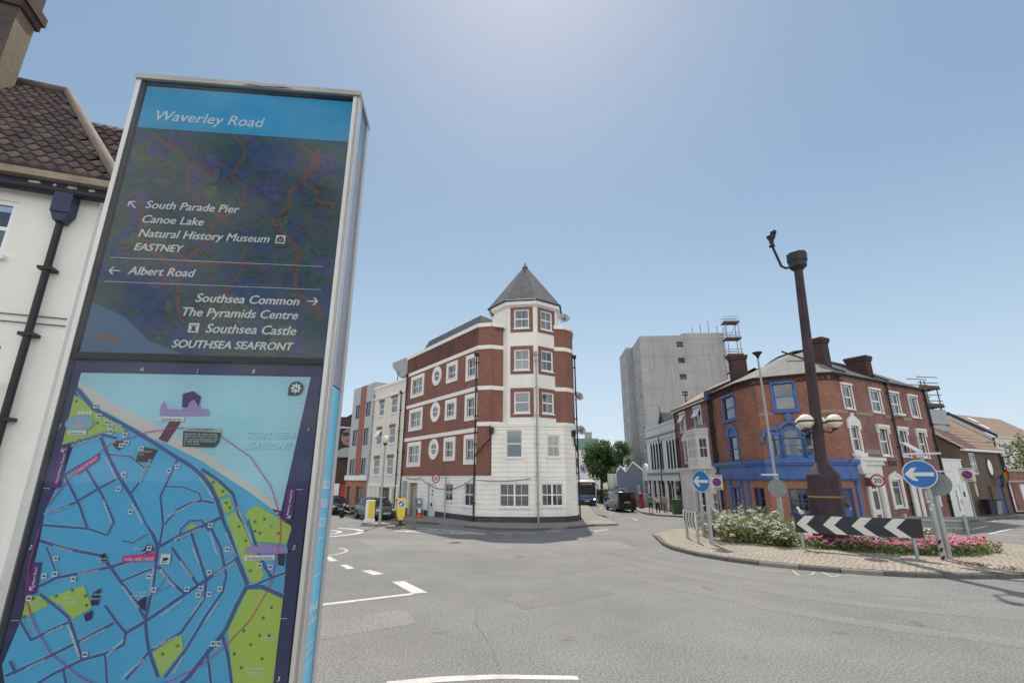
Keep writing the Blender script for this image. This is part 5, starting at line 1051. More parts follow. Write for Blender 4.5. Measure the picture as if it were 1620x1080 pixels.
# far cream houses
HC = thing('cream_terrace', 'cream rendered houses with stepped brown tiled roofs, far right beyond the garages', 'house', (70, 70, 0))
f_ = Fr((57, 64), (82, 76)); b = MB(cream)
segs_ = [(0, 6, 6.6, 9.7, 'g'), (6, 13.5, 7.6, 11.4, 'g'), (13.5, 30, 8.4, 12.2, 'r')]
for a, c_, ze, zr, k in segs_: wall(b, f_, a, c_, -.3, ze)
for a, ze, zr in ((0, 6.6, 9.7), (6, 7.6, 11.4), (13.5, 8.4, 12.2)): b.poly([f_.pt(a, 0, .02), f_.pt(a, ze, .02), f_.pt(a, zr, -4.5), f_.pt(a, ze, -9), f_.pt(a, 0, -9)])
b.build('wall', HC); b = MB(tile_b)
for a, c_, ze, zr, k in segs_: b.poly([f_.pt(a, ze, .35), f_.pt(c_, ze, .35), f_.pt(c_, zr, -4.5), f_.pt(a, zr, -4.5)]); b.poly([f_.pt(a, zr, -4.5), f_.pt(c_, zr, -4.5), f_.pt(c_, ze, -9), f_.pt(a, ze, -9)])
b.build('roof', HC); b = MB(navy)
for a, ze, zr in ((0, 6.6, 9.7), (6, 7.6, 11.4), (13.5, 8.4, 12.2)):
    for d0, d1 in ((.5, -4.5), (-4.5, -9.3)): b.prism([f_.pt(a - .15, ze - .15 if d0 > 0 else zr - .15, d0), f_.pt(a - .15, ze + .3 if d0 > 0 else zr + .3, d0), f_.pt(a - .15, zr + .3 if d0 > 0 else ze + .3, d1), f_.pt(a - .15, zr - .15 if d0 > 0 else ze - .15, d1)], (f_.u[0] * .3, f_.u[1] * .3, 0))
b.build('bargeboard', HC)
for i, (a, z) in enumerate(((15.5, 6.0), (17.1, 6.0), (20.5, 6.2), (15.5, 2.6), (20.5, 2.6), (8, 4.5))): window(HC, f_, a, a + 1.3, z, z + 1.5, .02, bars=0, rail=.5, cur='none')
b = MB(upvc); p = f_.pt(16.6, 10.2, -2.1); 
for t, zz in ((16.2, 9.7), (17.2, 10.9)):
    d0 = -(zz - 8.4) / 3.8 * 4.85 + .35; d1 = -(zz + .8 - 8.4) / 3.8 * 4.85 + .35
    b.poly([f_.pt(t, zz + .08, d0), f_.pt(t + 1.1, zz + .08, d0), f_.pt(t + 1.1, zz + .88, d1), f_.pt(t, zz + .88, d1)])
b.build('roof_light', HC)
pipe(HC, f_, 13.2, 0, 8, .1, .08)
# far green topped building at the end of the street
GB = thing('green_topped_building', 'pale building with green copper upper storey at the far end of the street', 'building', (18, 120, 0))
b = MB(stone_w); b.box(13.5, 21.0, 120, 132, -.6, 9.4); b.build('wall', GB); b = MB(mat('copper_green', (.19, .30, .27), .7, .12, .6)); b.box(13.2, 21.3, 119.7, 132.3, 9.4, 12.0); b.build('upper_storey', GB); chimney(GB, (19.0, 121), 1.6, 1.2, 11.5, 13.6, 90, 0, conc)
for k in range(2): window(GB, Fr((13.5, 120), az=90), 1 + 3.4 * k, 2.6 + 3.4 * k, 5.0, 7.4, .02, bars=0, cur='none')

# ---------------------------------------------------------------- the map sign in the foreground
ART = {
'sea': [(0.042,3.032),(0.661,3.033),(0.624,2.663),(0.599,2.669),(0.041,3.007)],
'beach': [(0.041,3.007),(0.098,2.976),(0.146,2.946),(0.231,2.907),(0.297,2.874),(0.364,2.837),(0.43,2.801),(0.496,2.759),(0.563,2.715),(0.61,2.679),(0.624,2.663),(0.599,2.669),(0.533,2.714),(0.467,2.753),(0.401,2.793),(0.336,2.824),(0.297,2.842),(0.241,2.86),(0.202,2.879),(0.141,2.916),(0.093,2.944),(0.045,2.981)],
'land': [(0.045,2.981),(0.093,2.944),(0.141,2.916),(0.202,2.879),(0.241,2.86),(0.297,2.842),(0.336,2.824),(0.401,2.793),(0.467,2.753),(0.533,2.714),(0.599,2.669),(0.656,2.619),(0.657,2.618),(0.65,2.577),(0.656,2.477),(0.655,2.439),(0.658,2.224),(0.059,2.248),(0.03,2.32),(0.047,2.418),(0.044,2.594),(0.039,2.67),(0.061,2.762),(0.069,2.834)],
'roads': [([(0.044,2.985),(0.099,2.931),(0.155,2.903),(0.215,2.872),(0.268,2.842),(0.321,2.811),(0.374,2.781),(0.407,2.756),(0.436,2.726),(0.457,2.691),(0.474,2.655),(0.488,2.62),(0.478,2.648),(0.499,2.608),(0.524,2.556),(0.564,2.484)],1.5),([(0.405,2.772),(0.451,2.744),(0.495,2.708),(0.518,2.655),(0.541,2.62),(0.544,2.642),(0.566,2.59),(0.601,2.527),(0.622,2.499)],1.2),([(0.061,2.834),(0.135,2.862),(0.172,2.853)],1),([(0.13,2.859),(0.166,2.798),(0.206,2.744),(0.24,2.703),(0.283,2.645),(0.277,2.65),(0.314,2.604),(0.33,2.576)],1.2),([(0.337,2.633),(0.359,2.668),(0.39,2.685),(0.419,2.691),(0.449,2.685)],0.8),([(0.338,2.799),(0.324,2.744),(0.312,2.703),(0.33,2.639),(0.332,2.627),(0.333,2.576)],0.8),([(0.33,2.576),(0.371,2.601),(0.43,2.626),(0.478,2.651)],1.2),([(0.33,2.576),(0.28,2.549),(0.224,2.531),(0.161,2.519),(0.105,2.509),(0.068,2.489)],1),([(0.33,2.576),(0.333,2.532),(0.335,2.494),(0.333,2.42),(0.332,2.41),(0.342,2.374),(0.355,2.338),(0.386,2.283)],1.1),([(0.046,2.596),(0.11,2.576),(0.196,2.559),(0.226,2.531),(0.258,2.496),(0.3,2.453),(0.332,2.41)],1),([(0.258,2.498),(0.308,2.519),(0.339,2.529)],0.7),([(0.364,2.576),(0.393,2.542),(0.442,2.487)],1),([(0.529,2.545),(0.462,2.497),(0.413,2.463),(0.336,2.407),(0.293,2.381)],1.2),([(0.445,2.634),(0.484,2.574),(0.509,2.507),(0.506,2.469),(0.476,2.417),(0.44,2.341),(0.402,2.282)],1),([(0.403,2.615),(0.437,2.547),(0.462,2.497),(0.464,2.454),(0.422,2.379),(0.355,2.338),(0.314,2.281)],1),([(0.339,2.532),(0.379,2.493),(0.415,2.466)],1),([(0.045,2.298),(0.113,2.327),(0.187,2.364),(0.261,2.404)],1),([(0.293,2.381),(0.293,2.355),(0.255,2.337),(0.206,2.326),(0.146,2.297),(0.111,2.274)],1),([(0.077,2.473),(0.115,2.447),(0.153,2.42),(0.169,2.394),(0.206,2.326)],0.9),([(0.082,2.372),(0.118,2.391),(0.16,2.41)],0.9),([(0.564,2.481),(0.545,2.436),(0.526,2.379),(0.49,2.329),(0.456,2.28),(0.424,2.252)],1.5),([(0.519,2.374),(0.54,2.327),(0.562,2.252)],1),([(0.489,2.339),(0.514,2.254)],0.8),([(0.255,2.337),(0.276,2.263)],0.7),([(0.169,2.306),(0.186,2.267)],0.8),([(0.232,2.444),(0.266,2.407),(0.293,2.381)],0.9),([(0.064,2.759),(0.119,2.681),(0.151,2.624),(0.202,2.607),(0.211,2.64),(0.17,2.704),(0.114,2.774)],0.8),([(0.046,2.661),(0.106,2.687),(0.154,2.721),(0.199,2.75)],0.8),([(0.045,2.633),(0.148,2.624)],0.8),([(0.065,2.756),(0.086,2.774),(0.14,2.81)],0.9),([(0.273,2.817),(0.263,2.774),(0.253,2.739),(0.239,2.712)],0.7),([(0.163,2.81),(0.217,2.805),(0.264,2.771)],0.5),([(0.378,2.591),(0.379,2.622),(0.398,2.641),(0.427,2.641),(0.449,2.615)],0.7),([(0.567,2.478),(0.602,2.478),(0.656,2.455)],1.5),([(0.573,2.478),(0.622,2.499),(0.655,2.51)],0.8),([(0.066,2.58),(0.102,2.52)],0.5),([(0.048,2.413),(0.082,2.372)],0.8),([(0.047,2.329),(0.067,2.302)],0.9),([(0.243,2.594),(0.267,2.588),(0.296,2.607)],0.5),([(0.319,2.727),(0.366,2.726),(0.41,2.709),(0.416,2.691)],0.5),([(0.365,2.51),(0.346,2.467),(0.38,2.488)],0.4)],
'parks': [[(0.04,2.97),(0.123,2.915),(0.204,2.865),(0.144,2.873),(0.041,2.834)],[(0.413,2.759),(0.444,2.75),(0.478,2.726),(0.486,2.708),(0.459,2.697),(0.43,2.726)],[(0.465,2.691),(0.488,2.698),(0.504,2.667),(0.482,2.658)],[(0.486,2.651),(0.511,2.663),(0.603,2.508),(0.597,2.492),(0.572,2.487),(0.532,2.562)],[(0.54,2.667),(0.562,2.678),(0.656,2.625),(0.657,2.612),(0.649,2.58),(0.572,2.587),(0.536,2.654)],[(0.565,2.472),(0.62,2.472),(0.657,2.449),(0.657,2.233),(0.568,2.247),(0.532,2.379)],[(0.09,2.463),(0.173,2.49),(0.203,2.439),(0.164,2.415),(0.131,2.446)],[(0.047,2.469),(0.078,2.468),(0.102,2.447),(0.049,2.418)],[(0.363,2.336),(0.423,2.374),(0.434,2.341),(0.392,2.283)],[(0.391,2.619),(0.399,2.634),(0.417,2.63),(0.413,2.618)]],
'pier': [(0.302,2.911),(0.334,2.911),(0.303,2.842),(0.278,2.851)],
'pierblds': [[(0.271,2.916),(0.269,2.943),(0.276,2.956),(0.286,2.934),(0.326,2.932),(0.338,2.947),(0.345,2.964),(0.36,2.964),(0.377,2.935),(0.396,2.935),(0.402,2.917)],[(0.547,2.559),(0.547,2.573),(0.576,2.577),(0.599,2.584),(0.623,2.577),(0.654,2.572),(0.656,2.557)]],
'pierdark': [[(0.321,2.977),(0.347,2.985),(0.37,2.97),(0.369,2.941),(0.354,2.961),(0.343,2.954),(0.34,2.938),(0.325,2.939)]],
'brownblds': [[(0.167,2.835),(0.176,2.848),(0.198,2.841),(0.185,2.82)],[(0.235,2.817),(0.247,2.83),(0.283,2.823),(0.272,2.79),(0.234,2.792)]],
'darkblds': [[(0.306,2.45),(0.326,2.464),(0.329,2.428),(0.319,2.436)],[(0.196,2.471),(0.215,2.483),(0.216,2.444),(0.2,2.445)],[(0.196,2.559),(0.206,2.565),(0.219,2.542),(0.205,2.542)],[(0.188,2.424),(0.207,2.434),(0.208,2.414),(0.197,2.409)],[(0.293,2.568),(0.306,2.585),(0.319,2.579),(0.315,2.568)],[(0.631,2.561),(0.65,2.572),(0.65,2.526),(0.635,2.53)]],
'callout': [(0.341,2.874),(0.44,2.87),(0.438,2.843),(0.428,2.83),(0.346,2.832)],
'callt': [(0.342,2.884),(0.441,2.88),(0.44,2.87),(0.341,2.874)],
'pink': [[(0.251,2.558),(0.33,2.562),(0.331,2.544),(0.251,2.543)],[(0.311,2.559),(0.329,2.568),(0.331,2.557)],[(0.088,2.766),(0.136,2.809),(0.143,2.798),(0.097,2.757)]],
'purple': [[(0.04,2.827),(0.06,2.836),(0.065,2.726),(0.042,2.723)],[(0.637,2.726),(0.658,2.722),(0.657,2.637),(0.633,2.638)],[(0.046,2.545),(0.063,2.546),(0.069,2.474),(0.043,2.472)]],
'circle': [(0.044,2.681),(0.089,2.762),(0.158,2.835),(0.25,2.871),(0.344,2.883),(0.438,2.862),(0.526,2.806),(0.592,2.726),(0.628,2.642),(0.633,2.595),(0.624,2.483),(0.584,2.403),(0.532,2.343),(0.474,2.3),(0.41,2.272),(0.34,2.256),(0.266,2.264),(0.208,2.292),(0.135,2.341),(0.084,2.402),(0.048,2.464),(0.036,2.543),(0.039,2.625)],
'icons': [(0.103,2.939),(0.118,2.912),(0.14,2.894),(0.152,2.884),(0.156,2.87),(0.194,2.862),(0.202,2.841),(0.19,2.834),(0.243,2.826),(0.342,2.779),(0.324,2.768),(0.212,2.758),(0.207,2.721),(0.248,2.664),(0.452,2.629),(0.311,2.575),(0.095,2.554),(0.078,2.514),(0.102,2.518),(0.147,2.506),(0.323,2.509),(0.341,2.477),(0.42,2.477),(0.453,2.478),(0.45,2.463),(0.475,2.464),(0.467,2.515),(0.5,2.476),(0.503,2.57),(0.503,2.352),(0.516,2.352),(0.212,2.338),(0.59,2.529),(0.617,2.525),(0.056,2.464)],
'bigicon': (0.355,2.549),
'cafe': [(0.34,2.548),(0.35,2.562),(0.346,2.537)],
'compass': (0.625,2.998),
'trees': [(0.05,2.952),(0.116,2.893),(0.135,2.89),(0.191,2.872),(0.087,2.896),(0.081,2.846),(0.44,2.738),(0.468,2.714),(0.481,2.685),(0.492,2.673),(0.562,2.637),(0.585,2.643),(0.605,2.625),(0.578,2.608),(0.625,2.607),(0.523,2.625),(0.545,2.59),(0.567,2.517),(0.565,2.613),(0.614,2.405),(0.611,2.366),(0.592,2.346),(0.571,2.378),(0.556,2.327),(0.634,2.365),(0.624,2.314),(0.577,2.296),(0.631,2.429),(0.149,2.48),(0.182,2.466),(0.189,2.445),(0.115,2.467),(0.388,2.332),(0.419,2.349),(0.064,2.463),(0.053,2.423)],
'txt': [('Waverley Road',(0.073,3.879),(0.414,3.883),0.2,0),('South Parade Pier',(0.108,3.552),(0.384,3.557),0.2,1),('Canoe Lake',(0.108,3.504),(0.286,3.505),0.2,1),('Natural History Museum',(0.107,3.452),(0.488,3.461),0.2,1),('EASTNEY',(0.104,3.41),(0.243,3.412),0.2,1),('Albert Road',(0.102,3.33),(0.29,3.333),0.2,1),('Southsea Common',(0.306,3.253),(0.602,3.253),0.2,1),('The Pyramids Centre',(0.276,3.209),(0.603,3.207),0.2,1),('Southsea Castle',(0.35,3.159),(0.604,3.158),0.2,1),('SOUTHSEA SEAFRONT',(0.266,3.111),(0.602,3.112),0.2,1)],
'lines': [[(0.044,3.382),(0.663,3.386)],[(0.044,3.305),(0.661,3.308)]],
'arrows': [(0.068,3.564),(0.064,3.342),(0.641,3.268)],
'musicon': (0.521,3.47),
'casicon': (0.315,3.172),
'mtxt': [('A',(0.196,3.039),(0.205,3.039),0.2,1),('B',(0.498,3.04),(0.507,3.04),0.2,1),('1',(0.026,2.879),(0.032,2.879),0.2,1),('1',(0.671,2.877),(0.677,2.877),0.2,1),('2',(0.027,2.576),(0.035,2.576),0.2,1),('2',(0.667,2.567),(0.676,2.567),0.2,1),('3',(0.667,2.265),(0.675,2.264),0.2,1),('YOU ARE HERE',(0.256,2.546),(0.328,2.546),0.2,1)],
'paletxt': [('SOUTHSEA',(0.507,2.855),(0.637,2.857),0.2,1),('SEAFRONT',(0.508,2.826),(0.634,2.827),0.2,1)],
'rtxt': [('ESPLANADE',(0.131,2.908),(0.181,2.885)),("ST HELEN'S PARADE",(0.069,2.833),(0.137,2.858)),('GRANADA ROAD',(0.247,2.686),(0.284,2.637)),('SOUTH PARADE',(0.405,2.75),(0.448,2.698)),('CLARENCE ESPLANADE',(0.512,2.676),(0.563,2.588)),('BURGOYNE ROAD',(0.369,2.595),(0.429,2.623)),('SOUTH PARADE',(0.495,2.609),(0.528,2.551)),('WAVERLEY ROAD',(0.154,2.518),(0.202,2.526)),('ST RONANS ROAD',(0.084,2.584),(0.131,2.571)),('FLORENCE ROAD',(0.371,2.419),(0.412,2.453)),('MALVERN ROAD',(0.439,2.415),(0.464,2.457)),('MALVERN ROAD',(0.366,2.347),(0.415,2.372)),('CLARENDON ROAD',(0.334,2.465),(0.331,2.528)),('BEACH ROAD',(0.349,2.524),(0.391,2.482)),('FLORENCE ROAD',(0.48,2.509),(0.527,2.54)),('CLARENCE ROAD',(0.476,2.401),(0.501,2.448)),('NAPIER ROAD',(0.089,2.313),(0.125,2.331)),('LENNOX ROAD',(0.196,2.366),(0.246,2.392)),('NETTLECOMBE AVENUE',(0.042,2.659),(0.099,2.681)),('CHELSEA ROAD',(0.112,2.385),(0.149,2.402)),('LAWRENCE ROAD',(0.159,2.405),(0.193,2.346)),('PARADE RISE',(0.256,2.739),(0.271,2.799)),('EASTERN VILLAS ROAD',(0.343,2.653),(0.407,2.689)),('WELCH ROAD',(0.17,2.389),(0.201,2.334)),('HELENA ROAD',(0.178,2.692),(0.209,2.637)),('BRANDON ROAD',(0.393,2.542),(0.428,2.506)),('TAUNTON ROAD',(0.452,2.614),(0.481,2.557)),('VICTORIA ROAD SOUTH',(0.265,2.488),(0.314,2.437)),('SPENCER ROAD',(0.418,2.575),(0.439,2.538)),('MARION ROAD',(0.261,2.334),(0.293,2.368)),('CRANESWATER AVENUE',(0.159,2.804),(0.197,2.747)),('CLARENCE PARADE',(0.422,2.292),(0.437,2.326)),('CLARENCE PARADE',(0.305,2.284),(0.347,2.324))],
'stxt': [('Natural History Museum',(0.053,2.736),(0.055,2.81)),('Southsea Castle',(0.649,2.717),(0.646,2.657)),('Albert Road',(0.058,2.492),(0.056,2.534)),('5 MINUTE WALK',(0.094,2.762),(0.138,2.802))],
'ltxt': [('South Parade Pier',(0.279,2.903),(0.331,2.902),0.2,0),('Canoe Lake',(0.057,2.863),(0.09,2.863),0.2,0),('The Pyramids Centre',(0.555,2.545),(0.619,2.544),0.2,0),("St Swithun's",(0.197,2.468),(0.232,2.468),0.2,0),('School',(0.199,2.458),(0.217,2.458),0.2,0),('Mayville',(0.302,2.469),(0.326,2.47),0.2,0),('High School',(0.292,2.462),(0.328,2.462),0.2,0),('Southsea',(0.59,2.293),(0.63,2.291),0.2,0),('Common',(0.592,2.283),(0.63,2.282),0.2,0),('Southsea',(0.624,2.359),(0.652,2.359),0.2,0),('Skatepark',(0.623,2.354),(0.652,2.353),0.2,0),('The Dell',(0.449,2.722),(0.469,2.721),0.2,0),('Rock Gardens',(0.578,2.624),(0.617,2.624),0.2,0),('Wimbledon',(0.135,2.46),(0.169,2.46),0.2,0),('Park and',(0.141,2.453),(0.166,2.454),0.2,0),('Playground',(0.138,2.447),(0.172,2.447),0.2,0),('Clarendon',(0.379,2.323),(0.405,2.323),0.2,0),('Gardens',(0.384,2.316),(0.406,2.316),0.2,0),('St Simons',(0.19,2.55),(0.217,2.55),0.2,0),('Church',(0.196,2.543),(0.217,2.543),0.2,0),('Nightclub',(0.274,2.572),(0.3,2.573),0.2,0),('Waverley',(0.062,2.451),(0.088,2.45),0.2,0),('Gardens',(0.066,2.444),(0.088,2.444),0.2,0),('Royal Beach',(0.236,2.816),(0.271,2.815),0.2,0),('Hotel',(0.239,2.808),(0.254,2.808),0.2,0),('SOUTHSEA SEAFRONT',(0.354,2.876),(0.421,2.875),0.2,0),('Voted for its views today,',(0.346,2.864),(0.432,2.862),0.2,0),('there is so much to see,with',(0.347,2.857),(0.434,2.856),0.2,0),('the common,beach,piers and',(0.348,2.85),(0.435,2.849),0.2,0),('a wide range of attractions',(0.348,2.844),(0.432,2.843),0.2,0),('for all the family.',(0.349,2.837),(0.391,2.836),0.2,0)],
'ticks': [[(0.023,2.724),(0.042,2.722)],[(0.658,2.719),(0.677,2.719)],[(0.029,2.416),(0.045,2.416)],[(0.657,2.404),(0.674,2.403)],[(0.349,3.05),(0.35,3.035)]],
}

KS = thing('map_sign', 'tall silver framed map sign with blue header, direction list and town map', 'sign', (-.89, 1.4, .12))
FKi = Fr((-1.245, 1.288), az=83.9); KW = .72; KT = 4.035; KD = .168; PD = -.018      # PD: depth of the print behind the frame
b = MB(silver)
FKi.box(b, 0, .0135, .45, KT - .012, -.03, .0); FKi.box(b, KW - .021, KW, .45, KT - .012, -.03, .0)
FKi.box(b, 0, KW, .12, .45, -KD, 0)
FKi.box(b, KW - .012, KW, .45, KT - .012, -.045, -.03); FKi.box(b, KW - .012, KW, .45, KT - .012, -KD, -KD + .03); FKi.box(b, 0, .012, .45, KT - .012, -KD, -.03); FKi.box(b, 0.012, KW - .012, .45, KT - .012, -KD, -KD + .01)
b.build('frame', KS)
b = MB(mat('cap_metal', (.40, .37, .33), .5, .15, 6, metal=.4, stain=.3)); FKi.box(b, -.004, KW + .004, KT - .012, KT + .006, -KD - .004, .006); b.use(mat('dirt', (.1, .09, .08), .9, .3, 30)); FKi.pol(b, [(.33, KT - .008), (.36, KT - .004), (.40, KT - .007), (.47, KT - .003), (.5, KT - .007), (.47, KT - .01), (.38, KT - .011)], .0065); b.build('top_cap', KS)
pn = mat('sign_navy', (.022, .032, .075), .45, .12, 5); pd = mat('sign_black', (.012, .014, .022), .35, .1, 5)
b = MB(pd); FKi.box(b, .0135, KW - .021, .45, KT - .012, -.05, PD - .004); FKi.box(b, .0135, KW - .021, 3.07, 3.086, PD - .004, -.004); b.build('inner_frame', KS)
def pc(name, c, r=.5): return mat(name, c, r, .05, 6)
# header
b = MB(mat('header_blue', (.03, .44, .76), .45, .14, 4)); z0h, z1h = 3.848, 4.012; FKi.quad(b, .024, .694, z0h, z1h, PD + .0004)
hd = b.build('header_panel', KS)
b = MB(pc('sign_white', (0.868, 0.896, 0.900))); o, a, c_ = ART['txt'][0][1:4][0], ART['txt'][0][1], ART['txt'][0][2]
ftext(b, FKi, 'Waverley Road', a[0], (a[1] + c_[1]) / 2, PD + .0008, c_[0] - a[0], None, .22, .008); b.build('lettering', hd)
# illustrated panel behind the directions
def paint_mat():
    m = D.materials.new('aerial_print'); m.use_nodes = True; n = m.node_tree.nodes; l = m.node_tree.links; bb = n['Principled BSDF']; bb.inputs['Roughness'].default_value = .45
    geo = n.new('ShaderNodeNewGeometry'); nz = n.new('ShaderNodeTexNoise'); nz.inputs['Scale'].default_value = 7; nz.inputs['Detail'].default_value = 7; nz.inputs['Distortion'].default_value = 1.6; l.new(geo.outputs['Position'], nz.inputs[0])
    rp = n.new('ShaderNodeValToRGB'); e = rp.color_ramp.elements; e[0].position = .3; e[0].color = (.03, .065, .17, 1); e[1].position = .74; e[1].color = (.09, .15, .24, 1)
    for p, c in ((.40, (.04, .09, .21)), (.48, (.03, .095, .115)), (.56, (.055, .12, .08)), (.64, (.075, .07, .19))): k = e.new(p); k.color = c + (1,)
    l.new(nz.outputs[0], rp.inputs[0]); l.new(rp.outputs[0], bb.inputs[0]); return m
b = MB(paint_mat()); FKi.quad(b, .024, .694, 3.09, z0h - .001, PD + .0004); dp = b.build('direction_panel', KS)
KR = random.Random(3); dk = PD + .0006
def blob(b, t, z, r, sq, d):
    n = 14; ph = KR.uniform(0, 6); an = KR.uniform(0, 3)
    p = []
    for i in range(n):
        th = 2 * math.pi * i / n; rr = r * (1 + .25 * math.sin(2 * th + ph) + .12 * math.sin(5 * th + ph)); x, y = rr * math.cos(th), rr * sq * math.sin(th)
        p.append((min(.69, max(.028, t + x * math.cos(an) - y * math.sin(an))), min(z0h - .004, max(3.094, z + x * math.sin(an) + y * math.cos(an)))))
    b.poly([FKi.pt(x, y, d) for x, y in p])
gs_ = [mat('print_green', (0.046, 0.112, 0.120), .5, .4, 40), mat('print_olive', (0.092, 0.147, 0.099), .5, .4, 40), mat('print_teal', (0.034, 0.091, 0.216), .5, .4, 40), mat('print_mauve', (0.086, 0.098, 0.240), .5, .4, 40)]
b = MB()
for i in range(64):
    b.use(gs_[KR.randrange(4)]); dk += .00001; blob(b, KR.uniform(.05, .67), KR.uniform(3.13, 3.82), KR.uniform(.02, .075), KR.uniform(.35, .8), dk)
b.build('landscape_print', dp)
def kribbon(b, pts, w, d, caps=False):
    P = [Vector(p) for p in pts]; L = []; Q = []
    for i, p in enumerate(P):
        t1 = (P[min(i + 1, len(P) - 1)] - P[i]); t0 = (P[i] - P[max(i - 1, 0)]); t = (t1.normalized() + t0.normalized()).normalized() if t0.length and t1.length else (t1 if t1.length else t0).normalized()
        n = Vector((-t.y, t.x)) * w / 2; L.append(p + n); Q.append(p - n)
    v = []
    for i in range(len(P)): v += [FKi.pt(Q[i].x, Q[i].y, d), FKi.pt(L[i].x, L[i].y, d)]
    b.idx(v, [(2 * i, 2 * i + 2, 2 * i + 3, 2 * i + 1) for i in range(len(P) - 1)])
b = MB(pc('print_road', (.19, .10, .085)))
for s0 in ((.09, 3.84, .34, 3.50), (.34, 3.84, .38, 3.60), (.62, 3.82, .50, 3.55), (.5, 3.55, .66, 3.2), (.05, 3.6, .3, 3.2), (.38, 3.6, .2, 3.3), (.55, 3.84, .6, 3.62), (.6, 3.62, .685, 3.58), (.45, 3.45, .3, 3.12), (.1, 3.42, .5, 3.36)):
    dk += .00003; x0, y0, x1, y1 = s0; ph = KR.uniform(0, 6)
    kribbon(b, [(min(.69, max(.03, x0 + (x1 - x0) * i / 12 + .018 * math.sin(i * .9 + ph))), min(z0h - .006, y0 + (y1 - y0) * i / 12 + .014 * math.cos(i * .7 + ph))) for i in range(13)], KR.uniform(.008, .016), dk)
b.use(pc('print_terrace', (.10, .06, .085)))
for i in range(420):                       # rows of tiny house roofs along the streets
    q = KR.random(); x = .06 + q * .6; y = 3.14 + KR.random() * .6; an = KR.uniform(-.6, .6); w, h_ = KR.uniform(.004, .011), KR.uniform(.0025, .0045)
    if KR.random() < .5: b.use(pc('print_terrace', (.10, .06, .085)))
    else: b.use(pc('print_wall', (.085, .10, .16)))
    dk += .000002; b.poly([FKi.pt(x + a * math.cos(an) - c_ * math.sin(an), y + a * math.sin(an) + c_ * math.cos(an), dk) for a, c_ in ((-w, -h_), (w, -h_), (w, h_), (-w, h_))])
b.use(pc('print_church', (.12, .13, .18))); dk += .00005
b.poly([FKi.pt(*q, dk) for q in ((.20, 3.715), (.213, 3.735), (.285, 3.685), (.277, 3.655))]); b.poly([FKi.pt(*q, dk + .00003) for q in ((.277, 3.65), (.283, 3.71), (.303, 3.715), (.306, 3.67))]); b.use(pc('print_churchroof', (.14, .075, .10))).poly([FKi.pt(*q, dk + .00006) for q in ((.21, 3.735), (.22, 3.748), (.288, 3.703), (.282, 3.685))])
b.use(pc('print_sea', (.10, .21, .36))).poly([FKi.pt(*q, dk + .00006) for q in ((.026, 3.092), (.3, 3.092), (.2, 3.13), (.12, 3.2), (.026, 3.24))])
b.use(pc('print_boat', (.2, .17, .17))).poly([FKi.pt(*q, dk + .0001) for q in ((.06, 3.125), (.12, 3.12), (.125, 3.14), (.075, 3.155), (.055, 3.14))])
b.build('street_print', dp)
b = MB(pc('sign_white', (0.868, 0.896, 0.900))); dt = dk + .0004
for s_, a, c_, sh, bo_ in ART['txt'][1:]: ftext(b, FKi, s_, a[0], (a[1] + c_[1]) / 2, dt, c_[0] - a[0], None, .2, .03)
for q in ART['lines']: z = (q[0][1] + q[1][1]) / 2; FKi.quad(b, q[0][0], q[1][0], z - .0008, z + .0008, dt)
def arrow(b, t, z, s, ang, d, w=.2):
    pts = [(-1, -w * .6), (.5, -w * .6), (.0, -.75), (.38, -.75), (1, 0), (.38, .75), (.0, .75), (.5, w * .6), (-1, w * .6)]; c, sn = math.cos(ang), math.sin(ang)
    pp = [(t + s * (x * c - y * sn), z + s * (x * sn + y * c)) for x, y in pts]; v = [FKi.pt(x, y, d) for x, y in pp]
    b.idx(v, [(0, 1, 7, 8), (1, 4, 7), (1, 2, 3, 4), (4, 5, 6, 7)])
for (t, z), an in zip(ART['arrows'], (rad(135), math.pi, 0)): arrow(b, t, z, .0165, an, dt)
for (t, z), ch in ((ART['musicon'], 'M'), (ART['casicon'], 'C')):
    s_ = .0145; FKi.quad(b, t - s_, t + s_, z - s_, z + s_, dt)
    b.use(pd)
    if ch == 'M':
        FKi.pol(b, [(t - .011, z + .004), (t + .011, z + .004), (t, z + .011)], dt + .0002); FKi.quad(b, t - .010, t + .010, z - .010, z + .003, dt + .0002); b.use(pc('sign_white', (0.868, 0.896, 0.900))); ftext(b, FKi, 'M', t, z - .0085, dt + .0004, None, .009, 0, .01, True)
    else:
        FKi.quad(b, t - .008, t + .008, z - .010, z - .006, dt + .0002); FKi.quad(b, t - .005, t + .005, z - .006, z + .004, dt + .0002)
        for q in (-.008, -.0018, .0045): FKi.quad(b, t + q, t + q + .0036, z + .0042, z + .009, dt + .0002)
        b.use(pc('sign_white', (0.868, 0.896, 0.900)))
b.build('lettering', dp)
# town map
b = MB(mat('map_margin', (0.042, 0.051, 0.150), .45, .5, 3)); FKi.quad(b, .02, .69, .5, 3.066, PD + .0004); mp_ = b.build('map_panel', KS)
dm = PD + .0008
def art(b, key, d, m):
    b.use(m); q = ART[key]; q = q if isinstance(q[0], list) else [q]
    for i, p in enumerate(q):
        tri = geometry.tessellate_polygon([[Vector((x, y, 0)) for x, y in p]]); b.idx([FKi.pt(x, y, d + i * .00004) for x, y in p], [t if (Vector(p[t[1]]) - Vector(p[t[0]])).cross(Vector(p[t[2]]) - Vector(p[t[0]])) > 0 else t[::-1] for t in tri])
b = MB(); art(b, 'sea', dm, pc('map_sea', (.46, .82, .93))); art(b, 'land', dm + .0001, mat('map_land', (.11, .56, .87), .45, .1, 2)); art(b, 'beach', dm + .0002, pc('map_beach', (.80, .77, .71))); art(b, 'pier', dm + .0003, pc('map_pier', (.14, .06, .075)))
b.use(pc('map_sea_line', (.52, .85, .95)))
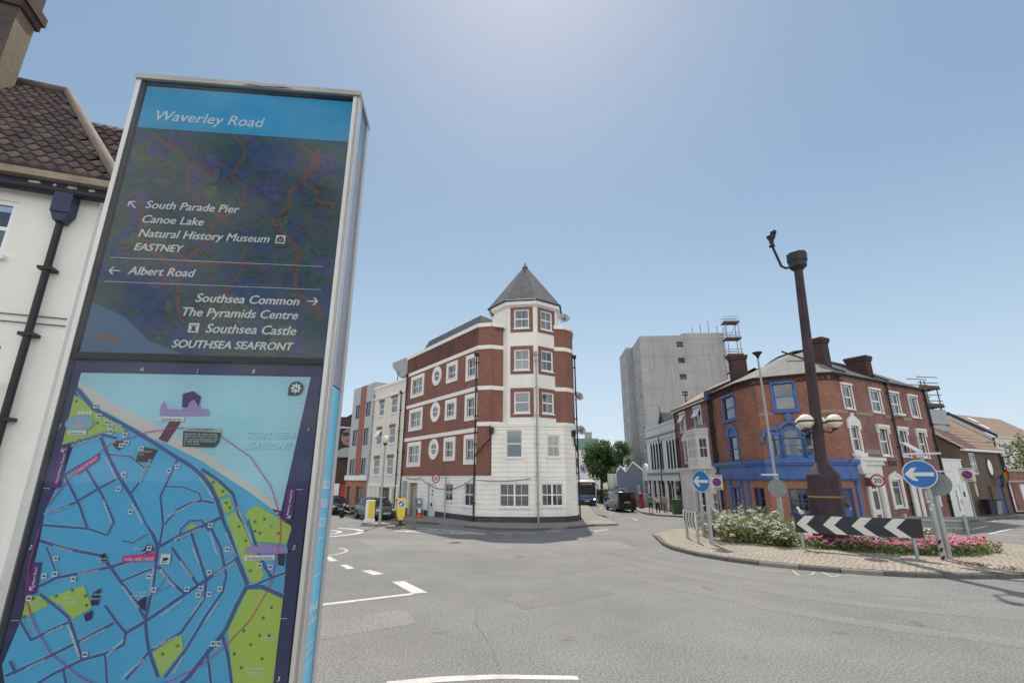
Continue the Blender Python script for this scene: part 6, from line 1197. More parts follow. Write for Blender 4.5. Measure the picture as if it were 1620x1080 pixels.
for k in range(60): z = 2.99 - k * .0145; x1 = .663 - .0; x0 = .05 + max(0, (3.0 - z)) * 1.32; x1 = ART['sea'][1][0] + (ART['sea'][2][0] - ART['sea'][1][0]) * (ART['sea'][1][1] - z) / (ART['sea'][1][1] - ART['sea'][2][1]) - .003; (FKi.quad(b, x0, x1, z, z + .0035, dm + .00005) if x0 < x1 - .03 else None)
b.build('map_ground', mp_); d = dm + .0005
rw = .0078; b = MB(pc('map_kerb', (.34, .66, .88)))
for i, (q, w) in enumerate(ART['roads']): kribbon(b, q, rw * w * .9 + .0048, d + i * .00003)
b.build('map_road_edges', mp_); d += .0014
b = MB()
for i, q in enumerate(ART['parks']): b.use(pc('map_park', (.50, .70, .14))); b.poly([FKi.pt(x, y, d + i * .00003) for x, y in q])
d += .0004; b.use(pc('map_tree', (.14, .27, .07)))
for t, z in ART['trees']: b.poly(ell(FKi, t, z, .0042, .0042, d, n=9))
b.build('map_parks', mp_); d += .0002
b = MB(pc('map_road', (.06, .16, .40)))
for i, (q, w) in enumerate(ART['roads']): kribbon(b, q, rw * w * .9, d + i * .00003)
d += .0014; t, z = .327, 2.335
b.build('map_roads', mp_)
b = MB(); art(b, 'brownblds', d, pc('map_brown', (.10, .05, .05))); art(b, 'darkblds', d + .0002, pc('map_dark', (.035, .035, .09))); art(b, 'pierblds', d + .0004, pc('map_lilac', (0.450, 0.330, 0.675))); art(b, 'pierdark', d + .0006, pc('map_purple', (.07, .03, .17)))
b.use(pc('map_lilac2', (.5, .42, .6)))
t0, z0 = ART['pierblds'][0][0]; t1 = ART['pierblds'][0][-1][0]; z0 = ART['pierblds'][0][0][1]
for k in range(8): b.poly(ell(FKi, t0 + .008 + k * (t1 - t0 - .012) / 7.5, z0 + .004, .0045, .006, d + .0007, n=8, ang=(0, math.pi)))
b.use(pc('map_brown', (.10, .05, .05)))
b.build('map_buildings', mp_); d += .001
b = MB(pc('map_circle', (0.700, 0.042, 0.280))); kribbon(b, ART['circle'], .0022, d); art(b, 'cafe', d + .0002, pc('map_circle', (0.700, 0.042, 0.280))); b.build('walk_circle', mp_); d += .0004
b = MB(); art(b, 'pink', d, pc('map_pink', (0.770, 0.049, 0.280))); art(b, 'purple', d + .0001, pc('map_tag', (0.150, 0.038, 0.255))); art(b, 'callout', d + .0002, pc('map_callout', (.045, .075, .075))); art(b, 'callt', d + .0003, pc('map_strip', (.55, .6, .6)))
b.use(pc('sign_white', (0.868, 0.896, 0.900)))
for i, (t, z) in enumerate(ART['icons']): s_ = .0058; FKi.quad(b, t - s_, t + s_, z - s_, z + s_, d + .0004)
t, z = ART['bigicon']; FKi.quad(b, t - .012, t + .012, z - .012, z + .012, d + .0004)
t, z = ART['trees'][0]; 
for q in range(4): x, y = ART['ltxt'][1][1][0] + .005 + q * .0095, ART['ltxt'][1][1][1] + .052; FKi.quad(b, x, x + .008, y, y + .009, d + .0004)
for s_, a, c_, sh, bo_ in ART['ltxt'][:3]: FKi.quad(b, a[0] - .006, c_[0] + .006, a[1] - .003, a[1] + .009, d + .0004)
b.use(pc('map_dark', (.035, .035, .09)))
for i, (t, z) in enumerate(ART['icons']): FKi.quad(b, t - .004, t + .004, z - .0022, z + .0008, d + .0006); FKi.quad(b, t - .0028, t + .0028, z + .0014, z + .0032, d + .0006)
t, z = ART['bigicon']; FKi.quad(b, t - .006, t + .004, z - .005, z + .003, d + .0006); b.poly(ell(FKi, t + .005, z, .003, .003, d + .00065, n=8)); FKi.quad(b, t - .008, t + .007, z - .0085, z - .0065, d + .0006)
b.use(pc('map_lake', (.30, .55, .68))); t, z = ART['ltxt'][1][1]; b.poly(ell(FKi, t + .016, z + .028, .036, .022, d - .0002)); b.use(pc('map_swan', (.6, .55, .55))); FKi.pol(b, [(t, z + .016), (t + .03, z + .016), (t + .034, z + .024), (t - .002, z + .024)], d + .0002); FKi.pol(b, [(t + .008, z + .024), (t + .014, z + .024), (t + .016, z + .036), (t + .006, z + .043), (t + .003, z + .039), (t + .011, z + .034)], d + .0002)
t, z = ART['compass']; b.use(pc('map_callout', (.045, .075, .075))); b.poly(ell(FKi, t, z, .0205, .0205, d, n=24)); FKi.pol(b, [(t - .0205, z - .0205), (t, z - .0205), (t - .0205, z)], d + .0001)
b.use(pc('sign_white', (0.868, 0.896, 0.900))); v = []
for k in range(16): rr = .0165 if k % 2 == 0 else .0105; v.append((t + rr * math.sin(2 * math.pi * k / 16), z + rr * math.cos(2 * math.pi * k / 16)))
b.idx([FKi.pt(t, z, d + .0003)] + [FKi.pt(x, y, d + .0003) for x, y in v], [(0, 1 + (k + 1) % 16, 1 + k) for k in range(16)]); b.use(pc('map_callout', (.045, .075, .075))); ftext(b, FKi, 'N', t, z - .006, d + .0005, None, .012, 0, .01, True)
for q in ART['ticks']: kribbon(b.use(pc('sign_white', (0.868, 0.896, 0.900))), q, .0012, d)
b.build('map_symbols', mp_); d += .001
b = MB(pc('sign_white', (0.868, 0.896, 0.900)))
for s_, a, c_, sh, bo_ in ART['mtxt']: ftext(b, FKi, s_, a[0], (a[1] + c_[1]) / 2, d, None if len(s_) == 1 else c_[0] - a[0], .011 if len(s_) == 1 else None, .2, .015)
for s_, p, q in ART['rtxt']:
    u = Vector((q[0] - p[0], q[1] - p[1])); L = u.length; u /= L; o = Vector(p) - Vector((-u.y, u.x)) * .0028
    text(b, s_, FKi.pt(o.x, o.y, d), Vector((FKi.u[0] * u.x, FKi.u[1] * u.x, u.y)), Vector((FKi.u[0] * -u.y, FKi.u[1] * -u.y, u.x)), L, .0052, 0, .02)
for i, (s_, p, q) in enumerate(ART['stxt']):
    u = Vector((q[0] - p[0], q[1] - p[1])); L = u.length; u /= L; o = Vector(p) - Vector((-u.y, u.x)) * .003
    text(b, s_, FKi.pt(o.x, o.y, d), Vector((FKi.u[0] * u.x, FKi.u[1] * u.x, u.y)), Vector((FKi.u[0] * -u.y, FKi.u[1] * -u.y, u.x)), L, .0062, .15, .02)
for i, an in ((0, rad(210)), (1, rad(-50)), (2, rad(215))):
    p = ART['purple'][i]; xs_ = sum(q[0] for q in p) / 4; zs_ = [p[0][1], p[2][1], p[3][1]]
    if i == 0: arrow(b, p[0][0] + .012, p[0][1] - .006, .008, an, d, .22)
    else: arrow(b, (p[2][0] + p[3][0]) / 2 + .002, p[2][1] + .014, .008, an, d, .22)
for i, (s_, a, c_, sh, bo_) in enumerate(ART['ltxt']):
    if i < 3 or s_ == 'SOUTHSEA SEAFRONT': b.use(pc('map_callout', (.045, .075, .075)))
    else: b.use(pc('map_caption', (0.770, 0.868, 0.896)))
    if i >= 25 or 1: ftext(b, FKi, s_, a[0], (a[1] + c_[1]) / 2, d + .0002, c_[0] - a[0], None, .15, .012)
b.use(pc('map_pale', (.64, .88, .95)))
for s_, a, c_, sh, bo_ in ART['paletxt']: ftext(b, FKi, s_, a[0], (a[1] + c_[1]) / 2, d, c_[0] - a[0], None, .2, .02)
b.build('map_lettering', mp_)
# cover glass over both panels
kg = glass_mat('sign_glass', (.985, .99, .995), -.012)
b = MB(kg); FKi.quad(b, .0137, KW - .0212, .5, KT - .013, -.0045); b.build('cover_glass', KS)
# right flank: glass above, blue information strip below
FQ = Fr(FKi.pt(KW, 0, 0)[:2], FKi.pt(KW, 0, -KD)[:2])
b = MB(silver); FQ.box(b, 0, .034, .45, KT - .012, -.01, .002); FQ.box(b, .034, .047, .45, KT - .012, -.01, -.002); FQ.box(b, KD - .03, KD, .45, KT - .012, -.01, .002); b.build('side_frame', KS)
b = MB(mat('smoked_panel', (.27, .28, .33), .25, .1, 2)); FQ.quad(b, .047, KD - .03, 3.02, KT - .16, -.004); b.use(mat('side_header', (.10, .30, .42), .3, .1, 2)); FQ.quad(b, .047, KD - .03, KT - .16, KT - .014, -.004); b.build('side_panel', KS)
sb = mat('strip_blue', (.17, .58, .82), .45, .06, 2); b = MB(sb); FQ.quad(b, .047, KD - .03, .5, 3.016, -.004); st = b.build('information_strip', KS)
b = MB(pc('sign_white', (0.868, 0.896, 0.900))); cx = .092; dd_ = -.0032
for z in (2.585, 2.49, 2.275, 2.165, 2.0, 1.9, 1.98, 1.75): FQ.quad(b, .052, .132, z, z + .0016, dd_)
for s_, z, c_ in (('023', 2.72, .026), ('9283', 2.668, .026), ('6722', 2.616, .026), ('live', 2.40, .03), ('update', 2.372, .02), ('0871', 1.93, .028), ('200', 1.875, .028), ('2233', 1.82, .028), ('lines cost', 1.79, .009), ('timetables', 2.32, .011), ('and times', 2.303, .011)): ftext(b, FQ, s_, cx, z, dd_, .07, c_ * .9, 0, .012, True)
ring(b, FQ, cx, 2.15, .018, .024, .022, .03, dd_ - .0005, dd_, full=False, ang=(math.pi * 1.05, math.pi * 1.95)); b.poly(ell(FQ, cx - .012, 2.168, .0035, .005, dd_, n=8)); b.poly(ell(FQ, cx + .012, 2.168, .0035, .005, dd_, n=8)); FQ.box(b, cx - .022, cx + .022, 2.06, 2.078, dd_ - .0004, dd_)
ring(b, FQ, cx, 1.68, .02, .028, .026, .036, dd_ - .0005, dd_); ring(b, FQ, cx, 1.68, .006, .01, .011, .016, dd_ - .0005, dd_); b.build('lettering', st)

# ---------------------------------------------------------------- roundabout: column, boards, signs
IZ = .16
RC = thing('lamp_column', 'tall rusted steel column with globe lamps and camera, rising from the flower bed', 'column', (12.25, 19.78, IZ))
cx, cy = 12.44, 19.78      # column axis at lamp height; it leans a little to the right
def lean(b):
    b.v = [(x + .053 * (z - 3.6), y, z) for x, y, z in b.v]; return b
def oct_(r, z, n=8, ph=22.5): return [(cx + r * math.cos(rad(ph + 360 * k / n)), cy + r * math.sin(rad(ph + 360 * k / n)), z) for k in range(n)]
def loft(b, rings, cap=True, smooth=False):
    n = len(rings[0]); v = [p for r_ in rings for p in r_]; b.idx(v, [(i * n + k, i * n + (k + 1) % n, (i + 1) * n + (k + 1) % n, (i + 1) * n + k) for i in range(len(rings) - 1) for k in range(n)], smooth)
    if cap: b.idx(rings[0], [tuple(range(n - 1, -1, -1))]); b.idx(rings[-1], [tuple(range(n))])
b = MB(rust); loft(b, [oct_(.60, IZ - .1), oct_(.58, 2.82), oct_(.57, 2.87), oct_(.235, 3.31), oct_(.225, 3.36)])
lean(b).build('base_box', RC)
b = MB(rust); loft(b, [oct_(.222, 3.32), oct_(.205, 6), oct_(.175, 11.75)]); lean(b).build('shaft', RC)
b = MB(mat('ochre_band', (.33, .19, .07), .8, .2, 5)); loft(b, [oct_(.60, 2.0), oct_(.605, 2.03), oct_(.60, 2.06)]); lean(b).build('band', RC)
b = MB(black); loft(b, [oct_(.2, 11.7), oct_(.36, 11.85), oct_(.37, 12.1), oct_(.41, 12.12), oct_(.41, 12.5), oct_(.36, 12.54)]); lean(b).build('head_box', RC)
b = MB(black); a0 = (cx - .3, cy - .1, 11.85); b.tube([a0, (cx - .6, cy - .1, 11.75), (cx - .8, cy - .1, 11.85), (cx - 1.12, cy - .1, 12.85)], .055, 7)
b.lathe((cx - 1.13, cy - .1, 12.82), [(.13, 0), (.13, .05), (.09, .07), (.1, .3), (.19, .45), (.2, .52), (.1, .58)], 9); b.ball((cx - 1.03, cy - .14, 13.5), .14); lean(b).build('camera_arm', RC)
gl_m = mat('opal_globe', (.72, .68, .55), .35, .08, 3); gm_ = gl_m.node_tree.nodes['Principled BSDF']; gm_.inputs['Subsurface Weight'].default_value = .3; gm_.inputs['Subsurface Radius'].default_value = (.1, .09, .06)
for (dx, dy) in ((-.58, -.22), (.58, -.22), (-.24, .55), (.4, .5)):
    b = MB(gl_m); gx, gy = cx + dx, cy + dy; b.ball((gx, gy, 4.95), .3, .3, .28, 20, 14); go = lean(b).build('globe_lamp', RC)
    b = MB(black); b.lathe((gx, gy, 4.93), [(.305, -.02), (.315, 0), (.315, .03), (.305, .05)], 20, cap=False); b.tube([(gx, gy, 4.6), (gx, gy, 4.72)], .1, 8); b.tube([(cx + dx * .3, cy + dy * .3, 4.58), (cx + dx * .7, cy + dy * .7, 4.5), (gx, gy, 4.62)], .035, 6)
    for q in range(4): b.tube([(gx + .3 * math.cos(q * 1.57 + .5), gy + .3 * math.sin(q * 1.57 + .5), 4.95), (gx + .22 * math.cos(q * 1.57 + .5), gy + .22 * math.sin(q * 1.57 + .5), 4.76), (gx + .07 * math.cos(q * 1.57 + .5), gy + .07 * math.sin(q * 1.57 + .5), 4.68)], .012, 4)
    lean(b).build('lamp_cage', go)

sgn_w = mat('sign_face_white', (.66, .65, .60), .4, .05, 4); sgn_k = mat('sign_face_black', (.028, .030, .042), .4, .35, 1.2); sgn_b = mat('sign_face_blue', (.02, .15, .44), .35, .06, 3)
CB = thing('chevron_board', 'long black bend board with four white left arrows, in front of the flowers', 'sign board', (12, 18, IZ))
FCb = Fr((10.718, 19.034), az=130.31); z0, z1, zr0, zr1 = .79, 1.40, .85, 1.44
zz = lambda t, k: (z0 + (zr0 - z0) * t / 3.55) if k == 0 else (z1 + (zr1 - z1) * t / 3.55)
b = MB(sgn_k); FCb.pol(b, [(-.13, zz(0, 0)), (3.56, zz(3.55, 0)), (3.59, zz(3.55, 1)), (-.12, zz(0, 1))], 0, .03); bo = b.build('board', CB)
b = MB(sgn_w)
for px0, px1, px2 in ((.03, .33, 0), (.88, 1.2, 0), (1.74, 2.06, 0), (2.65, 2.97, 0)):
    w = px1 - px0 + .02; t = px0 - .1
    m = (zz(t, 0) + zz(t, 1)) / 2; lo, hi = zz(t, 0) + .004, zz(t, 1) - .004
    b.idx([FCb.pt(*q, .034) for q in ((t, m), (t + .36, lo), (t + .36 + w, lo), (t + w, m), (t + .30 + w, hi), (t + .30, hi))], [(0, 1, 2, 3), (0, 3, 4, 5)])
b.build('arrow_marking', bo)
b = MB(grey_m)
for t in (.02, 3.28): FCb.tube(b, [(t, IZ - .1, -.06), (t, 1.35, -.06)], .055, 9)
b.build('post', CB); b = MB(grey_m); 
for z in (.95, 1.25): FCb.box(b, -.1, 3.5, z, z + .05, -.06, -.01)
b.build('rail', CB)
# the white bird on its left end
q = FCb.pt(.12, 1.4, 0); GU = MB(mat('gull_white', (.72, .72, .70), .8, .06, 8)); ox, oy, oz = q
GU.ball((ox + .04, oy, oz + .17), .15, .10, .12, 12, 8); GU.tube([(ox - .03, oy, oz + .22), (ox - .10, oy - .01, oz + .34), (ox - .11, oy - .01, oz + .40)], .085, 9, .062); GU.ball((ox - .13, oy - .01, oz + .42), .075, .062, .066, 10, 8); GU.tube([(ox - .19, oy - .01, oz + .415), (ox - .27, oy - .015, oz + .40)], .022, 6, .008); GU.tube([(ox + .14, oy, oz + .16), (ox + .27, oy + .02, oz + .10)], .06, 8, .02); GU.tube([(ox, oy + .02, oz + .08), (ox, oy + .02, oz + .0)], .012, 5); GU.tube([(ox + .03, oy - .03, oz + .08), (ox + .03, oy - .03, oz + .0)], .012, 5)
go = thing('gull', 'white gull perched on the left end of the black arrow board', 'bird', (ox, oy, oz)); [GU.v.__setitem__(i, (ox + (v[0] - ox) * .62, oy + (v[1] - oy) * .62, oz + (v[2] - oz) * .62)) for i, v in enumerate(GU.v)]; GU.build('body', go)
b = MB(grey_m); b.ball((ox + .037, oy - .034, oz + .124), .087, .031, .053, 10, 7); b.build('wing', go)

def round_sign(mb_face, fr, tc, zc, r, d, rim=None, edge=grey_b, back=True):
    b = mb_face; b.use(edge); p = ell(fr, tc, zc, r, r, d, n=36); b.prism(p, (-fr.n[0] * .02, -fr.n[1] * .02, 0))
def blue_arrow(root, fr, tc, zc, r, d, ang=0):
    b = MB(); round_sign(b, fr, tc, zc, r, d); o = b.build('sign_plate', root)
    f = MB(sgn_w); ring(f, fr, tc, zc, r * .935, r * .935, r * .995, r * .995, d, d + .003, 36); f.use(sgn_b); f.poly(ell(fr, tc, zc, r * .94, r * .94, d + .002, n=36))
    f.use(sgn_w); c, s = math.cos(ang), math.sin(ang)
    pts = [(-.86, 0), (-.42, -.46), (-.1, -.46), (-.36, -.13), (.8, -.13), (.8, .13), (-.36, .13), (-.1, .46), (-.42, .46)]
    pp = [fr.pt(tc + r * (x * c - y * s), zc + r * (x * s + y * c), d + .005) for x, y in pts]; f.idx(pp, [(0, 1, 2, 3), (0, 3, 6), (0, 6, 7, 8), (3, 4, 5, 6)]); f.build('arrow_face', o); return o
def facing(x, y, turn=0): return math.degrees(math.atan2(x, y)) + 90 + turn
# right keep left post
SR = thing('keep_left_sign', 'large blue round left arrow sign on a scuffed post, right of the black arrow board', 'road sign', (13.97, 16.8, IZ))
fs = Fr((13.97, 16.8), az=facing(13.97, 16.8, 2)); b = MB(grey_m); fs.tube(b, [(0, IZ - .1, 0), (0, 3.55, -.02)], .085, 12); b.use(black); fs.box(b, -.088, .088, .55, .85, -.088, .088 - .1); po = b.build('post', SR)
b = MB(mat('peeled_paper', (.62, .62, .6), .9, .1, 10))
for t, z, w, h in ((-.05, 1.95, .09, .07), (.03, 1.85, .07, .06), (-.02, 1.7, .08, .1), (-.075, 2.05, .03, .25)): fs.box(b, t - w / 2, t + w / 2, z, z + h, .08, .092)
b.use(black)
for z in (.18, .42, .66): fs.pol(b, [(-.07, z), (.02, z + .03), (.06, z + .16), (-.03, z + .12)], .08, .093)
b.build('scraped_sticker', po)
blue_arrow(SR, fs, -.12, 2.86, .465, .12); b = MB(silver); fs.box(b, -.42, .55, 3.5, 3.56, -.05, .16); fs.box(b, -.1, .1, 3.42, 3.6, -.1, .1); b.build('sign_light', SR)
b = MB(grey_m); fs.tube(b, [(.14, IZ - .1, -.35), (.14, 2.95, -.35)], .085, 12); b.use(grey_b); p = ell(fs, .27, 2.55, .38, .38, -.24, n=28); b.prism(p, (fs.n[0] * .02, fs.n[1] * .02, 0)); b.use(silver); fs.box(b, .2, .75, 2.93, 2.98, -.4, -.3)
s2 = b.build('sign_back'); tag(s2, 'grey rear of a round sign on a post, close behind the large blue arrow sign', 'road sign')
# left keep left pair
SLf = thing('keep_left_sign', 'smaller blue round sign with white left arrow, at the left tip of the island', 'road sign', (8.03, 20.66, IZ))
fs = Fr((8.03, 20.66), az=facing(8.03, 20.66, 38)); b = MB(grey_m); fs.tube(b, [(0, IZ - .1, 0), (0, 2.9, 0)], .085, 12); b.use(black); fs.box(b, -.088, .088, .45, .9, -.088, -.01); b.build('post', SLf); blue_arrow(SLf, fs, -.13, 2.6, .44, .12)
b = MB(silver); fs.box(b, -.35, .2, 3.12, 3.2, -.1, .4); fs.box(b, -.03, .03, 2.7, 3.15, -.05, .05); b.build('sign_light', SLf)
b = MB(grey_m); x, y = 8.69, 23.15; b.tube([(x, y, IZ - .1), (x, y, 3.0)], .085, 12); f2 = Fr((x, y), az=facing(x, y, 35)); b.use(grey_b); p = ell(f2, -.0, 2.7, .42, .42, -.1, n=28); b.prism(p, (f2.n[0] * .02, f2.n[1] * .02, 0)); tag(b.build('sign_back'), 'grey rear of a round road sign on a post, behind the smaller blue arrow sign', 'road sign')
# striped board seen nearly edge on
SB = thing('striped_board', 'small striped board seen nearly edge on, at the left tip of the island', 'sign board', (7.66, 21.9, IZ))
fb = Fr((7.72, 22.75), (7.58, 21.0)); b = MB(grey_m)
for t in (.05, fb.L - .05): fb.tube(b, [(t, IZ - .1, -.05), (t, 1.2, -.05)], .055, 8)
b.build('post', SB); b = MB(sgn_w); fb.box(b, -.1, fb.L + .1, .72, 1.36, 0, .03); b.use(sgn_k)
for k in range(4):
    t = .05 + k * .44; b.idx([fb.pt(*q, .034) for q in ((t, 1.04), (t + .25, .73), (t + .42, .73), (t + .17, 1.04), (t + .42, 1.35), (t + .25, 1.35))], [(0, 1, 2, 3), (0, 3, 4, 5)])
b.build('board', SB)
for n_, lab, p, q, zb, zt in (('board_back', 'grey rear of a long board beyond the roses, near the left tip of the island', (9.5, 27.0), (11.9, 27.6), .3, .98), ('board_back', 'grey rear of a long board with end post, right of the scuffed sign post', (18.0, 23.6), (20.5, 22.9), .42, 1.04)):
    fb = Fr(p, q); b = MB(grey_b); fb.box(b, 0, fb.L, zb, zt, 0, .02); r_ = thing(n_, lab, 'sign board', (p[0], p[1], .1)); b.build('board', r_)
    b = MB(grey_m); fb.box(b, 0, fb.L, zt - .2, zt - .12, .02, .07); fb.box(b, 0, fb.L, zb + .1, zb + .16, .02, .07); b.build('rail', r_)
    for t in (.2, fb.L - .15): b = MB(grey_m); fb.tube(b, [(t, 0, .12), (t, zt + .1, .12)], .06, 9); b.build('post', r_)
r_ = thing('sign_back', 'grey rear of a round sign with a lamp bar, in front of the blue shopfront', 'road sign', (14.5, 27.2, .1)); fb = Fr((14.5, 27.2), az=120); b = MB(grey_m); fb.tube(b, [(0, 0, 0), (0, 2.8, 0)], .08, 10); b.build('post', r_); b = MB(grey_b); b.prism(ell(fb, -.05, 2.2, .46, .46, .1, n=30), (fb.n[0] * .02, fb.n[1] * .02, 0)); b.build('sign_plate', r_); b = MB(silver); fb.box(b, -.75, .1, 2.86, 2.95, -.06, .08); b.build('sign_light', r_)

# ---------------------------------------------------------------- flowers
rose_l = leaf_mat('rose_leaf', (.06, .11, .022), (.17, .23, .05), (.36, .34, .10)); rose_f = leaf_mat('rose_white', (.62, .60, .52), (.80, .79, .74), trans=.15); ger_l = leaf_mat('geranium_leaf', (.07, .14, .035), (.20, .27, .07)); ger_p = leaf_mat('geranium_pink', (.66, .20, .36), (.84, .36, .52), (.88, .60, .66), trans=.2); ger_r = leaf_mat('geranium_orange', (.60, .07, .045), (.75, .16, .09), trans=.2)
def leaf(b, p, s, rnd):
    a, e = rnd.uniform(0, 6.28), rnd.uniform(-.9, .9); u = Vector((math.cos(a) * math.cos(e), math.sin(a) * math.cos(e), math.sin(e))); w = u.cross(Vector((rnd.uniform(-1, 1), rnd.uniform(-1, 1), rnd.uniform(.2, 1)))).normalized()
    p = Vector(p); b.idx([p, p + u * s * .5 + w * s * .28, p + u * s, p + u * s * .5 - w * s * .28], [(0, 1, 2, 3)])
def flower(b, p, r, rnd, n=6):
    p = Vector(p)
    for k in range(n):
        a = k * 6.283 / n + rnd.uniform(-.3, .3); e = rnd.uniform(.1, .9); u = Vector((math.cos(a) * math.cos(e), math.sin(a) * math.cos(e), math.sin(e))); w = u.cross(Vector((0, 0, 1))).normalized() * r * .6
        b.idx([p, p + u * r * .6 + w, p + u * r * 1.1, p + u * r * .6 - w], [(0, 1, 2, 3)])
def rose_bush(name, label, x, y, r, h, nl, nf, seed, flower_top=.6):
    rnd = random.Random(seed); root = thing(name, label, 'bush', (x, y, IZ)); st = MB(mat('stem', (.07, .075, .03), .9)); lf = MB(rose_l); fw = MB(rose_f)
    tips = []
    for k in range(26):
        a = rnd.uniform(0, 6.28); rr = r * math.sqrt(rnd.random()); hh = h * (1 - .45 * (rr / r) ** 2) * rnd.uniform(.75, 1.12); tip = (x + rr * math.cos(a), y + rr * math.sin(a), IZ + hh); tips.append(tip)
        st.tube([(x + rr * .3 * math.cos(a), y + rr * .3 * math.sin(a), IZ), (x + rr * .75 * math.cos(a), y + rr * .75 * math.sin(a), IZ + hh * .6), tip], .012, 4, .005, cap=False)
    for k in range(nl):
        t = tips[rnd.randrange(26)]; q = rnd.random() ** .7; s = .25 * r
        p = (x + (t[0] - x) * (.35 + .75 * q) + rnd.gauss(0, s), y + (t[1] - y) * (.35 + .75 * q) + rnd.gauss(0, s), IZ + .05 + (t[2] - IZ) * q + rnd.gauss(0, .05)); leaf(lf, p, rnd.uniform(.05, .10), rnd)
    for k in range(int(nf * 1.25)):
        t = tips[rnd.randrange(26)]; q = flower_top + (1.02 - flower_top) * rnd.random() ** .6; bx, by, bz = t[0] + rnd.gauss(0, .22 * r), t[1] + rnd.gauss(0, .22 * r), IZ + (t[2] - IZ) * q
        for j in range(rnd.randint(2, 6)): flower(fw, (bx + rnd.gauss(0, .05), by + rnd.gauss(0, .05), bz + rnd.gauss(0, .035)), rnd.uniform(.05, .085), rnd)
    st.build('stems', root); lf.build('foliage', root); fw.build('blossoms', root)
bushes = [('rose_bush', 'white rose bush at the left end of the bed, beside the smaller blue arrow sign', 9.0, 21.3, .85, 1.0, 1500, 42), ('rose_bush', 'dense white rose bush second from the left end of the bed', 9.75, 20.85, .8, 1.05, 1500, 44),
 ('rose_bush', 'white rose bush at the bed front, between the blue arrow sign and rusted column', 10.35, 20.15, .65, .95, 1300, 30), ('rose_bush', 'leafy rose bush with few flowers, just left of the arrow board post', 10.65, 19.85, .55, .8, 1300, 10),
 ('rose_bush', 'tall rose bush with pale shoots behind the arrow board, left of the column', 10.9, 21.7, .95, 1.35, 1500, 26), ('rose_bush', 'white rose bush rising behind the front row at the left', 9.9, 22.4, .9, 1.15, 1300, 34), ('rose_bush', 'rose bush at the back left of the bed before the blue windows', 9.5, 23.9, 1.0, 1.2, 1200, 26), ('rose_bush', 'rose bush with long yellowish shoots behind the left roses', 11.2, 23.6, 1.0, 1.45, 1300, 16),
 ('rose_bush', 'low rose bush behind the arrow board, right of the column', 13.2, 20.3, .85, .75, 1000, 20), ('rose_bush', 'low white rose bush between the arrow board and the scuffed sign post', 14.6, 19.9, .85, .85, 1100, 26), ('rose_bush', 'low white rose bush just right of the scuffed sign post', 15.6, 20.3, .85, .85, 1000, 22), ('rose_bush', 'sparse rose bush at the right end of the bed', 16.8, 20.6, .8, .7, 800, 12), ('rose_bush', 'low rose bush directly below the arrow board end', 13.9, 19.3, .5, .6, 700, 12)]
for i, (n_, lab, x, y, r, h, nl, nf) in enumerate(bushes): rose_bush(n_, lab, x, y, r, h, nl, nf, 50 + i)
def geranium(seed, petals, dense=1.):
    rnd = random.Random(seed); root = thing('geranium', 'x', 'flower', (0, 0, 0)); lf = MB(ger_l); fw = MB(petals)
    for k in range(330): a = rnd.uniform(0, 6.28); r = .36 * math.sqrt(rnd.random()); leaf(lf, (r * math.cos(a), r * math.sin(a), rnd.uniform(.02, .36) * (1.1 - r)), rnd.uniform(.05, .09), rnd)
    for k in range(int(9 * dense)):
        a = rnd.uniform(0, 6.28); r = .34 * math.sqrt(rnd.random()); z = rnd.uniform(.22, .46); lf.tube([(r * .8 * math.cos(a), r * .8 * math.sin(a), .1), (r * math.cos(a), r * math.sin(a), z)], .006, 3, cap=False)
        for j in range(13): flower(fw, (r * math.cos(a) + rnd.gauss(0, .03), r * math.sin(a) + rnd.gauss(0, .03), z + rnd.gauss(0, .02)), rnd.uniform(.022, .036), rnd, 5)
    lf.build('foliage', root); fw.build('blossoms', root); return root
GR = random.Random(11); protos = [geranium(1, ger_p), geranium(2, ger_p, 1.3), geranium(3, ger_p, .8)]; orp = [geranium(4, ger_r)]
arc = [(11.35, 19.35), (12.1, 18.72), (13.0, 18.15), (14.0, 17.8), (15.2, 17.75), (16.3, 18.1), (17.3, 18.75)]
spots = []
for i in range(len(arc) - 1):
    for k in range(3):
        for row in range(3):
            f = (k + .5 * (row % 2)) / 3; x = arc[i][0] + (arc[i + 1][0] - arc[i][0]) * f; y = arc[i][1] + (arc[i + 1][1] - arc[i][1]) * f; spots.append((x + .12 * row + GR.uniform(-.08, .08), y + .47 * row + GR.uniform(-.08, .08)))
used = set()
for i, (x, y) in enumerate(spots):
    og = i in (4, 13, 15, 44, 49, 51, 52); pr = orp[0] if og else protos[i % 3]
    o = pr if pr.name not in used else copy_tree(pr); used.add(pr.name); s = GR.uniform(.75, 1.25)
    o.location = (x, y, IZ - .01); o.rotation_euler = (0, 0, GR.uniform(0, 6.28)); o.scale = (s, s, s)
    o['label'] = 'orange red geranium among the pink ones in the island bed' if og else 'pink geranium in the dense row along the front of the island bed'; o['group'] = 'orange geraniums' if og else 'pink geraniums'; o['category'] = 'flower'
wd_ = MB(leaf_mat('dry_weed', (.16, .10, .05), (.22, .12, .06), trans=.1))
for (x, y) in ((14.22, 16.19), (14.34, 15.97), (14.68, 15.34), (10.51, 18.24)):
    for k in range(70): leaf(wd_, (x + GR.gauss(0, .16), y + GR.gauss(0, .1), .17 + abs(GR.gauss(0, .02))), GR.uniform(.04, .09), GR)
o = wd_.build('dry_weeds'); o['kind'] = 'stuff'; o['label'] = 'small brown dry weeds between the island setts'; o['category'] = 'weeds'

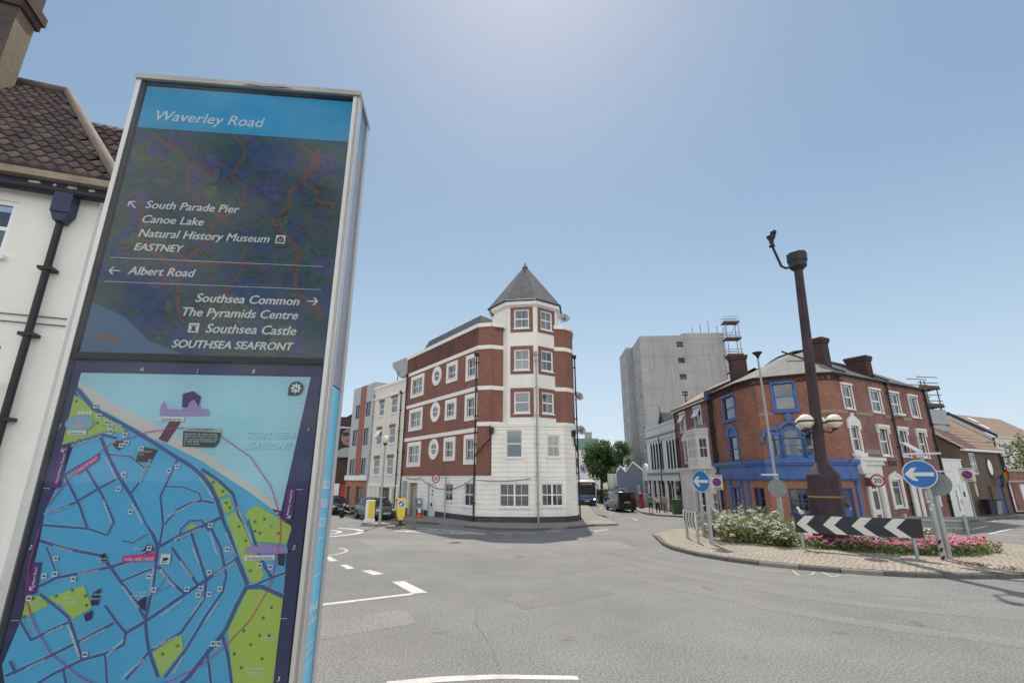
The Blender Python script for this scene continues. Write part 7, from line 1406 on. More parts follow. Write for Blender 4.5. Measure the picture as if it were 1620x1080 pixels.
# ---------------------------------------------------------------- left traffic island and street furniture
def islet(name, c, w, l, az, h=.13):
    f = Fr(c, az=az); b = MB(kerb_p); n = 18; b.prism([f.pt(l * math.cos(6.283 * k / n), 0, w * math.sin(6.283 * k / n)) for k in range(n)], (0, 0, h)); structure(b, name)
islet('kerb_island', (-8.05, 30.6), .75, 1.0, 100); islet('kerb_island', (-6.35, 29.0), .45, .85, 95)
BL = thing('keep_left_bollard', 'yellow box bollard with white edges, left of the globe lamp post', 'bollard', (-8.7, 31.0, .13)); yel = mat('bollard_yellow', (.72, .55, .05), .4, .06, 3)
fb = Fr((-8.7, 31.0), az=facing(-8.7, 31.0)); b = MB(white); fb.box(b, -.27, .27, .1, 1.42, -.16, .16); fb.box(b, -.32, .32, .1, .3, -.2, .2); b.build('shell', BL); b = MB(yel); fb.box(b, -.1, .24, .38, 1.36, .16, .172); b.build('yellow_face', BL)
LP = thing('globe_lamp_post', 'slim grey post with one round white globe lamp, behind the traffic bollards', 'lamp post', (-7.8, 30, .1)); b = MB(grey_m); b.tube([(-7.8, 30, .1), (-7.8, 30, 1.3)], .085, 9); b.tube([(-7.8, 30, 1.3), (-7.8, 30, 4.72)], .055, 9); b.build('post', LP); b = MB(black); b.lathe((-7.8, 30, 4.66), [(.1, 0), (.13, .08), (.1, .14)], 10); b.build('collar', LP); b = MB(gl_m); b.ball((-7.8, 30, 5.0), .22, .22, .24, 16, 12); b.build('globe_lamp', LP)
KB = thing('keep_left_bollard', 'yellow pointed bollard with a blue arrow disc, on the small left island', 'bollard', (-6.38, 29.1, .13)); fb = Fr((-6.38, 29.1), az=facing(-6.38, 29.1)); b = MB(yel); pf = [(-.13, .45), (0, .3), (.13, .45), (.23, .75), (.25, 1.5), (.22, 1.6), (-.22, 1.6), (-.25, 1.5), (-.23, .75)]; fb.pol(b, pf, -.06, .06); b.build('panel', KB)
b = MB(white); ring(b, fb, 0, 1.3, .17, .17, .2, .2, .06, .068); b.use(sgn_b); b.poly(ell(fb, 0, 1.3, .175, .175, .066)); b.use(white); c_, s_ = math.cos(rad(40)), math.sin(rad(40)); b.idx([fb.pt(.16 * (x * c_ - y * s_), 1.3 + .16 * (x * s_ + y * c_), .07) for x, y in ((-.86, 0), (-.3, -.5), (-.3, -.16), (.8, -.16), (.8, .16), (-.3, .16), (-.3, .5))], [(0, 1, 2, 5, 6), (2, 3, 4, 5)]); b.build('arrow_disc', KB)
b = MB(mat('orange_edge', (.6, .2, .03), .5)); 
for i in range(4, 8): p, q = pf[i], pf[i + 1]; fb.tube(b, [(p[0], p[1], 0), (q[0], q[1], 0)], .03, 6)
b.build('edge', KB); b = MB(black); fb.box(b, -.28, .28, .1, .2, -.18, .18); fb.box(b, -.08, .08, .2, .42, -.07, .07); b.build('foot', KB)
TCn = thing('traffic_cone', 'orange and white traffic cone leaning stuff of the pavement by the boarded wall', 'cone', (-6.6, 34.6, .12)); TCn['label'] = 'orange traffic cone with a white sleeve on the pavement by the boarded wall'
b = MB(mat('cone_orange', (.62, .10, .03), .5, .1, 4)); x, y = -6.35, 34.7; b.box(x - .22, x + .22, y - .22, y + .22, .12, .17); b.lathe((x, y, .17), [(.17, 0), (.12, .3)], 12); b.lathe((x, y, .17), [(.075, .55), (.035, .75)], 12); b.build('cone_body', TCn); b = MB(white); b.lathe((x, y, .17), [(.121, .3), (.076, .55)], 12); b.build('sleeve', TCn)
AB = thing('a_board', 'grey blue folding pavement board with white mark, near the recessed doorway', 'sign board', (-6.7, 35.9, .12)); fb = Fr((-6.6, 35.6), az=facing(-6.6, 35.6, -15)); b = MB(mat('slate_blue', (.12, .2, .26), .5)); b.obox(fb.pt(-.25, .75, .12), (fb.u[0] * .45, fb.u[1] * .45, 0), Vector((-fb.n[0] * .16, -fb.n[1] * .16, .6)), Vector((fb.n[0] * .03, fb.n[1] * .03, .01))); b.use(white); fb.pol(b, [(-.1, 1.0), (.12, 1.02), (.02, 1.3), (-.06, 1.25)], .13, .14); b.build('panel', AB)
b = MB(grey_m); 
for t in (-.3, .3): fb.tube(b, [(t, .1, .3), (t, 1.4, -.08)], .02, 5); fb.tube(b, [(t, .1, -.35), (t, 1.4, -.08)], .02, 5)
b.build('legs', AB)
BN = thing('wheelie_bin', 'dark wheelie bin against the wall beside the cream house door', 'bin', (-8.5, 38.6, .0)); b = MB(mat('bin_dark', (.03, .035, .045), .6, .1, 3)); loft(b, [[(-8.5 + dx * .24, 38.6 + dy * .28, .1) for dx, dy in ((-1, -1), (1, -1), (1, 1), (-1, 1))], [(-8.5 + dx * .3, 38.6 + dy * .36, 1.1) for dx, dy in ((-1, -1), (1, -1), (1, 1), (-1, 1))]]); b.build('body', BN); b = MB(black); b.box(-8.83, -8.17, 38.2, 38.98, 1.1, 1.18); b.build('lid', BN)
def limit20(root, fr, t, z, r, d):
    b = MB(); round_sign(b, fr, t, z, r, d); o = b.build('sign_plate', root); f = MB(mat('sign_red', (.45, .02, .03), .4)); ring(f, fr, t, z, r * .76, r * .76, r * .99, r * .99, d, d + .004, 32); f.use(sgn_w); f.poly(ell(fr, t, z, r * .77, r * .77, d + .002, n=32)); f.use(black); ftext(f, fr, '20', t, z - r * .34, d + .005, r * 1.05, r * .72, 0, .02, True); f.build('limit_face', o)
S2 = thing('speed_sign', 'round 20 speed limit sign in front of the corner block doorway', 'road sign', (-4.6, 34.2, .12)); fs = Fr((-5.2, 34.0), az=facing(-5.2, 34, -10)); limit20(S2, fs, -.02, 2.68, .29, .08); b = MB(grey_m); b.tube([(-4.55, 34.3, .1), (-4.55, 34.3, 2.85)], .045, 8); b.tube([fs.pt(-.02, 2.72, .04), (-4.55, 34.3, 2.72)], .02, 6); b.build('post', S2)
b = MB(grey_m); b.tube([(-6.05, 36.4, .1), (-6.05, 36.4, 2.4)], .045, 8); tag(b.build('signpost'), 'bare thin grey post on the pavement behind the traffic cone', 'post')
q = Vector((21.45, 29.2, 0)); S3 = thing('speed_sign', 'round 20 speed limit sign before the white doorway of the corner pub', 'road sign', (q.x, q.y, .12)); fs = Fr((q.x, q.y), az=facing(q.x, q.y)); limit20(S3, fs, 0, 2.58, .36, .08); b = MB(grey_m); fs.tube(b, [(0, .1, 0), (0, 2.9, 0)], .045, 8); b.build('post', S3); b = MB(mat('dark_red_plate', (.09, .02, .02), .6)); fs.box(b, -.62, -.2, 2.25, 2.75, .02, .05); b.build('back_plate', S3)
def nopark(label, x, y, ztop, zbot, w, t0):
    root = thing('no_parking_sign', label, 'road sign', (x, y, .12)); fs = Fr((x, y), az=facing(x, y)); b = MB(sgn_w); fs.box(b, -w / 2, w / 2, zbot, ztop, .05, .07); o = b.build('sign_plate', root); h = ztop - zbot; zc = zbot + h * .5
    f = MB(mat('sign_red', (.45, .02, .03), .4)); r = w * .36; ring(f, fs, 0, zc, r * .78, r * .78, r, r, .07, .076, 28); f.use(mat('sign_deep_blue', (.03, .05, .30), .4)); f.poly(ell(fs, 0, zc, r * .79, r * .79, .074, n=28)); f.use(mat('sign_red', (.45, .02, .03), .4)); c = .707 * r * .85; s = r * .09; f.idx([fs.pt(*q, .078) for q in ((-c - s, zc + c - s), (-c + s, zc + c + s), (c + s, zc - c + s), (c - s, zc - c - s))], [(0, 1, 2, 3)]); f.build('no_waiting_disc', o)
    f = MB(black); ftext(f, fs, 'RESTRICTED', 0, ztop - h * .13, .073, w * .8, None, 0, .02, True); ftext(f, fs, 'ZONE', 0, zbot + h * .04, .073, w * .6, None, 0, .02, True); f.build('lettering', o); b = MB(grey_m); fs.tube(b, [(t0, .1, 0), (t0, ztop - .1, 0)], .05, 8); b.build('post', root)
nopark('white no waiting zone sign before the white ground floor, left of the blue shopfront', 15.0, 36.5, 2.95, 1.9, .82, .12); nopark('white no waiting zone sign on a grey post before the white porch', 31.1, 33.9, 3.38, 2.5, .78, -.1)
SL_ = thing('street_light', 'tall thin grey street light with a flat black head, before the rounded pub corner', 'street light', (18.7, 35, 0)); lx, ly = 15.1, 28.5
def lamp_at(x, y, ht):
    b = MB(grey_p); b.tube([(x, y, 0), (x, y, 1.6)], .12, 10); b.tube([(x, y, 1.6), (x, y, ht)], .085, 10, .055); b.build('post', SL_); b = MB(black); b.lathe((x, y, ht - .05), [(.07, 0), (.1, .12), (.27, .3), (.29, .36), (.05, .42)], 12); b.build('lamp_head', SL_)
SL_.location = (lx, ly, 0); lamp_at(lx, ly, 9.85)
RF_ = thing('rainbow_flag', 'small rainbow flag hanging from a pole on the brown house front', 'flag', tuple(PR.pt(9.6, 2.4, .1))); b = MB(black); b.tube([PR.pt(9.9, 2.5, .0), PR.pt(9.4, 3.5, 1.0)], .02, 5); b.build('pole', RF_); b = MB(); cols = [(.5, .03, .03), (.6, .2, .02), (.6, .5, .03), (.06, .3, .06), (.03, .08, .4), (.18, .03, .3)]
p0, p1 = PR.pt(9.42, 3.45, .97), PR.pt(9.75, 2.8, .3)
for k, c_ in enumerate(cols):
    b.use(mat('flag_%d' % k, c_, .8)); a, e = p0.lerp(p1, k / 6), p0.lerp(p1, (k + 1) / 6); pv = None
    for i in range(5): w = Vector((.08 * math.sin(i * 1.1 + k * .3), .05 * math.cos(i), -.22 * i)); (b.poly([a + pv, e + pv, e + w, a + w]) if pv is not None else None); pv = w
b.build('cloth', RF_)
for nm, lab, x, y in (('wheelie_bin', 'black wheelie bin before the brown house wall', *PR.pt(5.3, 0, .6)[:2]), ('wheelie_bin', 'pale grey wheelie bin beside the black one at the brown house', *PR.pt(6.2, 0, .6)[:2])):
    pale = 'pale' in lab; root = thing(nm, lab, 'bin', (x, y, .12)); b = MB(mat('bin_grey', (.25, .27, .3), .6) if pale else mat('bin_dark', (.03, .035, .045), .6)); loft(b, [[(x + dx * .22, y + dy * .26, .12) for dx, dy in ((-1, -1), (1, -1), (1, 1), (-1, 1))], [(x + dx * .3, y + dy * .34, 1.1) for dx, dy in ((-1, -1), (1, -1), (1, 1), (-1, 1))]]); b.build('body', root); b = MB(black); b.box(x - .33, x + .33, y - .37, y + .37, 1.1, 1.17); b.build('lid', root)
x, y = 14.35, 43.9; zb = zg(x, y) + .12; GBn = thing('green_bin', 'green wheelie bin on the pavement by the white pub', 'bin', (x, y, zb)); b = MB(mat('bin_green', (.05, .10, .035), .6, .1, 3)); loft(b, [[(x + dx * .28, y + dy * .3, zb) for dx, dy in ((-1, -1), (1, -1), (1, 1), (-1, 1))], [(x + dx * .38, y + dy * .4, zb + 1.15) for dx, dy in ((-1, -1), (1, -1), (1, 1), (-1, 1))]]); b.build('body', GBn); b = MB(mat('bin_green_lid', (.04, .08, .03), .6)); b.box(x - .42, x + .42, y - .44, y + .44, zb + 1.15, zb + 1.24); b.build('lid', GBn); b = MB(black); b.tube([(x - .3, y + .4, zb + .1), (x + .3, y + .4, zb + .1)], .1, 9); b.build('wheels', GBn)
x, y = 14.3, 55.8; zb = zg(x, y) + .12; PX = thing('post_box', 'red pillar post box at the kerb behind the dark van', 'post box', (x, y, zb)); b = MB(mat('post_red', (.45, .025, .025), .4, .08, 3)); b.lathe((x, y, zb), [(.27, 0), (.27, .15), (.23, .17), (.23, 1.35), (.28, 1.38), (.28, 1.46), (.2, 1.56), (.02, 1.62)], 14); b.build('body', PX); b = MB(black); b.box(x - .22, x + .1, y - .235, y - .2, zb + 1.2, zb + 1.25); b.lathe((x, y, zb), [(.275, 0), (.275, .13)], 14); b.build('slot', PX)
BB = thing('banner_board', 'white twin banner board on posts beside the hedge, beyond the bus', 'sign board', (14.0, 72, -.6)); b = MB(silver)
for k in (0, 1): b.box(13.9 + k * .95, 14.75 + k * .95, 72, 72.06, .9, 3.3)
b.build('panel', BB); b = MB(grey_m)
for k in (0, 1, 2): b.tube([(13.88 + k * .95, 72.05, -.6), (13.88 + k * .95, 72.05, 3.4)], .05, 6)
b.build('post', BB)

# ---------------------------------------------------------------- trees, shrubs
bark = mat('bark', (.09, .07, .05), .95, .3, 6); tl1 = leaf_mat('tree_leaf', (.045, .095, .03), (.085, .16, .045), (.14, .21, .06), .4); tl2 = leaf_mat('tree_leaf_pale', (.07, .12, .03), (.14, .19, .05), (.20, .22, .07), .4)
def tree(name, label, x, y, z0, ht, r, m, n, seed, ls=.3, trunk=.3, sq=1.0, cat='tree'):
    rnd = random.Random(seed); root = thing(name, label, cat, (x, y, z0)); b = MB(bark); zc = z0 + ht - r * sq; b.tube([(x, y, z0), (x + .05, y, z0 + (zc - z0) * .5), (x, y + .05, zc)], trunk * .55, 8, trunk * .3)
    cl = []
    for k in range(34):
        a = rnd.uniform(0, 6.28); e = math.asin(rnd.uniform(-.85, 1)); rr = r * rnd.uniform(.25, .88) * rnd.uniform(.85, 1.1); c = (x + rr * math.cos(a) * math.cos(e), y + rr * math.sin(a) * math.cos(e), zc + rr * sq * math.sin(e)); cl.append((c, r * rnd.uniform(.24, .46)))
        if k < 12: b.tube([(x, y, zc - r * sq * .7), ((x + c[0]) / 2, (y + c[1]) / 2, (zc - r * .4 + c[2]) / 2), c], trunk * .2, 5, .02, cap=False)
    b.build('trunk', root); f = MB(m)
    for k in range(n):
        c, cr = cl[rnd.randrange(34)]; g = Vector((rnd.gauss(0, 1), rnd.gauss(0, 1), rnd.gauss(0, .8))); g = g.normalized() * cr * rnd.random() ** .4; leaf(f, Vector(c) + g, ls * rnd.uniform(.6, 1.3), rnd)
    f.build('crown', root)
tree('street_tree', 'round dense dark green tree at the end of the street, left of the grey tower', 14.7, 82, -.6, 10.3, 3.3, tl1, 16000, 5, .4, .45, 1.3)
tree('tall_tree', 'darker thin tree beside the round one, against the grey tower edge', 17.4, 78, -.6, 10.2, 1.9, tl1, 2600, 6, .34, .3, 1.7)
tree('olive_tree', 'pale olive bushy tree between the street tree and the workshop', 16.2, 74, -.6, 4.9, 1.9, tl2, 2600, 7, .26, .3, .8)
def bush(name, label, x, y, z0, r, h, m, n, seed, ls=.14):
    rnd = random.Random(seed); root = thing(name, label, 'shrub', (x, y, z0)); b = MB(bark)
    for k in range(5): b.tube([(x, y, z0), (x + rnd.uniform(-.5, .5) * r, y + rnd.uniform(-.5, .5) * r, z0 + h * .7)], .03, 4)
    b.build('stems', root); f = MB(m)
    for k in range(n):
        a = rnd.uniform(0, 6.28); e = rnd.uniform(-.2, 1.5); q = rnd.random() ** .35 * (1 + .18 * math.sin(a * 5 + seed) * math.cos(e * 4)); leaf(f, (x + r * q * math.cos(a) * math.cos(e), y + r * q * math.sin(a) * math.cos(e), z0 + .1 + h * .95 * q * max(0, math.sin(e)) + .1), ls * rnd.uniform(.6, 1.3), rnd)
    f.build('foliage', root)
for i, (lab, x, y, r, h, m) in enumerate((('low rounded bright green shrub by the pavement behind the dark van', 12.9, 62.5, 1.5, 1.7, tl2), ('dark green shrub left of the bright rounded shrub', 12.6, 67.5, 1.2, 1.8, tl1), ('pale flowering shrub at the pavement edge beyond the bus', 12.4, 71.5, 1.2, 1.3, tl2), ('dark hedge shrub under the banner board', 14.6, 69.5, 1.5, 2.2, tl1))): bush('shrub', lab, x, y, -.6, r, h, m, 1300, 90 + i, .2)
b = MB(brick_d); b.box(11.9, 12.1, 66, 84, -.7, 1.2); tag(b.build('low_wall'), 'low dark brick garden wall along the pavement beyond the bus', 'wall')
bush('tall_shrub', 'bright green shrub rising above the garages at the right edge', 57.5, 54.5, 1.2, 3.6, 6.0, tl2, 2600, 99, .36)

# ---------------------------------------------------------------- vehicles (built facing +x at the origin, then turned and placed)
tyre = mat('tyre', (.018, .018, .02), .85, .1, 6); rim_m = mat('wheel_rim', (.33, .34, .35), .4, .1, 5, metal=.6); car_gl = mat('car_glass', (.018, .022, .028), .08, .1, 2, spec=.6); lampw = mat('headlight', (.6, .62, .62), .15, .05, 4); lampr = mat('tail_light', (.35, .015, .012), .25); plate_w = mat('number_plate', (.72, .72, .68), .5); plate_y = mat('number_plate_yellow', (.70, .52, .06), .5)
def wheel(root, x, y, r, w=.2):
    s = 1 if y > 0 else -1; b = MB(tyre); n = 20
    rg = [[(x + q * math.cos(6.283 * k / n), y + d, r + q * math.sin(6.283 * k / n)) for k in range(n)] for q, d in ((r * .62, -w / 2), (r * .95, -w / 2), (r, -w / 4), (r, w / 4), (r * .95, w / 2), (r * .62, w / 2))]; loft(b, rg, True, False); o = b.build('wheel', root)
    b = MB(rim_m); yo = y + s * (w / 2 + .004); c = [(x + r * .6 * math.cos(6.283 * k / n), yo, r + r * .6 * math.sin(6.283 * k / n)) for k in range(n)]; b.poly(c); b.use(black)
    for k in range(5):
        a = 6.283 * (k + .5) / 5; b.poly([(x + r * q * math.cos(a + d), yo + s * .003, r + r * q * math.sin(a + d)) for q, d in ((.22, -.3), (.52, -.34), (.52, .34), (.22, .3))])
    b.build('rim', o)
def shell(b, secs, m, closed=True):
    """secs: x, half widths and heights ring given as list of (y,z) from sill over the roof on the +y side"""
    rings = []
    for x, prof in secs: rings.append([(x, y, z) for y, z in prof] + [(x, -y, z) for y, z in reversed(prof)])
    loft(b.use(m), rings, closed, True)
def place(root, x, y, z, az): root.location = (x, y, z); root.rotation_euler = (0, 0, rad(az))
def car(name, label, body, L=3.95, W_=1.72, H=1.45, plate='AB12 CDE'):
    root = thing(name, label, 'car', (0, 0, 0)); b = MB(); w = W_ / 2
    def p(x, wb, zb, zs, zr, wr): return (x, [(wb * .93, zs), (wb, zs + .18), (wb, zb - .1), (wb * .97, zb), (wr, zr), (wr * .55, zr + .03)])
    h = H; X = L / 2
    body_s = [(-X, w * .86, .75, .32), (-X + .12, w * .96, .92, .24), (-X + .7, w, .95, .2), (0, w, .92, .18), (.75, w, .92, .18), (X - .6, w * .97, .82, .2), (X - .18, w * .9, .68, .22), (X, w * .72, .55, .3)]
    rings = []
    for x, wb, zt, zs in body_s: rings.append((x, [(wb * .94, zs), (wb, zs + .15), (wb, zt - .16), (wb * .95, zt - .02), (wb * .6, zt + .03), (wb * .2, zt + .04)]))
    shell(b, rings, body); b.build('body', root)
    cab = [(-X + .22, w * .80, .92, .93, .7), (-X + .5, w * .86, .92, h * .92, .62), (-X + 1.0, w * .9, .92, h - .02, .63), (-.1, w * .9, .9, h, .64), (.42, w * .9, .9, h * .955, .62), (1.12, w * .86, .9, .93, .6)]
    rr = [(x, [(wb, zb), (wb * .985, zb + (zr - zb) * .12), (wr * 1.08 * w / .86, zb + (zr - zb) * .88), (wr * w / .86, zr), (wr * .5, zr + .012)]) for x, wb, zb, zr, wr in cab]
    g = MB(); shell(g, rr, car_gl); go = g.build('cabin_glass', root)
    t = MB(body)                                # roof skin and pillars set just proud of the glass
    rf = []
    for x, pr in rr[1:5]: rf.append([(x, y * 1.01, z + .008) for y, z in pr[2:]] + [(x, -y * 1.01, z + .008) for y, z in reversed(pr[2:])])
    n = len(rf[0]); t.idx([q for r_ in rf for q in r_], [(i * n + k, i * n + k + 1, (i + 1) * n + k + 1, (i + 1) * n + k) for i in range(3) for k in range(n - 1)], True)
    for i0, i1 in ((1, 1), (3, 3), (4, 5), (0, 1)):
        for s in (1, -1):
            a = rr[i0][1] ; c = rr[i1][1]; pts = [(rr[i1][0], c[0][0] * s * 1.012, c[0][1]), (rr[i0][0], a[2][0] * s * 1.015, a[2][1])]; t.tube(pts, .035, 5)
    t.build('roof', root)
    for x in (-X + .68, X - .72):
        for s in (1, -1): wheel(root, x, s * (w - .08), .31)
    for s in (1, -1):
        b = MB(lampw); b.ball((X - .22, s * w * .66, .66), .2, .16, .09, 10, 6); b.build('headlight', root); b = MB(lampr); b.ball((-X + .08, s * w * .74, .8), .08, .12, .14, 8, 6); b.build('tail_light', root); b = MB(body); b.ball((.62, s * (w + .07), .98), .08, .1, .07, 8, 6); b.build('mirror', root)
    b = MB(black); b.box(X - .06, X + .012, -.52, .52, .30, .44); b.build('grille', root); b = MB(plate_w); b.box(X + .012, X + .03, -.26, .26, .42, .53); b.use(black); text(b, plate, (X + .033, -.22, .445), (0, 1, 0), (0, 0, 1), .44, .07, 0, .02); b.build('number_plate', root)
    return root
dk_gr = mat('dark_grey_car', (.045, .047, .045), .28, .1, 3, coat=.8)
c1 = car('parked_car', 'dark grey hatchback parked at the kerb behind the yellow box bollard', dk_gr); place(c1, -9.6, 35.5, zg(-9.6, 35.5), -52)
c2 = car('parked_car', 'black car half hidden at the far left of the street by the red door', mat('black_car', (.012, .013, .016), .25, .1, 3, coat=.8), plate='KX09 LMN'); place(c2, -15.2, 43.0, zg(-15.2, 43.0), -52)
# e-scooter like moped parked behind
MP = thing('moped', 'small dark scooter leaning at the kerb, left of the dark grey hatchback', 'scooter', (0, 0, 0)); b = MB(tyre)
for x in (-.55, .55): b.lathe((0, 0, 0), [(.001, 0)], 3) if 0 else None; n = 14; rg = [[(x + q * math.cos(6.283 * k / n), d, .22 + q * math.sin(6.283 * k / n)) for k in range(n)] for q, d in ((.12, -.05), (.22, -.03), (.22, .03), (.12, .05))]; loft(b, rg)
b.build('wheels', MP); b = MB(mat('moped_dark', (.03, .032, .04), .4, .1, 4)); b.tube([(.55, 0, .25), (.42, 0, .7), (.36, 0, 1.02)], .05, 7); b.tube([(.45, 0, .42), (.1, 0, .3), (-.25, 0, .32), (-.6, 0, .6)], .11, 8); b.tube([(-.05, 0, .68), (-.65, 0, .74)], .12, 8); b.tube([(.36, -.3, 1.03), (.36, .3, 1.03)], .03, 6); b.poly([(.5, -.18, .85), (.5, .18, .85), (.42, .2, .35), (.42, -.2, .35)]); b.build('frame', MP); b = MB(white); b.ball((.44, 0, .88), .08, .1, .09, 8, 6); b.build('headlight', MP); place(MP, -11.9, 37.2, zg(-12, 37.2), 200)
# van
VN = thing('dark_van', 'dark blue black van parked at the right kerb, seen from behind', 'van', (0, 0, 0)); vb = mat('van_paint', (.014, .016, .026), .25, .15, 3, coat=.8); b = MB(); w = .96
def vs(x, zt, wt, wb=w, zs=.25): return (x, [(wb * .95, zs), (wb, zs + .25), (wb, 1.05), (wt + .02, zt - .3), (wt, zt - .1), (wt * .86, zt), (wt * .3, zt + .02)])
shell(b, [vs(-2.45, 1.88, .84), vs(-2.38, 1.95, .86), vs(.7, 1.96, .86), vs(1.25, 1.85, .82), vs(1.75, 1.2, .84), vs(2.3, 1.02, .86), vs(2.5, .8, .78)], vb); b.build('body', VN)
b = MB(car_gl)
for s in (1, -1):
    for x0, x1 in ((-2.15, -1.0), (-.92, .15), (.25, 1.05)): b.poly([(x0, s * .955, 1.12), (x1, s * .955, 1.12), (x1 - (.25 if x1 > 1 else 0), s * .895, 1.66), (x0, s * .895, 1.66)][::s])
b.poly([(-2.455, .80, 1.12), (-2.455, -.80, 1.12), (-2.462, -.76, 1.72), (-2.462, .76, 1.72)]); b.poly([(1.76, -.72, 1.24), (1.76, .72, 1.24), (1.28, .68, 1.82), (1.28, -.68, 1.82)]); b.build('window', VN)
b = MB(plate_y); b.box(-2.485, -2.46, -.3, .3, .88, 1.02); b.use(black); text(b, 'HN17 VKT', (-2.488, .25, .91), (0, -1, 0), (0, 0, 1), .5, .08, 0, .02); b.build('number_plate', VN)
for s in (1, -1): b = MB(lampr); b.box(-2.48, -2.42, s * .84 - .06, s * .84 + .06, .9, 1.5); b.build('tail_light', VN); b = MB(vb); b.ball((1.15, s * 1.06, 1.2), .09, .12, .14, 8, 6); b.build('mirror', VN)
b = MB(black); b.box(-2.52, -2.4, -.88, .88, .32, .58); b.build('bumper', VN)
for x in (-1.5, 1.55):
    for s in (1, -1): wheel(VN, x, s * .86, .33, .22)
place(VN, 11.35, 53.2, zg(11.4, 53), 96)
# bus
BS = thing('bus', 'single decker bus with blue lower front and white roof coming up the street', 'bus', (0, 0, 0)); bw = mat('bus_white', (.66, .67, .66), .35, .06, 2, coat=.4); bb_ = mat('bus_blue', (.03, .13, .33), .3, .1, 2, coat=.5); b = MB(); w = 1.25
def bsx(x, k, zt, zs=.3): return (x, [(w * k * .97, zs), (w * k, zs + .2), (w * k, 1.2), (w * k * .98, zt - .35), (w * k * .93, zt - .08), (w * k * .7, zt), (w * k * .2, zt + .03)])
shell(b, [bsx(-11, .98, 2.95), bsx(-10.8, 1, 3.0), bsx(-.35, 1, 3.0), bsx(-.05, .97, 2.9), bsx(.0, .9, 2.75, .4)], bw); b.build('body', BS)
b = MB(car_gl); b.box(-.0, .03, -1.08, 1.08, 1.25, 2.38)
for s in (1, -1):
    for k in range(6): b.box(-1.9 - k * 1.5, -.55 - k * 1.5, s * 1.255 - .012, s * 1.255 + .012, 1.35, 2.35)
b.build('window', BS); b = MB(bb_); b.box(-.05, .045, -1.14, 1.14, .62, 1.18); b.use(black); b.box(-.05, .043, -1.14, 1.14, .34, .62); b.use(bb_); b.box(-10.9, -.1, -1.262, -1.25, .4, 1.3); b.box(-10.9, -.1, 1.25, 1.262, .4, 1.3); b.build('blue_panel', BS)
b = MB(black); b.box(.0, .034, -1.05, 1.05, 2.38, 2.78); b.use(emit_mat('led_amber', (.7, .42, .18), .25)); text(b, '23 SOUTHSEA', (.04, -.7, 2.5), (0, 1, 0), (0, 0, 1), 1.4, .17, 0, .0); b.build('destination_screen', BS)
for s in (1, -1):
    b = MB(emit_mat('headlight_on', (.95, .97, 1.0), 3.0)); b.ball((.05, s * .92, .78), .04, .11, .10, 10, 6); b.build('headlight', BS); b = MB(black); b.tube([(.0, s * 1.1, 2.6), (.35, s * 1.35, 2.5), (.35, s * 1.38, 1.9)], .05, 6); b.build('mirror', BS)
b = MB(plate_w); b.box(.045, .06, -.28, .28, .5, .62); b.use(mat('orange_strip', (.5, .2, .05), .5)); b.box(.045, .058, -.55, .55, .74, .82); b.use(black); b.tube([(.06, .5, 1.25), (.07, -.3, 1.32)], .02, 4); b.build('number_plate', BS)
for x in (-2.4, -8.6):
    for s in (1, -1): wheel(BS, x, s * 1.14, .48, .28)
place(BS, 9.3, 62.3, zg(9.7, 66.5), -94)

# ---------------------------------------------------------------- people (one skinned body each, clothes as children)
skin = mat('skin', (.42, .25, .18), .6, .08, 8); hair = mat('hair_dark', (.03, .022, .018), .7, .2, 20)
def skinned(name, parent, pts, edges, m, lv=2):
    me = D.meshes.new(name); me.from_pydata([p[:3] for p in pts], edges, []); me.materials.append(m); o = D.objects.new(name, me); COL.objects.link(o); o.parent = parent
    md = o.modifiers.new('Skin', 'SKIN'); sv = me.skin_vertices[0].data if me.skin_vertices else None
    if sv is None:
        bm_ = __import__('bmesh').new(); bm_.from_mesh(me); bm_.verts.layers.skin.verify(); bm_.to_mesh(me); bm_.free(); sv = me.skin_vertices[0].data
    for i, p in enumerate(pts): rr = p[3] if isinstance(p[3], tuple) else (p[3], p[3]); sv[i].radius = rr; sv[i].use_root = (i == 0)
    md.use_smooth_shade = True; s = o.modifiers.new('Subdivision', 'SUBSURF'); s.levels = 1; s.render_levels = lv; return o
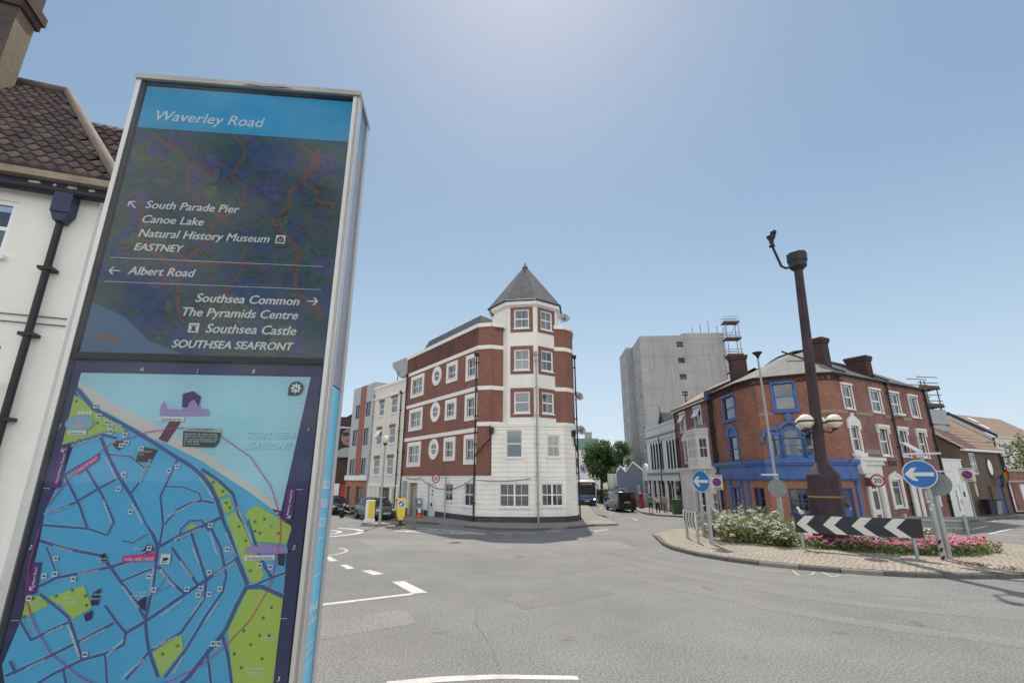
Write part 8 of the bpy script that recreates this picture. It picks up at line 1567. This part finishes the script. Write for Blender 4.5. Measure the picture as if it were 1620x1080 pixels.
def person(label, x, y, az, shirt, legs, h=1.72, stride=.18, arms=(.1, -.1), shorts=False, bag=None):
    root = thing('person', label, 'person', (0, 0, 0)); k = h / 1.75; st = stride
    P = [(0, 0, .95, (.13, .1)), (0, 0, 1.15, (.13, .1)), (0, 0, 1.38, (.15, .1)), (0, 0, 1.48, (.06, .06)), (0.0, -.02, 1.56, (.055, .06)), (0, -.03, 1.63, (.085, .1)), (0, -.03, 1.73, (.07, .085)),
         (.19, 0, 1.40, .055), (.24, -arms[0] * .5, 1.13, .042), (.25, -arms[0] - .06, .90, .032), (.25, -arms[0] - .09, .80, .035), (-.19, 0, 1.40, .055), (-.24, -arms[1] * .5, 1.13, .042), (-.25, -arms[1] - .06, .90, .032), (-.25, -arms[1] - .09, .80, .035),
         (.10, 0, .88, .085), (.10, -st * .55 - .02, .50, .058), (.10, -st, .10, .042), (.10, -st - .10, .045, .036), (-.10, 0, .88, .085), (-.10, st * .4, .50, .058), (-.10, st + .05, .12, .042), (-.10, st - .05, .05, .036)]
    E = [(0, 1), (1, 2), (2, 3), (3, 4), (4, 5), (5, 6), (2, 7), (7, 8), (8, 9), (9, 10), (2, 11), (11, 12), (12, 13), (13, 14), (0, 15), (15, 16), (16, 17), (17, 18), (0, 19), (19, 20), (20, 21), (21, 22)]
    P = [(a * k, b_ * k, c * k, d) for a, b_, c, d in P]; skinned('body', root, P, E, skin)
    g = 1.2; up = lambda q: tuple(v * g for v in q) if isinstance(q, tuple) else q * g * 1.08
    sh = [P[i][:3] + (up(P[i][3]),) for i in (0, 1, 2, 7, 8, 11, 12)]; skinned('shirt', root, sh, [(0, 1), (1, 2), (2, 3), (3, 4), (2, 5), (5, 6)], shirt)
    ids = (0, 15, 16, 19, 20) if shorts else (0, 15, 16, 17, 19, 20, 21); ed = [(0, 1), (1, 2), (0, 3), (3, 4)] if shorts else [(0, 1), (1, 2), (2, 3), (0, 4), (4, 5), (5, 6)]
    tr_ = [P[i][:3] + (up(P[i][3]) if i else (.14, .115),) for i in ids]; skinned('trousers', root, tr_, ed, legs)
    b = MB(hair); b.ball((0, -.005 * k, 1.70 * k), .098, .112, .105, 12, 8); b.build('hair', root); b = MB(skin); b.ball((0, -.135 * k, 1.655 * k), .014, .02, .02, 6, 5); b.build('nose', root)
    b = MB(black)
    for q in (17, 21): px, py, pz = P[q][:3]; b.ball((px, py - .07, .05), .05, .135, .05, 10, 6)
    b.build('shoes', root)
    root.location = (x, y, zg(x, y) + .12); root.rotation_euler = (0, 0, rad(az)); return root
shirt_g = mat('green_shirt', (.12, .24, .10), .9, .1, 8); shirt_w = mat('white_shirt', (.66, .62, .58), .9, .06, 8); shirt_t = mat('tan_jacket', (.40, .35, .27), .9, .1, 8); navy_s = mat('navy_cloth', (.025, .028, .045), .9); khaki = mat('khaki_cloth', (.26, .23, .16), .9)
person('person in a green shirt and dark shorts walking on the pavement', 13.0, 47.3, 8, shirt_g, navy_s, 1.75, .12, (.05, -.05), True)
person('person in a white top and dark trousers walking beside the one in green', 13.75, 47.6, 175, shirt_w, navy_s, 1.68, .18, (.15, -.12))
person('person in a tan jacket and pale trousers by the white pub wall', 14.6, 48.2, 160, shirt_t, khaki, 1.7, .14, (.1, -.1))
